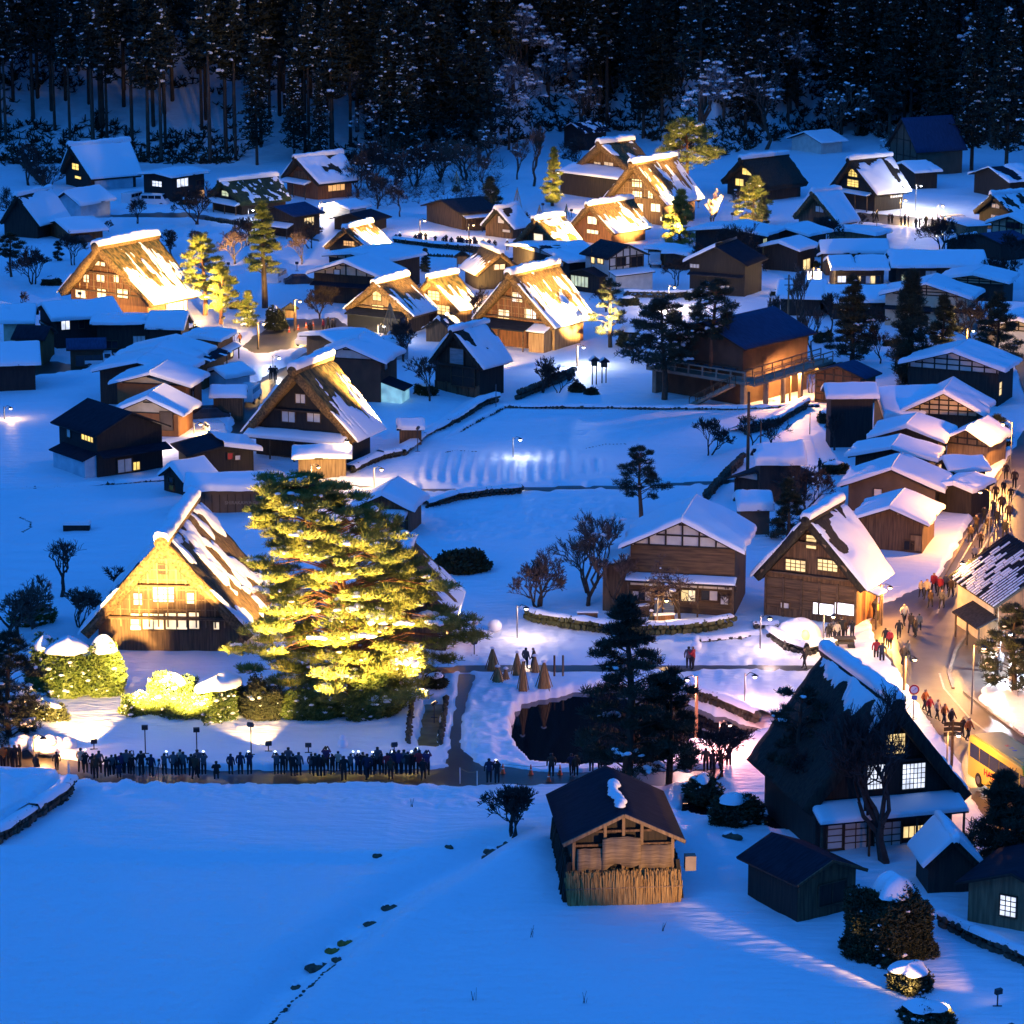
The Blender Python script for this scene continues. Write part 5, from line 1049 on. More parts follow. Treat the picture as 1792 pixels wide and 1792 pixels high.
# ---- bare deciduous trees
B_ = [(410, 470, 5.8, 'orange lit leafless tree behind the green pines', dict(spread=.6, depth=6, mname='twig', multi=2)),
      (528, 470, 5.6, 'pale lit leafless tree before the black gabled house', dict(spread=.6, depth=6, mname='twig')),
      (1246, 398, 5.2, 'golden lit leafless bush tree below the tall golden house', dict(spread=.45, depth=6, multi=3, up=.5)),
      (1300, 385, 5.5, 'blazing leafless tree by the garden lamp', dict(spread=.6, depth=6, snow=14)),
      (934, 330, 11.5, 'tall broom shaped zelkova, brown, left of the temple hall', dict(spread=.35, depth=6, up=.5)),
      (85, 385, 9.5, 'dark leafless tree left of the small far house', dict(spread=.55, depth=6, mname='twigdark', snow=10)),
      (30, 420, 9.0, 'gnarled dark tree in front of the old house', dict(spread=.65, depth=6, mname='twigdark', snow=6)),
      (108, 1052, 3.6, 'pollarded tree standing on the blue field behind the lit shrubs', dict(spread=.8, depth=5, mname='twigdark', first=.5, r0=.2, up=.4)),
      (22, 1128, 5.2, 'lit leafless tree with forked trunk at the left edge', dict(spread=.7, depth=6, r0=.2, multi=2)),
      (945, 1065, 6.6, 'spreading leafless maple on the mossy walled bank', dict(spread=.62, depth=6, multi=3, first=.22)),
      (1030, 1062, 9.2, 'taller leafless maple with lamp tinted twigs left of the farmhouse', dict(spread=.5, depth=6, multi=2, snow=8)),
      (1078, 1075, 6.4, 'mossy garden tree before the left end of the farmhouse', dict(spread=.5, depth=6, up=.3)),
      (1190, 1092, 6.6, 'weeping cherry in the middle of the farmhouse front', dict(spread=.8, depth=6, up=-.15, snow=8)),
      (1262, 1080, 3.4, 'small twisted tree by the farmhouse right corner', dict(spread=.6, depth=5, snow=6)),
      (900, 1482, 4.6, 'black leafless shrub tree on the mound left of the barn', dict(spread=.55, depth=6, mname='twigdark', multi=4, first=.24)),
      (1548, 1516, 13.5, 'black leafless tree crossing the front of the huge dark house', dict(spread=.5, depth=6, mname='twigdark', multi=2, first=.26)),
      (1320, 795, 5.0, 'knotted bare tree beside the tall utility pole', dict(spread=.75, depth=6, mname='twigdark', twist=.5)),
      (1352, 792, 4.8, 'crooked bare tree near the snow slab shed', dict(spread=.75, depth=6, mname='twigdark', twist=.5)),
      (1460, 790, 5.6, 'thin bare tree against the dark storehouse', dict(spread=.5, depth=5, mname='twigdark')),
      (752, 712, 5.8, 'leafless tree left of the open thatched barn', dict(spread=.5, depth=6, mname='twigdark')),
      (948, 690, 4.6, 'dark leafless tree on the bank below the brightest house', dict(spread=.6, depth=6, mname='twigdark', multi=2, snow=4)),
      (978, 690, 3.6, 'bushy leafless tree right of the bank tree', dict(spread=.6, depth=6, mname='twigdark', multi=2)),
      (825, 585, 6.4, 'leafless tree between the twin lit houses and the brightest one', dict(spread=.5, depth=6, mname='twigdark')),
      (660, 372, 6.5, 'dark leafless thicket tree behind the far lane', dict(spread=.6, depth=6, mname='twigdark', snow=8, multi=2)),
      (700, 388, 6.0, 'leafless tree with snow tufts above the far wall', dict(spread=.6, depth=6, mname='twigdark', snow=6)),
      (1400, 600, 9.0, 'tall leafless tree with reddish light beside the hall ramp', dict(spread=.35, depth=6, up=.5)),
      (1420, 640, 8.0, 'second reddish leafless tree right of the hall ramp', dict(spread=.35, depth=6, up=.5)),
      (1320, 702, 6.5, 'orange lit slim trunked tree at the foot of the hall stair', dict(spread=.4, depth=5, up=.5, r0=.14)),
      (1700, 770, 3.6, 'black branch tree over the street row roofs', dict(spread=.7, depth=5, mname='twigdark')),
      (1506, 395, 2.8, 'small golden lit shrub tree by the blazing hut', dict(spread=.5, depth=5, multi=4, first=.24)),
      (1240, 505, 4.4, 'leafless tree before the black corner house', dict(spread=.6, depth=5, mname='twigdark')),
      (38, 545, 3.0, 'low leafless tree on the left snowfield', dict(spread=.8, depth=5, mname='twigdark')),
      (1250, 1370, 5.0, 'dim leafless tree behind the barn roof', dict(spread=.6, depth=6, mname='twigdark', multi=2)),
      (625, 350, 7.5, 'dark leafless tree right of the snowy patched roof house', dict(spread=.6, depth=6, mname='twigdark', snow=10, multi=2)),
      (645, 335, 8.5, 'tall dark leafless tree behind the thicket', dict(spread=.5, depth=6, multi=3, mname='twigdark', snow=12)),
      (682, 345, 7.5, 'dark leafless tree with snow clots above the far wall', dict(spread=.6, depth=6, mname='twigdark', snow=10, multi=2)),
      (725, 332, 8.0, 'leafless tree at the forest foot above the boarded barn', dict(spread=.55, depth=6, multi=3, mname='twigdark', snow=14)),
      (770, 325, 8.0, 'leafless tree with white tufts left of the dim rope cone', dict(spread=.55, depth=6, multi=3, mname='twig', snow=16)),
      (815, 322, 8.5, 'leafless tree with white tufts right of the dim rope cone', dict(spread=.55, depth=6, multi=3, mname='twig', snow=16)),
      (845, 335, 7.0, 'brown leafless tree above the little thatched hut', dict(spread=.55, depth=6, mname='twig', snow=8)),
      (905, 318, 8.0, 'lit brown leafless tree left of the broom shaped zelkova', dict(spread=.5, depth=6, mname='twig', snow=4)),
      (300, 452, 4.2, 'dark leafless shrub tree behind the golden left house', dict(spread=.6, depth=6, mname='twigdark', multi=2)),
      (345, 445, 3.8, 'leafless shrub tree above the taller lit pine', dict(spread=.6, depth=6, mname='twigdark', multi=2)),
      (190, 412, 2.8, 'small dark leafless tree by the buried car', dict(spread=.7, depth=5, mname='twigdark')),
      (50, 330, 8.5, 'dark leafless tree below the slanting road bank', dict(spread=.6, depth=6, mname='twigdark', snow=6, multi=2)),
      (1350, 625, 8.0, 'leafless tree glowing red brown behind the lit orange lamp', dict(spread=.35, depth=6, up=.5)),
      (1455, 590, 6.0, 'thin leafless tree left of the dark spruce', dict(spread=.45, depth=6, mname='twigdark')),
      (1540, 640, 5.0, 'small leafless tree between spruce and cypress', dict(spread=.6, depth=6, mname='twigdark')),
      (1565, 655, 4.0, 'leafless twiggy tree at the foot of the cypress', dict(spread=.7, depth=6, mname='twigdark')),
      (1240, 1000, 4.8, 'leafless yellowish tree before the farmhouse right half', dict(spread=.5, depth=6, up=.2)),
      (1140, 1060, 6.0, 'mossy leafless tree before the farmhouse left half', dict(spread=.55, depth=6, up=.15)),
      (1750, 425, 4.0, 'leafless tree before the white timbered house at far right', dict(spread=.6, depth=6, mname='twigdark')),
      (1490, 448, 3.5, 'leafless tree on the snow beyond the long lodge', dict(spread=.6, depth=5, mname='twigdark')),
      (1360, 340, 6.0, 'golden leafless tree right of the blazing garden pine', dict(spread=.5, depth=6, snow=4)),
      (60, 1110, 4.4, 'golden leafless cherry behind the leftmost lit shrub', dict(spread=.65, depth=6, multi=2, snow=12)),
      (140, 1110, 4.0, 'rosy leafless shrub tree left of the great house', dict(spread=.65, depth=6, multi=3, snow=14)),
      (200, 1050, 3.0, 'dark leafless shrub behind the great house eave', dict(spread=.6, depth=5, mname='twigdark', multi=2)),
      (1420, 1470, 6.5, 'dark leafless tree by the left corner of the huge house', dict(spread=.5, depth=6, mname='twigdark'))]
for i, (px, py, hh, lb, kw) in enumerate(B_): put(lb, 'tree', 'bare_tree', bare_mesh(400 + i, hh, **kw), gpt(px, py), i * .7)
gv = [bare_mesh(480 + i, 4.2 + .5 * i, .58, 6, 'twigdark', multi=2 + i % 2, snow=3 * (i % 2)) for i in range(4)]
for i, (px, py) in enumerate([(1340, 478), (1440, 432), (1182, 502), (1292, 475), (1405, 545), (1700, 545), (1682, 470), (1752, 512), (545, 442), (432, 436), (240, 398), (345, 398), (905, 408), (1060, 548), (705, 640), (722, 562), (560, 560), (648, 660), (1228, 476), (1012, 300), (1105, 640), (1650, 446), (1775, 470), (850, 655), (1480, 610), (1530, 600), (1420, 690), (1700, 610), (1765, 615), (60, 505), (130, 470), (1410, 900), (1240, 800)]):
    put('small dark leafless tree between the village houses', 'tree', 'bare_tree', gv[i % 4], gpt(px, py), i * 1.7, .75 + .5 * ((i * .618) % 1), 'small leafless trees between the houses')
hv = [bush_mesh(580 + i, 1.1 + .3 * i, .8, .9 + .2 * i, n=520, cap=.55, specks=10, mname='leafdark') for i in range(3)]
for i, (px, py) in enumerate([(1360, 520), (1462, 470), (1210, 525), (1100, 535), (1420, 470), (1690, 500), (420, 545), (560, 505), (330, 600), (880, 520), (1300, 505), (1440, 600), (1560, 610), (1640, 600), (470, 440), (260, 440), (700, 470), (1010, 560), (640, 690), (745, 700), (1445, 740), (1460, 830), (1690, 720), (1260, 520), (90, 505), (1720, 470)]):
    put('low dark garden shrub with snow on top beside the village houses', 'shrub', 'shrub', hv[i % 3], gpt(px, py, -.1), i * 2.1, .8 + .5 * ((i * .618) % 1), 'low garden shrubs between the houses')
# ---- shrubs
S_ = [(118, 1225, 2.0, 1.7, 3.9, 'tall lit shrub under a thick hat of snow, left of the great house', dict(cap=.62, n=2000, specks=50)),
      (185, 1225, 1.7, 1.5, 4.0, 'rounded lit evergreen with a snow dome right of the hatted shrub', dict(cap=.55, n=1900, specks=30)),
      (78, 1215, 1.4, 1.2, 3.6, 'leftmost lit shrub speckled with snow', dict(cap=.5, n=1300, specks=60)),
      (305, 1258, 2.6, 1.6, 2.6, 'lit mound of evergreen below the great house with one high snow ball', dict(cap=.42, n=2400, specks=50)),
      (245, 1258, 1.4, 1.0, 1.5, 'low lit shrub in front of the great house corner', dict(cap=.4, n=900, specks=40)),
      (385, 1258, 2.8, 1.5, 2.6, 'broad shrub buried in lumpy snow before the great house', dict(cap=.85, n=2200, specks=130)),
      (455, 1262, 1.9, 1.4, 2.9, 'dark green clipped shrub between the snowy one and the pine', dict(cap=.0, n=1800, specks=20, mname='leafdark')),
      (545, 1262, 2.8, 1.5, 2.0, 'wide lit shrub under the glowing pine', dict(cap=.0, n=2300, specks=50, mname='leaf')),
      (660, 1258, 2.8, 1.5, 3.3, 'bright lit shrub at the right foot of the glowing pine', dict(cap=.0, n=2600, specks=60)),
      (30, 1265, 1.9, 1.6, 2.0, 'dark shrub with snow pads at the left edge', dict(cap=.7, n=1200, specks=40, mname='leafdark')),
      (85, 1268, 1.5, 1.0, 1.1, 'low dark hedge end beside the bonfire lit snow', dict(cap=.6, n=800, specks=30, mname='leafdark')),
      (1556, 1668, 2.65, 2.3, 4.2, 'great trimmed yew with a white snow cap beside the plank shed', dict(cap=.46, n=9500, specks=70, mname='leafdark', size=.17)),
      (1592, 1732, 1.6, 1.2, 1.3, 'low spreading shrub half buried in snow below the yew', dict(cap=.72, n=1300, specks=20, mname='leafdark')),
      (1620, 1800, 1.6, 1.3, 1.2, 'snow covered shrub at the bottom edge', dict(cap=.7, n=900, specks=40, mname='leafdark')),
      (810, 1000, 2.2, 1.6, 1.6, 'dark brushwood thicket alone on the blue slope', dict(cap=0, n=1100, specks=10, mname='leafdark', size=.4)),
      (760, 1208, 1.0, .8, 1.0, 'small dark hedge with snow top beside the canal', dict(cap=.7, n=700, specks=10, mname='leafdark')),
      (482, 580, 1.5, 1.3, 2.4, 'dark round shrub at the village square', dict(cap=.2, n=1400, specks=20, mname='leafdark')),
      (1160, 1490, .9, .8, .8, 'tiny shrub at the barn corner', dict(cap=.7, n=400, specks=5, mname='leafdark')),
      (1290, 1440, 2.0, 1.4, 1.8, 'grassy shrub beside the little stream with snow on top', dict(cap=.5, n=1300, specks=30, mname='leafdark')),
      (1230, 1402, 1.8, 1.2, 1.5, 'dark shrub right of the barn roof', dict(cap=.4, n=1000, specks=20, mname='leafdark')),
      (1010, 688, .9, .7, .9, 'dark prickly shrub on the snow below the tall lanterns', dict(cap=.1, n=400, specks=6, mname='leafdark', size=.3)),
      (1035, 694, .6, .5, .6, 'second small dark shrub right of the prickly one', dict(cap=.1, n=260, specks=4, mname='leafdark', size=.3)),
      (330, 362, 1.8, 1.0, 1.1, 'snow topped hedge beside the parked vans', dict(cap=.85, n=700, specks=10, mname='leafdark')),
      (1100, 610, 1.8, 1.2, 2.3, 'straw coloured rounded hedge end with snow by the hall pine', dict(cap=.7, n=1000, specks=10, mname='leafdark')),
      (1440, 655, 2.6, 1.2, 1.6, 'dark hedge between the ramp and the timber cabin', dict(cap=.3, n=1400, specks=25, mname='leafdark')),
      (60, 1100, 2.0, 1.2, 1.6, 'snow dusted twiggy shrub behind the leftmost lit shrub', dict(cap=.4, n=900, specks=80))]
for i, (px, py, rx, ry, rz, lb, kw) in enumerate(S_): put(lb, 'shrub', 'shrub', bush_mesh(500 + i, rx, ry, rz, **kw), gpt(px, py, -.1), i * .9)
# ---------------------------------------------------------------- lamps (each one a fixture with its own light)
LK = 1.0
WARM = (1, .60, .20); STREET = (1, .43, .09); GOLD = (1, .60, .19); WHITE = (.86, .90, 1); PINK = (1, .50, .42); ORG = (1, .46, .14)
def lightobj(kind, name, parent, loc, energy, col, radius=.15, target=None, angle=70, blend=.6):
    l = bpy.data.lights.new(name, kind); l.energy = energy * LK; l.color = col; l.shadow_soft_size = radius
    o = bpy.data.objects.new(name, l); COL.objects.link(o); o.parent = parent; o.location = loc
    if kind == 'SPOT':
        l.spot_size = R(angle); l.spot_blend = blend
        d = Vector(target) - (Vector(parent.location) + Vector(loc)); o.rotation_euler = d.to_track_quat('-Z', 'Y').to_euler()
    return o
FK = 5.2
def flood(px, py, tgt, tz, energy, label, col=GOLD, h=1.1, angle=60, group='floodlights of the winter light up'):
    """a floodlight on a short stand; its head looks at the point tz metres above the pixel tgt"""
    x, y, z = gpt(px, py); t = thing('floodlight', label, 'floodlight', (x, y, z), 0, group)
    T = Vector(at(*tgt)); T.z = tz; d = (T - Vector((x, y, z + h))).normalized()
    MB().tube([(0, 0, -.4), (0, 0, h - .1)], [.04, .04], 6).bar((-.25, 0, .02), (.25, 0, .02), .06).build('stand', M['iron'], t)
    hd = MB().bar(tuple(Vector((0, 0, h)) - d * .16), tuple(Vector((0, 0, h)) + d * .05), .42, .30).build('head', M['iron'], t)
    MB().bar(tuple(Vector((0, 0, h)) + d * .052), tuple(Vector((0, 0, h)) + d * .06), .36, .24).build('lens', M['lampwarm'] if col[2] < .6 else M['lampwhite'], hd)
    lightobj('SPOT', 'flood_beam', t, tuple(Vector((0, 0, h)) + d * .35), energy * FK, col, .2, T, angle)
FL = [(255, 1332, (285, 1120), 5.2, 20000, 'floodlight on the small snowfield aimed at the great house gable', dict(h=1.9, angle=32)), (345, 1334, (300, 1120), 5.0, 17000, 'second floodlight on the small snowfield aimed at the great house gable', dict(h=1.9, angle=32)), (690, 1328, (610, 1238), 11, 4200, 'floodlight at the right end of the small snowfield aimed at the pine'), (760, 1262, (600, 1238), 10, 2600, 'floodlight beside the canal aimed at the glowing pine'), (440, 1332, (560, 1238), 13.5, 4600, 'floodlight among the onlookers aimed at the crown of the glowing pine', dict(h=2.2, angle=46)), (540, 1330, (560, 1238), 14, 5200, 'floodlight aimed at the top of the glowing pine'),
      (470, 1325, (330, 1120), 4, 1000, 'floodlight in the middle of the small snowfield'), (165, 1325, (120, 1225), 3, 3200, 'floodlight near the hatted shrub'), (830, 1150, (735, 1120), 4, 1100, 'floodlight lighting the hidden annexe end'),
      (560, 1175, (430, 1100), 6, 3200, 'floodlight between the great house and the pine'),
      (142, 582, (188, 566), 5, 520, 'floodlight on a pole before the golden left gable', dict(h=4.2, angle=110)), (391, 600, (285, 560), 6.1, 9750, 'floodlight below the mossy golden roof', dict(h=2.4, angle=60)), (410, 606, (372, 560), 4, 1500, 'floodlight at the feet of the twin pines'), (478, 572, (462, 545), 7, 900, 'floodlight under the slender conifer'),
      (622, 618, (662, 585), 4, 1400, 'floodlight before the rope cone house'), (816, 604, (725, 580), 5.6, 7500, 'floodlight behind the gatehouse', dict(h=2.4, angle=60)), (861, 590, (800, 570), 5.6, 3900, 'floodlight beside the twin lit roofs', dict(h=2.4, angle=60)),
      (860, 660, (905, 612), 5, 2100, 'floodlight before the brightest porch'), (1101, 628, (985, 600), 6.1, 11250, 'floodlight right of the brightest roof', dict(h=2.4, angle=60)),
      (895, 488, (945, 466), 4.5, 600, 'floodlight in front of the mossy rope cone house', dict(h=2.5, angle=90)), (1076, 478, (985, 465), 5.6, 5700, 'floodlight beside the white timbered house', dict(h=2.4, angle=60)),
      (1010, 450, (1035, 430), 4, 900, 'floodlight before the brown roofed house'), (1206, 440, (1095, 425), 5.1, 6900, 'floodlight at the shaggy conifer', dict(h=2.4, angle=60)),
      (1062, 402, (1118, 392), 5.5, 620, 'floodlight before the tall golden house', dict(h=3.2, angle=100)), (1281, 405, (1180, 388), 6.6, 11250, 'floodlight in the golden bushes', dict(h=2.4, angle=60)),
      (1000, 382, (1040, 352), 5, 1700, 'floodlight before the temple hall'), (1160, 362, (1100, 350), 6, 900, 'floodlight behind the tall golden house'), (1222, 368, (1200, 345), 8, 1500, 'floodlight under the flat crowned pine'),
      (716, 476, (645, 462), 5.6, 4800, 'floodlight right of the black gabled roof', dict(h=2.4, angle=60)), (1534, 402, (1475, 400), 5.6, 5400, 'floodlight at the blazing hut', dict(h=2.4, angle=60)), (731, 800, (620, 790), 6.6, 11250, 'floodlight in the field beside the black gabled house', dict(h=2.4, angle=60)),
      (805, 520, (845, 505), 3, 1100, 'floodlight beside the turned away house'), (1300, 412, (1318, 395), 3, 1200, 'floodlight in the blazing garden'), (950, 372, (968, 362), 4, 420, 'floodlight at the narrow lit conifer'),
      (520, 482, (528, 470), 3, 500, 'floodlight under the pale lit tree'), (400, 482, (410, 470), 3, 600, 'floodlight under the orange lit tree'), (545, 395, (575, 352), 4, 500, 'floodlight near the snowy patched roof house')]
for f_ in FL:
    px, py, tg, tz, e, lb = f_[:6]; kw = dict(f_[6]) if len(f_) > 6 else {}
    kw.setdefault('h', .6 if py > 1300 else 1.1); flood(px, py, tg, tz, e, lb, **kw)
flood(1765, 1835, (1080, 1548), 2.6, 4000, 'floodlight past the lower right corner aimed at the straw barn', (1, .56, .22), .9, 22)
flood(1745, 1770, (1590, 1690), 2.0, 110, 'small warm floodlight added by the bottom right path to light the yew', ORG, .9, 60)  # extra lamp added to light the right side of the yew
def polelamp(px, py, h, energy, col, label, mlamp='lampwarm', wood=True, arm=.7, kind='POINT', shade=True, lit=True, name='street_lamp', group='street lamps'):
    x, y, z = gpt(px, py); z = min(z, .25) if py > 320 else z
    t = thing(name, label, 'street lamp', (x, y, z), 0, group)
    MB().tube([(0, 0, -.4), (0, 0, h)], [.13 if wood else .06, .10 if wood else .05], 8).build('pole', M['woodlight' if wood else 'steel'], t)
    hb = MB().tube([(0, 0, h - .25), (arm * .5, -.1, h + .1), (arm, -.15, h - .02)], [.03, .03, .03], 5)
    if shade: hb.tube([(arm, -.15, h - .02), (arm, -.15, h - .16)], [.06, .26], 10)
    hd = hb.build('lamp_shade', M['iron'], t)
    MB().blob((arm, -.15, h - .20), .15, .15, .12, 1, 10, 6, 0).build('bulb', M[mlamp], hd)
    if lit: lightobj('POINT', 'lamp_light', t, (arm, -.15, h - .48), energy * 1.5, col, .2)
PL = [(1382, 705, 3.6, 1700, ORG, 'lit orange lamp on a pale post at the foot of the hall ramp', {}), (1218, 1295, 4.4, 420, PINK, 'tall wooden lamp post with pink shade beside the pond', dict(mlamp='lamppink', arm=-.7)), (1582, 1212, 2.6, 500, WARM, 'wooden lamp post with curved black arm behind the huge dark roof', {}),
      (1540, 1092, 3.0, 1000, STREET, 'lamp at the glowing corner of the shop house', {}), (1748, 1182, 3.2, 1100, WHITE, 'glaring white lamp in the snowy garden tree', dict(mlamp='lampwhite', wood=False)), (1700, 1090, 5.0, 1500, STREET, 'added lamp post at the inner side of the street bend', dict(wood=False, arm=-.9)),  # lamp post at the bend is added, unseen, to gild the road
      (1730, 960, 5.0, 1500, STREET, 'added street lamp along the crowded street, nearer of two', dict(wood=False, arm=-.9)), (1768, 830, 5.0, 1500, STREET, 'added street lamp along the crowded street, farther of two', dict(wood=False, arm=-.9)), (1700, 800, 3.0, 380, WARM, 'lamp by the fence of the lit tea house', {}),  # both street lamps are added, unseen, to light the road golden
      (516, 580, 3.6, 520, WARM, 'wooden lamp post at the red cones of the village square', {}), (452, 612, 3.0, 420, WARM, 'lamp at the left end of the village square', {}), (605, 838, 3.6, 360, WARM, 'thin pole lamp at the corner of the pale boarded shed', dict(wood=False, arm=.2)),
      (545, 858, 2.2, 360, WARM, 'low lamp beside the bright field lane', dict(wood=False)), (655, 862, 2.2, 300, WARM, 'second low lamp beside the bright field lane', dict(wood=False)),
      (1602, 372, 4.0, 420, WHITE, 'white lamp on a pole at the far street', dict(mlamp='lampwhite', wood=False)), (1552, 362, 2.6, 260, WHITE, 'white lamp under the eave of the yellow windowed house', dict(mlamp='lampwhite', wood=False)), (1640, 396, 3.0, 700, WARM, 'warm lamp over the people on the far street', dict(wood=False)), (1575, 385, 3.0, 500, WARM, 'second warm lamp on the far street', dict(wood=False)),
      (435, 392, 2.0, 130, WHITE, 'small white lamp at the corner of the mossy green house', dict(mlamp='lampwhite', wood=False)), (1422, 512, 3.0, 500, GOLD, 'lamp in the bright alley by the long lodge', {}), (340, 770, 1.6, 160, WARM, 'low lamp standing in for a car headlight among the parked cars', dict(wood=False)),  # low lamp by the cars stands in for a car headlight
      (735, 416, 2.4, 200, WARM, 'lamp over the onlookers on the far lane', dict(wood=False)), (820, 424, 2.4, 200, WARM, 'lamp at the right end of the far lane', dict(wood=False)), (1690, 640, 4.0, 500, GOLD, 'lamp in the lit garden beside the east lane', {}), (1660, 570, 3.0, 420, GOLD, 'lamp behind the black cypress', {}),
      (1258, 1322, 2.2, 420, (1, .30, .24), 'twin headed pink lamp on the red lit snow', dict(mlamp='lamppink', wood=False)), (1303, 1235, 2.2, 130, PINK, 'small pink lamp on the snow bank above the pond', dict(mlamp='lamppink', wood=False)), (898, 805, 2.0, 50, WHITE, 'twin white lamp standing in the middle field', dict(mlamp='lampwhite', wood=False)),
      (478, 655, 1.8, 90, WHITE, 'small white lamp beside two walkers on the village street', dict(mlamp='lampwhite', wood=False)), (905, 1120, 2.6, 110, (1, .72, .55), 'spill lamp added on the trampled slope below the maples', dict(wood=False)), (1330, 1140, 2.6, 110, (1, .66, .6), 'spill lamp added in the snow below the snow dome', dict(wood=False)), (250, 800, 2.6, 260, (1, .72, .55), 'spill lamp added behind the black two storey house', dict(wood=False)), (620, 705, 2.6, 420, (1, .72, .55), 'spill lamp added beside the brown rendered house', dict(wood=False)), (1170, 545, 3, 500, (1, .72, .5), 'spill lamp added on the snow above the concrete hall', dict(wood=False)), (560, 388, 2.6, 300, (1, .72, .5), 'spill lamp added beside the snowy patched roof house', dict(wood=False)), (820, 392, 2.6, 380, (1, .7, .5), 'spill lamp added near the boarded barn above the far lane', dict(wood=False)), (1500, 545, 3, 420, (1, .7, .5), 'spill lamp added before the broad flat sheet of roof snow', dict(wood=False)), (8, 742, 1.6, 60, WARM, 'little lantern lamp on the far left snowfield', dict(wood=False)), (620, 470, 2.6, 200, WARM, 'lamp hidden behind the timber inn', dict(wood=False)), (1010, 645, 2.4, 300, WHITE, 'white lamp under the porch of the brightest house', dict(mlamp='lampwhite')),  # rosy and peach lamps are added for warm spill on the snow
      (662, 604, 2.2, 160, WHITE, 'white lamp in the glazed storefront shed', dict(mlamp='lampwhite', wood=False)), (1655, 1392, 4.2, 330, STREET, 'lamp added between the huge dark house and the yellow coach', dict(wood=False)), (1700, 1250, 5.0, 800, STREET, 'added street lamp on the bend before the yellow coach', dict(wood=False)), (1440, 1150, 3.2, 200, WARM, 'lamp before the boarded front of the shop house', dict(wood=False)), (1150, 1105, 2.6, 60, WARM, 'garden lamp before the farmhouse door', dict(wood=False)), (60, 1330, 1.5, 320, ORG, 'lamp glowing behind the heaped snow at the left end of the footpath', dict(wood=False))]  # lamps near the coach are added to light its side and the road
for px, py, h, e, c, lb, kw in PL: polelamp(px, py, h, e, c, lb, **kw)
# ---- bare poles
def pole(px, py, h, label, r=.13, m='woodlight', name='utility_pole', cat='pole', arms=1):
    x, y, z = gpt(px, py); t = thing(name, label, cat, (x, y, min(z, .3)))
    MB().tube([(0, 0, -.4), (0, 0, h)], [r, r * .75], 8).build('pole', M[m], t)
    mb = MB()
    for i in range(arms): mb.bar((-.5, 0, h - .5 - .7 * i), (.5, 0, h - .5 - .7 * i), .09)
    if arms: mb.build('crossarm', M['beamdark'], t)
pole(1308, 838, 8.2, 'tall brown utility pole rising beside the knotted bare trees', .17, 'wood', arms=0)
pole(1378, 612, 8.6, 'tall utility pole between the leafless trees and the snowy roofs', .12, arms=2)
pole(1330, 832, 5.2, 'thinner pole standing right of the tall brown utility pole', .08, 'wood', arms=0)
pole(1417, 762, 2.2, 'thin pale pole by the dark storehouse', .05, 'steel', arms=0)
pole(1035, 508, 5.4, 'thin pole in front of the white timbered house', .08, 'wood', arms=0)
pole(294, 590, 4.2, 'leaning pole above the dark boarded shed', .06, 'woodlight', arms=0)
pole(822, 472, 5.0, 'thin leafless pole between the inn and the lit houses', .05, 'wood', arms=0)
pole(1552, 368, 2.4, 'thin post at the lit side wall on the far street', .06, 'woodlight', arms=0)
pole(868, 718, 2.6, 'thin post in front of the open thatched barn', .05, 'steel', arms=0)
# ---------------------------------------------------------------- stone walls
def wall_(pl, h, label, m='stone', w=.7, snow=True, cat='wall', name='stone_wall', step=.42):
    pts = P2(pl); rr = random.Random(len(label) * 31 + int(pl[0][0])); x0, y0 = pts[0]
    t = thing(name, label, cat, (x0, y0, 0)); mb = MB(); top = []
    for (ax, ay), (bx, by) in zip(pts[:-1], pts[1:]):
        l = math.hypot(bx - ax, by - ay); n = max(1, int(l / step)); d = Vector(((bx - ax) / l, (by - ay) / l, 0)); s = Vector((-d.y, d.x, 0))
        rows = max(1, int(h / .38))
        for i in range(n):
            for r in range(rows):
                c = Vector((ax - x0, ay - y0, 0)) + d * (l * (i + .5 * (r % 2) + rr.uniform(.3, .7)) / n) + s * rr.uniform(-.08, .08)
                z = .15 + (h / rows) * (r + .5) + rr.uniform(-.04, .04); k = rr.uniform(.38, .56) * step / .42
                mb.blob((c.x, c.y, z), k * .62, w * .5 + rr.uniform(-.05, .1), h / rows * .62, rr.randrange(9999), 6, 3, .3)
        top.append((ax - x0, ay - y0))
    top.append((pts[-1][0] - x0, pts[-1][1] - y0))
    mb.build('stones', M[m], t, False, 'stuff')
    if snow:
        sb = MB()
        for (ax, ay), (bx, by) in zip(top[:-1], top[1:]):
            d = Vector((bx - ax, by - ay, 0)).normalized(); s = Vector((-d.y, d.x, 0))
            if s.y < 0: s = -s
            n = max(2, int(math.hypot(bx - ax, by - ay) / .8)); k = len(sb.v)
            for i in range(n + 1):
                p = Vector((ax + (bx - ax) * i / n, ay + (by - ay) * i / n, 0)); j = rr.uniform(-.1, .12)
                sb.v += [tuple(p - s * (w * .42 + j) + Vector((0, 0, h + .02))), tuple(p - s * (w * .3) + Vector((0, 0, h + .24 + j))), tuple(p + s * (w * .5) + Vector((0, 0, h + .28 + j * .6))), tuple(p + s * (w * 1.5 + h) + Vector((0, 0, .3)))]
                if i:
                    for q in range(3): b = k + (i - 1) * 4 + q; sb.f.append((b, b + 1, b + 5, b + 4))
        obj('snow_cap', sb.mesh('snow_cap', M['roofsnow'], True, True), t)
wall_([(130, 1396), (118, 1410), (62, 1450), (24, 1476), (-4, 1492)], 1.35, 'dark dry stone wall stepping down the lower left snowfield', w=.8)
wall_([(-30, 872), (0, 869), (100, 863), (200, 856), (322, 846)], .55, 'long low dark wall across the left snowfield', w=.6)
wall_([(615, 838), (640, 824), (668, 812), (700, 806)], 1.0, 'short mossy wall beside the field lane near the pale shed', w=1.0)
wall_([(706, 806), (742, 776), (800, 744), (845, 713), (872, 706)], .9, 'mossy wall climbing from the tiny hut to the open barn', w=.9)
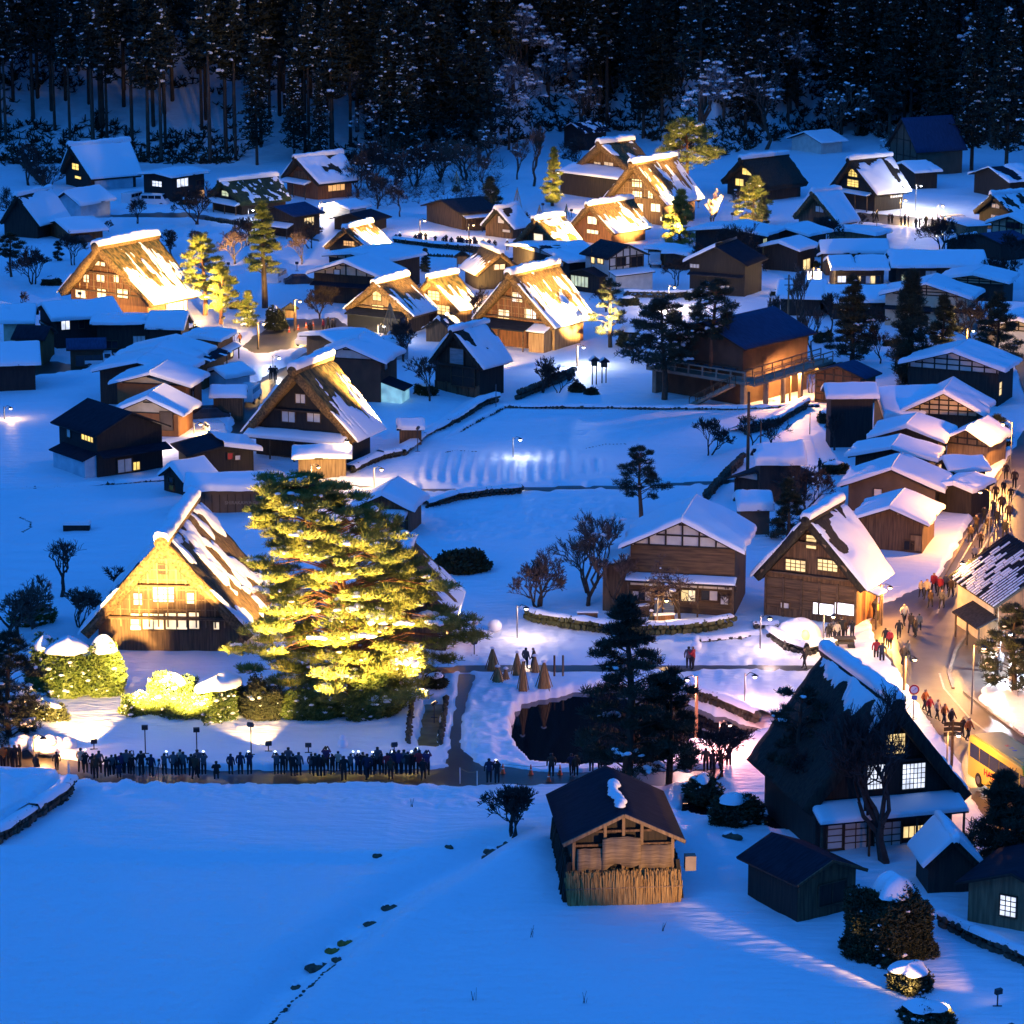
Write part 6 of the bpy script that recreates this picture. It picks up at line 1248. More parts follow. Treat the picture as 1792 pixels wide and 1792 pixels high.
wall_([(712, 818), (770, 782), (830, 744), (880, 718)], .28, 'thin dark kerb wall along the upper field edge', w=.4)
wall_([(880, 717), (1000, 717), (1140, 719), (1290, 720), (1432, 715)], .34, 'long thin wall on the far side of the middle field', w=.5)
wall_([(745, 897), (800, 879), (860, 872), (912, 868)], .9, 'dark bank wall below the field lane beside the little barn', w=1.0, m='stone')
wall_([(915, 1085), (940, 1094), (1000, 1103), (1080, 1114), (1165, 1114), (1230, 1110), (1282, 1100)], .95, 'mossy green wall curving below the maples and the farmhouse', m='stonemoss')
wall_([(1345, 1120), (1378, 1142), (1412, 1152), (1462, 1142)], .9, 'curved wall around the snow dome terrace')
wall_([(1318, 1104), (1362, 1103)], .5, 'short wall left of the snow dome')
wall_([(1225, 1128), (1280, 1123), (1330, 1116)], .3, 'thin row of stones in the snow below the farmhouse')
wall_([(1205, 1222), (1262, 1242), (1325, 1270)], .9, 'dark wall along the right bank of the pond')
wall_([(688, 432), (760, 441), (845, 447)], 1.2, 'dark retaining wall under the onlookers on the far lane')
wall_([(735, 454), (790, 457), (842, 462)], .7, 'low dark hedge wall below the far retaining wall', snow=False)
wall_([(905, 702), (940, 688), (1004, 660)], 1.0, 'dark sloping bank wall below the brightest house', w=1.1, snow=False)
wall_([(1302, 764), (1358, 748), (1412, 716)], 1.0, 'dark wall below the knotted bare trees', w=.9)
wall_([(1232, 884), (1262, 850), (1300, 812)], 1.0, 'dark curving wall at the right end of the middle field', w=.9, snow=False)
wall_([(1092, 522), (1170, 524), (1242, 521)], .9, 'dark garden wall in front of the white timbered house')
wall_([(0, 258), (36, 290), (76, 330)], 2.0, 'dark slanting road bank at the far left under the forest', w=1.4, snow=False, step=.8)
wall_([(1640, 1624), (1700, 1654), (1800, 1698)], .9, 'dark wall beside the path in the bottom right corner', w=.6)
wall_([(722, 1228), (714, 1310)], .5, 'left stone edge of the narrow golden canal', w=.4, step=.3, snow=False)
wall_([(782, 1228), (770, 1308)], .4, 'right stone edge of the narrow golden canal', w=.3, step=.3, snow=False)
wall_([(0, 745), (44, 745)], .12, 'dark grass edge on the left snowfield', snow=False, w=.4)
wall_([(360, 388), (470, 404), (540, 414)], .6, 'dark hedge bank along the upper lane', snow=False, w=.8)
wall_([(1345, 838), (1420, 838)], .4, 'row of dark stakes beside the lone walker', snow=False, w=.3)
# rocks showing through the snow in the gully
for i, (px, py, r, m, lb) in enumerate([(582, 1660, .50, 'rockyellow', 'rock with yellow lichen in the gully, left of the pair'), (605, 1650, .45, 'rockyellow', 'rock with yellow lichen in the gully, right of the pair'), (553, 1692, .62, 'rock', 'largest bare rock in the gully'), (650, 1616, .40, 'rock', 'small oval rock halfway up the gully'), (682, 1588, .48, 'rock', 'dark rock at the upper end of the gully'), (590, 1692, .34, 'rock', 'flat little rock right of the largest rock'), (518, 1722, .35, 'rock', 'dark stone low in the gully'), (660, 1514, .3, 'rock', 'dark stone in the snow step of the field'), (862, 1500, .5, 'rock', 'dark stone below the leafless shrub tree'), (1280, 1482, .6, 'rock', 'snowy boulder right of the barn'), (785, 1498, .3, 'rock', 'stone at the end of the snow step')]):
    p = gpt(px, py, .12); t = thing('rock', lb, 'rock', p); MB().blob((0, 0, -.1), r * 1.0, r * .8, r * .55, i, 12, 6, .35).build('stone', M[m], t, True)
    sb = MB().blob((-.1 * r, .25 * r, r * .2), r * .7, r * .5, r * .34, i + 9, 10, 4, .3, True).build('snow', M['roofsnow'], t, True)
def ditch(pl, w, label):
    pts = P2(pl); mb = MB(); rr = random.Random(3); P = []
    for (a, b), (c, d) in zip(pts[:-1], pts[1:]):
        for i in range(6): P.append((a + (c - a) * i / 6, b + (d - b) * i / 6))
    t = thing('ditch', label, 'ditch', (P[0][0], P[0][1], 0))
    for i, (x, y) in enumerate(P): mb.blob((x - P[0][0], y - P[0][1], gz(x, y) - .05), w * rr.uniform(.7, 1.4), w * rr.uniform(1.0, 1.8), .08, i, 8, 3, .5)
    mb.build('bare_soil', M['rock'], t, False, 'stuff')
ditch([(470, 1800), (500, 1770), (540, 1738), (570, 1712), (590, 1700)], .13, 'strip of bare dark soil along the foreground gully')
ditch([(848, 1520), (862, 1505), (880, 1494), (890, 1486)], .25, 'bare dark soil at the foot of the leafless shrub tree')
ditch([(36, 918), (54, 926), (54, 936), (38, 944)], .16, 'dark curved runnel in the blue field')
ditch([(775, 800), (800, 794), (840, 796)], .14, 'bare streak in the middle field')
ditch([(1026, 788), (1060, 780), (1100, 779)], .14, 'dark track mark in the middle of the snowy field')
# wooden crate alone in the field
p = gpt(135, 940); t = thing('crate', 'dark wooden crate with a slab of snow alone in the blue field', 'crate', p)
MB().box(-1.15, 1.15, -.45, .45, -.2, .55).build('box', M['woodblack'], t); snow_patch('snow', (-1.2, -.5, .55), (1.2, -.5, .55), (1.2, .5, .55), (-1.2, .5, .55), .32, t, 3, .25)
for i, (px, py, lb) in enumerate([(1028, 1092, 'lit slanted plank box on the bank by the maples'), (1162, 1098, 'tilted dark red plank frame below the weeping cherry'), (1118, 1082, 'leaning log stand in front of the farmhouse')]):
    p = gpt(px, py); t = thing('plank_box', lb, 'plank box', p, .2 * i)
    MB().xprism([(-.35, 0), (.35, 0), (.12, .85), (-.12, .85)], -.8, .8).build('planks', M['woodred' if i < 2 else 'wood'], t); MB().box(-.85, .85, -.2, .22, .85, .97).build('snow', M['roofsnow'], t)
# straw wrapped shrubs and rope cones
def strawcone(px, py, h, r, label, m='straw', snow=True, lean=0):
    t = thing('straw_wrap', label, 'straw wrap', gpt(px, py, -.05)); rr = random.Random(px)
    mb = MB().tube([(0, 0, 0), (lean * .5, 0, h * .5), (lean, 0, h)], [r, r * .62, .08], 9)
    mb.build('straw', M[m], t); pb = MB()
    for i in range(5): a = i * 1.256 + .3; pb.tube([(math.cos(a) * r * 1.35, math.sin(a) * r * 1.35, -.1), (lean, 0, h + .15)], [.035, .03], 4)
    pb.build('stakes', M['woodlight'], t)
    if snow: MB().blob((lean, 0, h), .2, .2, .16, px, 8, 4, .2, True).build('snow', M['roofsnow'], t, True)
for a in [(862, 1172, 1.6, .45, 'straw wrap with ladder of stakes, leftmost beside the pond'), (871, 1196, 1.2, .5, 'short stubby straw wrap in front of the leftmost one'), (905, 1182, 1.8, .38, 'tall straw wrap in the second row beside the pond'), (915, 1212, 2.3, .36, 'tallest straw wrap at the pond rim'), (952, 1206, 2.0, .52, 'broad straw bundle at the pond rim'), (885, 1192, .9, .25, 'thin straw wrap between the stubby and the tallest'), (936, 1178, 1.3, .3, 'dark straw wrap on the pond lane'), (1140, 1094, 1.0, .3, 'small straw wrap in front of the farmhouse door')]: strawcone(*a)
def ropecone(px, py, h, r, label, n=22):
    t = thing('rope_cone', label, 'rope cone', gpt(px, py)); MB().tube([(0, 0, -.3), (0, 0, h)], [.06, .04], 6).build('pole', M['woodlight'], t); mb = MB()
    for i in range(n): a = 2 * PI * i / n; mb.tube([(0, 0, h - .05), (math.cos(a) * r * .55, math.sin(a) * r * .55, h * .5), (math.cos(a) * r, math.sin(a) * r, .1)], [.022, .022, .022], 3, False)
    mb.build('ropes', M['rope'], t)
    nb = bush_mesh(int(px), r * .6, r * .6, h * .3, n=260, cap=.4, specks=8, mname='leafdark'); obj('shrub', nb[1][1], t); obj('snow', nb[2][1], t)
ropecone(683, 612, 5.2, 1.5, 'large snow guard rope cone before the lit house'); ropecone(991, 402, 3.4, .8, 'rope cone right of the mossy lit roof'); ropecone(944, 398, 3.0, .8, 'rope cone left of the mossy lit roof'); ropecone(905, 372, 3.6, .8, 'lit rope cone behind the little thatched hut'); ropecone(799, 340, 3.2, .9, 'dim rope cone at the forest edge')
# wooden posts at the pond
for i, px in enumerate((970, 985)):
    t = thing('post', ['darker post standing by the pond lane', 'paler post standing by the pond lane'][i], 'post', gpt(px, 1186)); MB().tube([(0, 0, -.4), (0, 0, 1.6)], [.08, .08], 7).build('shaft', M['wood' if i == 0 else 'woodlight'], t)
# snow dome with a glowing mouth, heap of snow by the footpath, snowmen
p = gpt(1396, 1118); t = thing('snow_dome', 'snow dome glowing pink from within, before the shop house', 'snow dome', p)
db = MB().blob((0, 0, -.1), 1.75, 1.5, 1.5, 7, 22, 9, .10, True)
db.build('dome', M['roofsnow'], t, True)
MB().blob((.45, -1.22, .35), .36, .28, .5, 3, 10, 6, .1).build('opening', M['amber'], t, True)
lightobj('POINT', 'dome_glow', t, (.5, -2.0, .8), 60, ORG, .2); lightobj('POINT', 'dome_glow', t, (-1.9, -.9, .7), 25, ORG, .2)  # lights added outside the dome, for the glow from within
p = gpt(76, 1322); t = thing('snow_heap', 'lumpy heap of cleared snow lit orange at the left end of the footpath', 'snow heap', p); hb = MB(); rr = random.Random(5)
for i in range(26): hb.blob((rr.uniform(-1.9, 1.9), rr.uniform(-.7, .7), rr.uniform(.0, .55)), rr.uniform(.3, .6), rr.uniform(.3, .5), rr.uniform(.25, .45), i, 8, 5, .3)
hb.build('lumps', M['roofsnow'], t, True, 'stuff')
for px, py, lb, s in [(1218, 1142, 'small snowman below the farmhouse', 1), (866, 1108, 'round ball of snow on the trampled slope', 1.25), (600, 1318, 'tiny snowman on the small snowfield', .8)]:
    t = thing('snowman', lb, 'snowman', gpt(px, py)); MB().blob((0, 0, .3 * s), .45 * s, .45 * s, .42 * s, 1, 12, 8, .05).build('body', M['roofsnow'], t, True)
    if px != 866: MB().blob((0, 0, .85 * s), .27 * s, .27 * s, .27 * s, 2, 12, 8, .05).build('head', M['roofsnow'], t, True)
# ---------------------------------------------------------------- the straw barn front
def barn_front(H):
    r = H.root; xw, yw = H.xw, H.yw
    zt = lambda x: H.zr(x) - .05
    # posts and rails of the open gable
    for x in (-xw + .1, -xw * .36, .0, xw * .36, xw - .1):
        MB().box(x - .09, x + .09, yw - .34, yw - .16, (2.0 if abs(x) < xw - .2 else -.4), zt(x)).build('post', M['woodlight'], r)
    for z, w in ((3.75, xw * .98), (1.9, xw), (4.6, xw * .55)):
        MB().box(-w, w, yw - .30, yw - .12, z, z + .14).build('beam', M['wood'], r)
    for sx in (-1, 1):
        MB().bar((sx * (H.W / 2 - .05), .05, H.he + .02), (0, .05, H.h - .06), .14, .2).build('barge_board', M['woodlight'], r)
    # hanging reed screens, sagging
    for i, (x0, x1, z0, z1) in enumerate(((-xw + .25, -xw * .38, 2.05, 3.65), (-xw * .42, xw * .34, 2.45, 4.25), (xw * .30, xw - .2, 2.2, 3.75))):
        mb = MB(); n = 9
        for j in range(n + 1):
            x = x0 + (x1 - x0) * j / n; s = math.sin(j / n * PI)
            y = yw - .42 - .08 * (i % 2) - .06 * math.sin(j * 1.7 + i)
            a = z0 - .16 * math.sin(j * 1.1 + i) + (.12 if i == 1 else 0) * s; b = z1 + (.12 * s if i == 1 else .02)
            mb.v += [(x, y, a), (x, y - .05, (a + b) / 2), (x, y, b)]
            if j: k = (j - 1) * 3; mb.f += [(k, k + 3, k + 4, k + 1), (k + 1, k + 4, k + 5, k + 2)]
        o = mb.build('reed_screen', M['reed'], r, True); sd = o.modifiers.new('thickness', 'SOLIDIFY'); sd.thickness = .05
    # bundled reeds leaning against the front and the sides
    rng = np.random.default_rng(8); V = []; Q = []; n = 0
    def reeds(cnt, fx, fy, dx, dy):
        nonlocal n
        u = rng.random(cnt); x = fx(u); y = fy(u); l = rng.uniform(1.6, 2.35, cnt); b = np.stack([x, y, np.full(cnt, -.25)], 1)
        t = b + np.stack([rng.normal(dx, .10, cnt), rng.normal(dy, .10, cnt), l + .25], 1); w = .028
        tang = np.array([w, 0, 0]) if abs(dy) >= abs(dx) else np.array([0, w, 0])
        v = np.stack([b - tang, b + tang, t + tang * .8, t - tang * .8], 1).reshape(-1, 3); V.append(v); Q.append(np.arange(len(v)).reshape(-1, 4) + n); n += len(v)
    for k in range(4): reeds(700, lambda u: -xw - .3 + u * (2 * xw + .6), lambda u: np.full(len(u), yw - 1.15 + .22 * k), 0, .35)
    front_n = n
    o = obj('straw_bundles', npmesh('straw_bundles', np.concatenate(V), [np.concatenate(Q)], M['straw']), r, 'stuff')
    MB().box(-xw - .2, xw + .2, yw - .62, yw - .30, -.3, 1.75).build('straw_core', M['straw'], r)
    MB().bar((-xw - .45, yw - .98, 1.35), (xw + .45, yw - .98, 1.35), .08).build('rail', M['woodlight'], r)
    for sx in (-1, 1):
        m2 = MB(); rr = random.Random(9)
        for i in range(40):
            y = .3 + (H.L - .6) * i / 40 + rr.uniform(-.08, .08); x = sx * (xw + .55 + rr.uniform(-.1, .2))
            m2.bar((x, y, -.6), (sx * (xw + .18), y + rr.uniform(-.1, .1), 2.6 + rr.uniform(-.25, .35)), .24, .12)
        m2.build('side_thatch', M['thatchdark'], r, False, 'stuff')
    # the tongue of snow left on the ridge and a meter box under the eave
    sl = math.atan2(H.h - H.he, H.W / 2)
    sb = MB()
    for i in range(9): sb.blob((-.05 + .12 * math.sin(i), 1.6 + i * .52, H.h + .03), .36 + .05 * math.sin(i * 2), .42, .30, i, 10, 5, .15, True)
    sb.build('ridge_snow', M['roofsnow'], r, True)
    MB().box(xw + .65, xw + 1.3, yw - .5, yw + .1, 2.1, 3.0).build('eave_box', M['concrete'], r)
barn_front(H49)
for sx in (-1, 1): MB().bar((sx * (H50.W / 2 - .04), .03, H50.he - .02), (0, .03, H50.h - .05), .1, .16).build('barge_board', M['woodred'], H50.root)
# ---------------------------------------------------------------- the concrete hall with stair and ramp
HH = hs((1228, 563), (1305, 546), 703, 1146, 1322, 'brown concrete hall with balcony, outside stair and dark roof behind the tall pine', name='hall', cat='hall', wall='brown', snow='none', roof='metalblue', he=6.3, L=13, W=11.5, inset=.8, win=[('F', (1165, 633, 1290, 645), (5, 1), 'glass')])
r = HH.root; xw = HH.xw
MB().box(-xw - 1.4, xw + 1.9, HH.yw - 2.0, HH.yw + 1, 2.85, 3.15).build('balcony', M['concrete'], r)
MB().box(-xw - 1.2, -xw - .7, HH.yw - 1.2, HH.yw + 1, -.4, 2.85).build('pier', M['concrete'], r)
MB().box(xw + .9, xw + 1.4, HH.yw - 1.6, HH.yw - 1.1, -.4, 2.85).build('pier', M['concrete'], r)
mb = MB()
for i in range(8): x = -xw - 1.3 + (2 * xw + 3.0) * i / 7; mb.box(x - .09, x + .09, HH.yw - 1.98, HH.yw - 1.8, 3.15, 4.15)
mb.box(-xw - 1.4, xw + 1.8, HH.yw - 1.97, HH.yw - 1.83, 4.05, 4.2); mb.box(-xw - 1.4, xw + 1.8, HH.yw - 1.94, HH.yw - 1.86, 3.6, 3.68); mb.build('railing', M['concrete'], r)
sb = MB(); sb.bar((xw + .6, HH.yw - 2.6, 2.75), (xw - 4.6, HH.yw - 2.6, -.1), 1.1, .28)
for i in range(14): t = (i + .5) / 14; x = xw + .6 - 5.2 * t; z = 2.95 - 2.85 * t; sb.box(x - .17, x + .17, HH.yw - 3.1, HH.yw - 2.1, z - .1, z + .08)
sb.build('stair', M['concrete'], r)
rb = MB()
for yy in (HH.yw - 3.14, HH.yw - 2.06):
    rb.bar((xw + .6, yy, 3.75), (xw - 4.6, yy, .9), .08)
    for i in range(6): t = i / 5; rb.bar((xw + .6 - 5.2 * t, yy, 2.8 - 2.85 * t), (xw + .6 - 5.2 * t, yy, 3.75 - 2.85 * t), .07)
rb.build('stair_railing', M['wood'], r)
mb = MB(); mb.bar((xw + 1.8, HH.yw - 1.4, 2.9), (xw + 4.4, HH.yw + 9, 4.2), 2.0, .3); mb.build('ramp', M['concrete'], r)
mb = MB()
for k in (0, 1):
    off = Vector((.95, -.25, 0)) * (1 if k else -1)
    a = Vector((xw + 1.8, HH.yw - 1.4, 3.05)) + off; b = Vector((xw + 4.4, HH.yw + 9, 4.35)) + off
    mb.bar(tuple(a + Vector((0, 0, 1))), tuple(b + Vector((0, 0, 1))), .1); mb.bar(tuple(a + Vector((0, 0, .5))), tuple(b + Vector((0, 0, .5))), .07)
    for i in range(9): p_ = a.lerp(b, i / 8); mb.bar(tuple(p_), tuple(p_ + Vector((0, 0, 1))), .09)
mb.build('ramp_railing', M['woodlight'], r)
for i in range(4):
    t = (i + 1) / 4.5; p_ = Vector((xw + 1.8, HH.yw - 1.4, 2.8)).lerp(Vector((xw + 4.4, HH.yw + 9, 4.1)), t); MB().box(p_.x - .2, p_.x + .2, p_.y - .2, p_.y + .2, -.4, p_.z).build('pier', M['concrete'], r)
def fontmesh(body, size, ext, m):
    c = bpy.data.curves.new('lettering', 'FONT'); c.body = body; c.size = size; c.extrude = ext; c.offset = size * .02; c.align_x = 'LEFT'
    o = bpy.data.objects.new('tmp', c); COL.objects.link(o); bpy.context.view_layer.update()
    me = bpy.data.meshes.new_from_object(o.evaluated_get(bpy.context.evaluated_depsgraph_get())); bpy.data.objects.remove(o); me.materials.clear(); me.materials.append(M[m]); me.name = 'lettering'; return me
# pale lettering on the long storehouse front
o = obj('lettering', fontmesh('SHIRAKAWA Gallery', .42, .01, 'concrete'), HF.root); o.location = (HF.xw + .06, HF.yw + (HF.yend - HF.yw) * .46, 1.3); o.rotation_euler = (PI / 2, 0, PI / 2)
# shutters and goods at the lit shop front
mb = MB()
for i in range(9): mb.box(HF.xw + .01, HF.xw + .05, HF.yw + (HF.yend - HF.yw) * (i + .5) / 9 - .03, HF.yw + (HF.yend - HF.yw) * (i + .5) / 9 + .03, .0, 2.2)
mb.build('batten', M['wooddark'], HF.root)
# ---------------------------------------------------------------- vehicles
def car(px, py, rz, kind, paint, label, name='parked_car', cat='car', group='cars parked in the village'):
    t = thing(name, label, cat, (*at(px, py)[:2], .12), rz, group)
    if kind == 'van': Lc, Wc, prof = 4.2, 1.7, [(-2.1, .35), (2.1, .35), (2.12, .85), (1.75, 1.15), (1.35, 1.85), (-1.95, 1.9), (-2.1, 1.2)]
    elif kind == 'truck': Lc, Wc, prof = 3.4, 1.5, [(.35, .35), (1.7, .35), (1.72, .95), (1.5, 1.25), (1.25, 1.8), (.35, 1.8)]
    else: Lc, Wc, prof = 4.1, 1.65, [(-2.05, .35), (2.05, .35), (2.08, .72), (1.3, .95), (.75, 1.45), (-.9, 1.48), (-1.6, 1.0), (-2.05, .9)]
    b = MB().prism(prof, -Wc / 2, Wc / 2).mesh('body', M[paint], recalc=True); o = obj('body', b, t); bv = o.modifiers.new('edges', 'BEVEL'); bv.width = .07; bv.segments = 2
    if kind == 'truck': MB().box(-1.7, .3, -.72, .72, .55, .62).box(-1.7, .3, -.74, -.70, .62, .95).box(-1.7, .3, .70, .74, .62, .95).build('cargo_bed', M[paint], t)
    zt, zb_ = (1.72, 1.22) if kind != 'car' else (1.40, 1.02); xa, xb = (-1.85, 1.25) if kind == 'van' else ((.45, 1.2) if kind == 'truck' else (-1.15, .7))
    for sy in (-1, 1):
        for i in range(3 if kind == 'van' else (1 if kind == 'truck' else 2)):
            n = 3 if kind == 'van' else (1 if kind == 'truck' else 2); a = xa + (xb - xa) * i / n + .04; c = xa + (xb - xa) * (i + 1) / n - .04
            MB().box(a, c, min(sy * Wc / 2, sy * (Wc / 2 + .015)), max(sy * Wc / 2, sy * (Wc / 2 + .015)), zb_, zt - .02).build('side_window', M['glass'], t)
    if kind == 'car': MB().bar((1.26, 0, 1.02), (.80, 0, 1.43), Wc * .84, .03).build('windscreen', M['glass'], t)
    else: MB().bar((1.76, 0, 1.16), (1.38, 0, 1.80), Wc * .86, .03).build('windscreen', M['glass'], t) if kind == 'van' else MB().bar((1.52, 0, 1.26), (1.28, 0, 1.76), Wc * .86, .03).build('windscreen', M['glass'], t)
    for sx in (-1.25, 1.2):
        for sy in (-1, 1):
            w = MB().tube([(sx * (1 if kind != 'truck' else .95), sy * (Wc / 2 - .18), .32), (sx * (1 if kind != 'truck' else .95), sy * (Wc / 2 + .02), .32)], [.32, .32], 14).build('wheel', M['black'], t)
            MB().tube([(sx * (1 if kind != 'truck' else .95), sy * (Wc / 2 + .021), .32), (sx * (1 if kind != 'truck' else .95), sy * (Wc / 2 + .03), .32)], [.18, .18], 10).build('rim', M['steel'], w)
    fx = 2.09 if kind != 'truck' else 1.72
    for sy in (-1, 1): MB().box(fx, fx + .03, sy * .55 - .16, sy * .55 + .16, .62, .76).build('headlight', M['white'], t)
    return t
car(233, 358, 1.15, 'van', 'carwhite', 'boxy white van, left one beside the two storey house', 'van', 'van')
car(271, 362, -.15, 'van', 'carwhite', 'silver white minivan, right one beside the two storey house', 'van', 'van')
car(146, 430, .5, 'car', 'cardark', 'dark car under the snow behind the golden left house')
car(485, 498, 1.3, 'van', 'carwhite', 'pale small van with snow behind the slender conifer', 'van', 'van')
car(525, 502, .2, 'car', 'cardark', 'dark car beside the timber inn')
car(540, 605, 1.2, 'car', 'carwhite', 'car with lit roof at the village square edge')
car(176, 645, 0.1, 'truck', 'carwhite', 'little white kei truck beside a blue sheet', 'kei_truck', 'truck')
car(366, 738, .3, 'car', 'cardark', 'dark car between the boarded sheds of the left cluster')
car(375, 765, 1.9, 'car', 'carwhite', 'grey car with snowy bonnet nearest the workshop')
car(437, 705, 1.4, 'van', 'carwhite', 'white van tucked behind the boarded shed', 'van', 'van')
car(1146, 468, 1.6, 'truck', 'carwhite', 'white kei truck in the carport beside the white timbered house', 'kei_truck', 'truck')
car(1670, 400, .1, 'van', 'carwhite', 'white van with lit headlamps on the far street', 'van', 'van')
p = gpt(150, 645); t = thing('tarpaulin', 'bright blue tarpaulin heap beside the kei truck', 'tarpaulin', p); MB().blob((0, 0, .2), .9, .5, .6, 4, 12, 5, .3, True).build('sheet', M['carblue'], t)
# the yellow coach
g0 = Vector(at(1692, 1366)); g1 = Vector(at(1768, 1418)); d = (g1 - g0).normalized(); Lb = 8.4; rz = math.atan2(d.y, d.x)
left = Vector((-d.y, d.x, 0))                                   # away from the camera side
bus = thing('coach', 'yellow touring coach with red lettering parked beside the huge dark house', 'bus', tuple(g0 + left * 1.2 + Vector((0, 0, .1))), rz)
prof = [(0, .35), (8.3, .35), (8.4, .9), (8.25, 2.3), (7.9, 3.12), (7.6, 3.2), (.25, 3.2), (.05, 3.0)]
o = obj('body', MB().prism(prof, -1.2, 1.2).mesh('body', M['busyellow'], recalc=True), bus); bv = o.modifiers.new('edges', 'BEVEL'); bv.width = .09; bv.segments = 3
MB().box(.35, 7.5, -1.0, 1.0, 3.19, 3.25).build('roof', M['busroof'], bus)
for i in range(5): MB().box(.35 + i * 1.42, .35 + i * 1.42 + 1.34, -1.225, -1.19, 1.75, 2.72).build('side_window', M['glass'], bus)
MB().bar((8.36, 0, 1.25), (7.96, 0, 3.0), 2.2, .06).build('windscreen', M['glass'], bus); MB().box(7.62, 8.2, -1.225, -1.19, 1.3, 2.72).build('side_window', M['glass'], bus)
for x in (1.7, 6.5):
    for sy in (-1, 1):
        w = MB().tube([(x, sy * 1.0, .48), (x, sy * 1.215, .48)], [.48, .48], 18).build('wheel', M['black'], bus); MB().tube([(x, sy * 1.216, .48), (x, sy * 1.24, .48)], [.26, .26], 12).build('rim', M['steel'], w)
MB().box(3.2, 5.6, -1.212, -1.19, .45, 1.2).build('hatch', M['busyellow'], bus)
for i in range(4): MB().box(5.6 + (i % 2) * .75, 6.25 + (i % 2) * .75, -.75 + (i // 2) * .8, -.1 + (i // 2) * .8, 3.25, 3.30).build('roof_vent', M['busroof'], bus)
def text(body, size, parent, loc, rot, m, ext=.01, sx=1.0):
    o = obj('lettering', fontmesh(body, size, ext, m), parent); o.location = loc; o.rotation_euler = rot; o.scale = (sx, 1, 1); return o
text('HATO BUS', .62, bus, (2.45, -1.222, 1.12), (PI / 2, 0, 0), 'red', sx=1.25)
for i, m in enumerate(('red', 'blue', 'blue')): text('HTB'[i], .42, bus, (3.2 + i * .55, -.15, 3.252), (0, 0, 0), m, .004)
for sy in (-1, 1): MB().box(8.38, 8.43, sy * .85 - .18, sy * .85 + .18, .7, .88).build('headlight', M['white'], bus)
# ---------------------------------------------------------------- signs, cones, rope barrier
p = gpt(1665, 1346); t = thing('signpost', 'dark fingerpost with three pairs of boards beside the street', 'signpost', (p[0], p[1], .1))
MB().tube([(0, 0, -.3), (0, 0, 3.4)], [.10, .09], 8).build('pole', M['beam'], t)
for i in range(3):
    for sx in (-1, 1): MB().bar((0, -.05, 3.15 - .36 * i), (sx * .62, -.12, 3.12 - .36 * i), .06, .26).build('board', M['beamdark'], t)
p = gpt(1598, 1262); t = thing('road_sign', 'round red rimmed road sign with blue plate behind the huge dark roof', 'road sign', (p[0], p[1], .1))
MB().tube([(0, 0, -.3), (0, 0, 2.6)], [.04, .04], 8).build('pole', M['steel'], t)
MB().tube([(0, -.06, 2.25), (0, -.03, 2.25)], [.36, .36], 24).build('disc', M['red'], t); MB().tube([(0, -.075, 2.25), (0, -.061, 2.25)], [.26, .26], 24).build('disc_face', M['white'], t)
b = MB().bar((-.14, -.085, 2.15), (.14, -.085, 2.35), .05, .02); b.bar((.14, -.085, 2.35), (.02, -.085, 2.36), .05, .02); b.build('arrow', M['blue'], t); MB().box(-.2, .22, -.06, -.03, 1.5, 1.8).build('plate', M['blue'], t)
p = at(1425, 505); t = thing('shop_sign', 'glowing white shop sign in the bright alley', 'shop sign', (p[0], p[1], 0)); MB().box(-.9, .9, 0, .15, .9, 2.2).build('panel', M['coolx'], t); MB().box(-1, 1, .05, .2, -.3, .9).build('base', M['woodlight'], t)
def cone(px, py, label):
    t = thing('traffic_cone', label, 'traffic cone', (*at(px, py)[:2], .03), 0, 'traffic cones along the footpath'); MB().box(-.19, .19, -.19, .19, 0, .03).tube([(0, 0, .03), (0, 0, .7)], [.14, .025], 10).build('body', M['cone'], t); MB().tube([(0, 0, .32), (0, 0, .48)], [.092, .06], 10).build('band', M['white'], t)
for px, py, lb in [(880, 1354, 'cone at the left end of the rope by the pond'), (929, 1356, 'cone between the two ends of the pond rope'), (980, 1356, 'cone nearest the onlookers at the pond'), (960, 1368, 'cone on the near side of the footpath, before the barn'), (1264, 1370, 'cone behind the barn roof at the red lit snow')]: cone(px, py, lb)
for px, py, lb in [(506, 582, 'red cone left of the square barrier'), (522, 578, 'red cone second along the square barrier'), (536, 574, 'red cone third along the square barrier'), (548, 571, 'red cone at the right of the square barrier')]: cone(px, py, lb)
def rope(pl, h, label, step=2.5):
    pts = P2(pl); t = thing('rope_barrier', label, 'rope barrier', (pts[0][0], pts[0][1], .05)); mb = MB(); P_ = []
    for (ax, ay), (bx, by) in zip(pts[:-1], pts[1:]):
        n = max(1, int(math.hypot(bx - ax, by - ay) / step))
        for i in range(n): P_.append((ax + (bx - ax) * i / n - pts[0][0], ay + (by - ay) * i / n - pts[0][1]))
    P_.append((pts[-1][0] - pts[0][0], pts[-1][1] - pts[0][1])); rb = MB()
    for i, (x, y) in enumerate(P_):
        MB().tube([(x, y, -.1), (x, y, h)], [.03, .03], 6).build('stake', M['white'], t)
        if i: x0, y0 = P_[i - 1]; rb.tube([(x0, y0, h - .06), ((x + x0) / 2, (y + y0) / 2, h - .22), (x, y, h - .06)], [.015] * 3, 3, False)
    rb.build('rope', M['rope'], t)
rope([(805, 1372), (835, 1378)], 1.1, 'short rope on stakes where the paths meet'); rope([(120, 1360), (122, 1366)], 1.1, 'single marker stake pair at the left end of the footpath'); rope([(880, 1354), (980, 1356)], .7, 'rope strung between cones at the pond', 6)
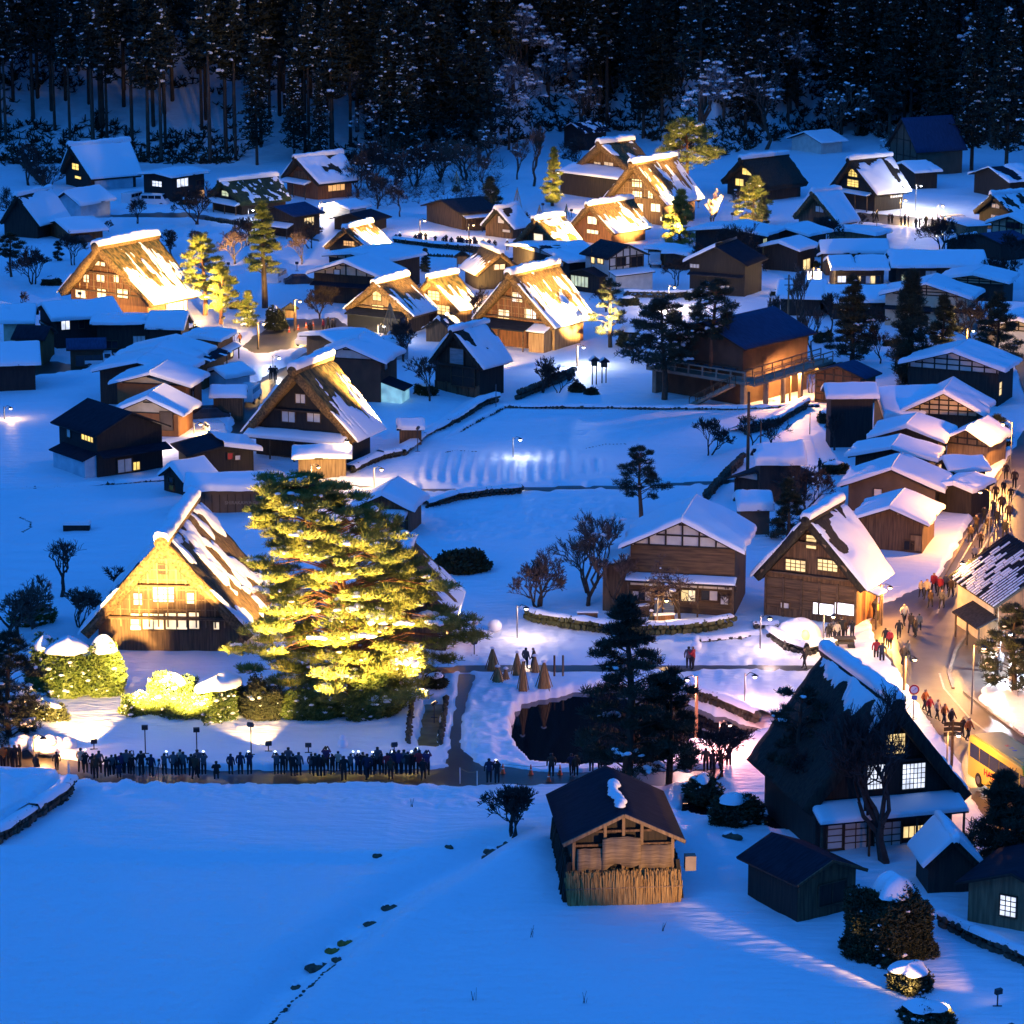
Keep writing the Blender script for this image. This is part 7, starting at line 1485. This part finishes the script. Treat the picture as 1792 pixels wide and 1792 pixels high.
# shrine lanterns below the brightest house
for px, py, h, lb in [(1040, 676, 3.0, 'tall roofed lantern post, left of two below the brightest house'), (1057, 674, 2.7, 'tall roofed lantern post, right of two below the brightest house')]:
    t = thing('lantern', lb, 'lantern', gpt(px, py)); mb = MB()
    for sx in (-.22, .22): mb.tube([(sx, 0, -.3), (sx, 0, h - .9)], [.06, .06], 6)
    mb.build('post', M['wood'], t); MB().box(-.34, .34, -.3, .3, h - .9, h - .35).build('box', M['wood'], t); MB().prism([(-.6, h - .35), (.6, h - .35), (0, h + .1)], -.5, .5).build('roof', M['tile'], t); snow_patch('snow', (-.6, -.5, h - .3), (0, -.5, h + .1), (0, .5, h + .1), (-.6, .5, h - .3), .14, t, 4, .2)
def kiosk(px, py, label):
    t = thing('notice_board', label, 'notice board', gpt(px, py)); MB().box(-.7, .7, -.1, .1, .6, 1.7).build('board', M['woodlight'], t); MB().prism([(-1, 1.7), (1, 1.7), (0, 2.4)], -.5, .5).build('roof', M['thatchdark'], t)
    for sx in (-.65, .65): MB().tube([(sx, 0, -.3), (sx, 0, 1.7)], [.06, .06], 6).build('post', M['wood'], t)
kiosk(509, 574, 'little thatched notice board at the village square'); kiosk(809, 475, 'tiny roofed shrine on the snow above the twin lit houses')
p = gpt(1476, 1140); t = thing('cart', 'dark cart with a roof like tray before the group on the plaza', 'cart', (p[0], p[1], .1)); MB().box(-.8, .8, -.35, .35, .55, .75).box(-.9, .9, -.4, .4, .95, 1.02).build('tray', M['iron'], t)
for sx in (-.6, .6): MB().tube([(sx, -.3, .3), (sx, .3, .3)], [.28, .28], 12).build('wheel', M['black'], t)
# ---------------------------------------------------------------- people
def person_mesh(seed, pose):
    r = random.Random(seed); V = []; E = []; RD = []; K = []
    def add(p, rad, par=None, k='coat'):
        V.append(p); RD.append(rad); K.append(k)
        if par is not None: E.append((par, len(V) - 1))
        return len(V) - 1
    cr = pose == 'crouch'; dz = -.38 if cr else 0
    pel = add((0, 0, .95 + dz), .165); ab = add((0, .01, 1.12 + dz), .165, pel); ch = add((0, .0 + (.06 if pose in ('phone', 'camera') else 0), 1.34 + dz), .175, ab); nk = add((0, .02, 1.48 + dz), .062, ch, 'skin'); hd = add((0, .035, 1.60 + dz), .098, nk, 'head'); tp = add((0, .02, 1.69 + dz), .085, hd, 'hair')
    add((0, .145, 1.585 + dz), .020, hd, 'skin')                # nose
    for s in (-1, 1):
        add((s * .10, .02, 1.60 + dz), .018, hd, 'skin')        # ear
        st_ = {'walk': .20 * s, 'stand': .02 * s}.get(pose, .03 * s)
        hip = add((s * .10, 0, .88 + dz), .115, pel, 'leg'); kn = add((s * .11, st_ * .5 + (.36 if cr else .02), .50 + dz * .1), .080, hip, 'leg'); an = add((s * .11, st_ * .9 + (-.02 if cr else 0) - (.05 if pose == 'walk' and s < 0 else 0), .10), .058, kn, 'leg'); add((s * .12, st_ * .9 + .16, .05), .048, an, 'shoe')
        sh = add((s * .20, .0, 1.40 + dz), .078, ch)
        if pose == 'phone': el = (s * .26, .18, 1.28 + dz); ha = (s * .09, .36, 1.54 + dz)
        elif pose == 'camera': el = (s * .29, .12, 1.16 + dz); ha = (s * .10, .33, 1.36 + dz)
        elif pose == 'walk': el = (s * .27, -.10 * s, 1.14 + dz); ha = (s * .26, .10 - .12 * s, .92 + dz)
        elif cr: el = (s * .26, .20, 1.16 + dz); ha = (s * .12, .42, 1.10 + dz)
        else: el = (s * .28, -.02, 1.14 + dz); ha = (s * .27, .08, .88 + dz)
        e = add(el, .062, sh); w = add(tuple(np.array(el) * .25 + np.array(ha) * .75), .048, e); h = add(ha, .042, w, 'glove')
        d = (np.array(ha) - np.array(el)); d /= np.linalg.norm(d)
        for i, (o, l) in enumerate(((-.035, .075), (-.012, .09), (.012, .085), (.035, .065))):
            add(tuple(np.array(ha) + d * l + np.array([o, .02, 0])), .011, h, 'glove')
        add(tuple(np.array(ha) + d * .03 + np.array([-s * .05, .02, 0])), .012, h, 'glove')
    me = bpy.data.meshes.new('body'); me.from_pydata(V, E, []); o = bpy.data.objects.new('tmp', me); COL.objects.link(o)
    sk = o.modifiers.new('s', 'SKIN'); sub = o.modifiers.new('u', 'SUBSURF'); sub.levels = 1; sub.render_levels = 1
    for i, rd in enumerate(RD): me.skin_vertices[0].data[i].radius = (rd, rd * (.78 if K[i] == 'coat' and i < 3 else 1))
    me.skin_vertices[0].data[0].use_root = True
    bpy.context.view_layer.update()
    dg = bpy.context.evaluated_depsgraph_get(); out = bpy.data.meshes.new_from_object(o.evaluated_get(dg)); bpy.data.objects.remove(o); out.name = 'person'
    A = np.array(V); slots = dict(coat=0, leg=1, shoe=1, skin=2, head=2, hair=3, glove=1)
    mi = []
    for f in out.polygons:
        c = np.array(f.center); j = int(np.argmin(((A - c) ** 2).sum(1) - np.array(RD) ** 2)); k = K[j]
        if k == 'head' and (c[1] < .02 or c[2] > 1.66 + dz): k = 'hair'
        mi.append(slots[k])
    out.materials.clear()
    for m in ('cblack', 'ctrouser', 'skin', 'hair'): out.materials.append(M[m])
    out.polygons.foreach_set('material_index', np.array(mi, np.int32)); out.polygons.foreach_set('use_smooth', np.ones(len(mi), bool)); out.update()
    return out
PM = {k: person_mesh(i, k) for i, k in enumerate(('stand', 'walk', 'phone', 'camera', 'crouch'))}
COATW = dict(cblack='black', cnavy='navy', cgrey='grey', cbrown='brown', cred='red', ccream='cream', cpurple='purple', corange='orange')
POSEW = dict(stand='standing', walk='walking', phone='holding up a phone', camera='raising a camera', crouch='crouching low')
_rp = random.Random(12)
ORD = 'first second third fourth fifth sixth seventh eighth ninth tenth eleventh twelfth thirteenth fourteenth fifteenth sixteenth seventeenth eighteenth nineteenth twentieth'.split()
def ordw(i): return ORD[i] if i < 20 else ('twenty-' + ORD[i - 20] if i < 29 else ('thirtieth' if i == 29 else ('thirty-' + ORD[i - 30] if i < 39 else ('fortieth' if i == 39 else ('forty-' + ORD[i - 40] if i < 49 else ('fiftieth' if i == 49 else 'fifty-' + ORD[i - 50]))))))
def person(px, py, label, coat='cblack', pose='stand', rz=0, z=.05, s=None, group=None):
    x, y = at(px, py)[:2]; o = obj('person', PM[pose]); o.location = (x, y, z); o.rotation_euler = (0, 0, rz); k = s or _rp.uniform(.84, 1.08); o.scale = (k * 1.06, k * 1.06, k)
    sl = o.material_slots[0]; sl.link = 'OBJECT'; sl.material = M[coat]
    tag(o, label, 'person', group)
    if pose == 'phone' and _rp.random() < .8:
        t = thing('phone', 'lit phone of the ' + label.replace('coated ', '').replace('holding up a phone, ', ''), 'phone', (x, y, z), rz); MB().box(-.085, .085, .40, .415, 1.50, 1.60).build('case', M['iron'], t); MB().box(-.075, .075, .385, .398, 1.51, 1.59).build('screen', M['phone'], t)
    return o
row = [(142, 1352, 'walk', 'ccream'), (150, 1355, 'phone', 'cblack'), (163, 1358, 'stand', 'cblack'), (174, 1356, 'stand', 'cgrey'), (187, 1362, 'camera', 'cblack'), (196, 1359, 'stand', 'cgrey'), (203, 1357, 'stand', 'cblack'), (213, 1357, 'stand', 'cpurple'), (222, 1357, 'stand', 'cgrey'), (232, 1358, 'camera', 'cblack'), (248, 1360, 'camera', 'cblack'), (265, 1361, 'stand', 'cnavy'), (288, 1358, 'phone', 'cgrey'), (304, 1359, 'stand', 'cgrey'), (310, 1359, 'stand', 'cblack'), (321, 1358, 'stand', 'cgrey'), (335, 1360, 'camera', 'cblack'), (346, 1358, 'stand', 'cgrey'), (357, 1358, 'phone', 'cgrey'), (379, 1366, 'crouch', 'cblack'), (404, 1358, 'stand', 'cnavy'), (421, 1358, 'stand', 'cnavy'), (437, 1358, 'phone', 'cnavy'),
       (484, 1358, 'phone', 'cgrey'), (495, 1358, 'stand', 'cblack'), (513, 1361, 'camera', 'cblack'), (523, 1360, 'stand', 'cgrey'), (545, 1358, 'stand', 'cgrey'), (552, 1361, 'camera', 'cblack'), (559, 1361, 'stand', 'cblack'), (565, 1360, 'stand', 'cbrown'), (582, 1358, 'phone', 'cblack'), (602, 1369, 'stand', 'cblack'), (614, 1358, 'phone', 'cgrey'), (626, 1358, 'phone', 'cnavy'), (635, 1359, 'camera', 'cblack'), (652, 1359, 'phone', 'cblack'), (668, 1358, 'stand', 'cblack'), (678, 1359, 'stand', 'cred'), (690, 1358, 'phone', 'cnavy'), (698, 1358, 'stand', 'cpurple'), (707, 1358, 'stand', 'cgrey'), (714, 1359, 'camera', 'cblack'), (722, 1358, 'phone', 'cblack'), (734, 1358, 'stand', 'cred'), (747, 1360, 'phone', 'cpurple')]
row += [(168, 1365, 'stand', 'cbrown'), (209, 1364, 'crouch', 'cnavy'), (228, 1351, 'phone', 'cgrey'), (316, 1352, 'stand', 'ccream'), (342, 1365, 'walk', 'cbrown'), (505, 1352, 'stand', 'cgrey'), (571, 1353, 'phone', 'cpurple'), (592, 1353, 'stand', 'ccream'), (643, 1366, 'walk', 'cnavy'), (661, 1352, 'stand', 'cgrey'), (684, 1366, 'stand', 'cbrown'), (728, 1352, 'phone', 'cgrey'), (741, 1367, 'walk', 'cblack')]
row.sort()
for i, (px, py, po, c) in enumerate(row):
    person(px, py, '%s coated person %s, %s from left in the footpath row' % (COATW[c], POSEW[po], ordw(i)), c, po, _rp.uniform(-.4, .4), .06, None, 'onlookers in a row on the footpath')
for i, (px, py) in enumerate([(240, 1361), (258, 1362), (279, 1364)]):
    t = thing('tripod', ['camera tripod, leftmost in the footpath row', 'camera tripod in the middle of the three', 'camera tripod, rightmost of the three'][i], 'tripod', (*at(px, py)[:2], .03)); mb = MB()
    for k in range(3): a = k * 2.1 + .4; mb.tube([(0, 0, 1.25), (math.cos(a) * .38, math.sin(a) * .38, 0)], [.025, .02], 5)
    mb.build('legs', M['iron'], t); MB().box(-.09, .09, -.08, .10, 1.25, 1.40).build('camera', M['black'], t)
def crowd(lst, fmt, group, rz=None, z=.05, coats=('cblack', 'cnavy', 'cgrey', 'cbrown')):
    for i, it in enumerate(lst):
        px, py = it[:2]; c = it[2] if len(it) > 2 else _rp.choice(coats); po = it[3] if len(it) > 3 else _rp.choice(('stand', 'stand', 'walk', 'phone'))
        person(px, py, fmt % (COATW[c], POSEW[po], ordw(i)), c, po, rz if rz is not None else _rp.uniform(-3, 3), z, None, group)
crowd([(6, 1348, 'corange', 'stand'), (18, 1346, 'cbrown', 'phone'), (27, 1349, 'cblack', 'stand'), (36, 1344, 'cblack', 'phone'), (64, 1364, 'cblack', 'stand'), (100, 1352, 'cbrown', 'walk')], '%s coated person %s, %s from left beside the orange lit heap', 'people at the left end of the footpath')
crowd([(856, 1372), (870, 1373), (965, 1362), (1000, 1358), (1008, 1360), (1035, 1352), (1050, 1355), (1235, 1352), (1246, 1356), (1262, 1352), (1275, 1348)], '%s coated person %s, %s from left along the pond footpath', 'people on the footpath by the pond', .2)
crowd([(1449, 1124, 'cblack', 'stand'), (1457, 1121, 'cgrey', 'stand'), (1464, 1124, 'ccream', 'stand'), (1472, 1119, 'cblack', 'camera'), (1479, 1118, 'cbrown', 'stand'), (1491, 1120, 'cblack', 'phone')], '%s coated person %s, %s from left in the snow dome group', 'group beside the snow dome', .3)
crowd([(1531, 1086, 'cnavy', 'stand'), (1536, 1088, 'corange', 'stand'), (1549, 1132, 'cblack', 'stand'), (1557, 1137, 'cred', 'stand'), (1573, 1120, 'cblack', 'walk'), (1533, 1158, 'cred', 'stand'), (1543, 1164, 'cnavy', 'stand'), (1582, 1095, 'ccream', 'walk'), (1594, 1110, 'cbrown', 'walk'), (1602, 1116, 'cbrown', 'stand'), (1608, 1106, 'cgrey', 'walk'), (1580, 1166, 'cbrown', 'walk'), (1588, 1160, 'cgrey', 'walk')], '%s coated person %s, %s from the shop house on the plaza', 'people on the plaza')
crowd([(1612, 1046, 'ccream', 'walk'), (1622, 1050, 'ccream', 'walk'), (1634, 1040, 'cred', 'walk'), (1645, 1044, 'cred', 'walk'), (1655, 1036, 'cgrey', 'walk'), (1664, 1046, 'cbrown', 'walk'), (1676, 1030, 'cred', 'walk'), (1628, 1064, 'cbrown', 'walk'), (1648, 1066, 'cgrey', 'walk'), (1690, 1040, 'corange', 'walk')], '%s coated person %s, %s in the throng at the street bend', 'walkers at the street bend', 2.6)
crowd([(1698, 950), (1708, 935), (1716, 960), (1722, 918), (1730, 935), (1738, 905), (1744, 925), (1752, 900), (1758, 945), (1765, 915), (1742, 880), (1756, 868), (1768, 880), (1775, 855), (1760, 840), (1705, 985, 'ccream', 'walk'), (1725, 990, 'cbrown', 'walk')], '%s coated person %s, %s in the throng up the main street', 'walkers up the main street', 2.7, .05, ('cblack', 'cblack', 'cbrown', 'cnavy'))
crowd([(1722, 1176, 'cbrown', 'stand'), (1735, 1172, 'ccream', 'stand'), (1744, 1184, 'cnavy', 'stand'), (1752, 1178, 'cgrey', 'stand')], '%s coated person %s, %s from left under the glaring white lamp', 'people under the white lamp')
crowd([(1618, 1246, 'corange', 'walk'), (1626, 1256, 'cred', 'walk'), (1640, 1262, 'ccream', 'walk'), (1652, 1270, 'corange', 'walk'), (1664, 1280, 'cbrown', 'walk'), (1684, 1292, 'cbrown', 'walk'), (1694, 1300, 'corange', 'walk')], '%s coated person %s, %s from left behind the huge dark roof', 'walkers behind the huge dark roof', -2.2)
crowd([(1205, 1172, 'cgrey', 'stand'), (1213, 1173, 'cred', 'camera'), (1408, 1172, 'cblack', 'walk')], '%s coated person %s, %s from left on the pond lane', 'people on the pond lane')
crowd([(920, 1172, 'cgrey', 'stand'), (934, 1174, 'cbrown', 'walk')], '%s coated person %s, %s from left beside the straw wraps', 'people beside the straw wraps')
crowd([(x, y) for x, y in [(693, 428), (700, 427), (727, 428), (733, 429), (737, 428), (745, 429), (762, 431), (776, 433), (781, 432), (790, 434), (802, 435), (806, 434), (810, 435), (817, 436), (823, 437), (830, 436), (833, 437), (846, 438), (856, 438), (866, 440), (888, 440)]], '%s coated person %s, %s from left on the far lane', 'onlookers on the far lane', .1, .05, ('cblack', 'cblack', 'cnavy'))
crowd([(1528, 390), (1534, 388), (1555, 393), (1561, 392), (1577, 397), (1583, 396), (1589, 398), (1603, 401), (1609, 400), (1631, 402), (1620, 398)], '%s coated person %s, %s from left on the lit far street', 'people on the far street', None, .05, ('cblack', 'cblack', 'cbrown'))
crowd([(543, 590, 'cbrown', 'walk'), (566, 584, 'cred', 'stand'), (574, 578, 'cblack', 'walk'), (581, 579, 'cgrey', 'stand'), (586, 580, 'cnavy', 'stand'), (420, 606, 'corange', 'walk')], '%s coated person %s, %s in the village square group', 'people on the village square')
crowd([(474, 666, 'cblack', 'walk'), (482, 667, 'cblack', 'walk')], '%s coated person %s, %s from left on the grey village street', 'two walkers on the village street', .2)
person(1434, 836, 'lone person in black coat standing on the snow behind the street row', 'cblack', 'stand', 1, .3)
for i, (px, py) in enumerate([(720, 1420), (930, 1650), (1022, 1760), (1160, 1640), (830, 1755)]):
    p = gpt(px, py); t = thing('dry_stalk', ['dry weed stalk below the onlookers', 'thin grass blades before the straw barn', 'tallest dry stalk in the foreground snow', 'tuft of dry grass right of the straw barn', 'dry stalk low in the foreground snow'][i], 'dry grass', p); mb = MB(); rr = random.Random(i)
    for k in range(4): mb.tube([(rr.uniform(-.1, .1), 0, -.1), (rr.uniform(-.2, .2), 0, rr.uniform(.3, .9))], [.016, .008], 4)
    mb.build('stems', M['twigdark'], t)

# snow lying between the ribs of the striped tile roof
def tile_stripes(H):
    sl = (H.h - H.he) / (H.W / 2); mb = MB(); rr = random.Random(2); n = int((H.L - .4) / .42)
    for i in range(n):
        y = .25 + (H.L - .5) * i / n; v0 = rr.uniform(.05, .5) if i % 3 else .1
        for a in np.arange(v0, .97, .16):
            if rr.random() < .16: continue
            b = min(a + .15, 1); mb.bar((-a * H.W / 2, y, H.h - a * H.W / 2 * sl + .04), (-b * H.W / 2, y, H.h - b * H.W / 2 * sl + .04), rr.uniform(.16, .24), .10)
    mb.build('roof_snow', M['roofsnow'], H.root, False, 'stuff')
    mb = MB()
    for i in range(n + 1):
        y = .04 + (H.L - .1) * i / n; mb.bar((0, y, H.h + .02), (-H.W / 2, y, H.he + .02), .07, .1)
    mb.build('tile_rib', M['tile'], H.root, False, 'stuff')
tile_stripes(TILEHOUSE)
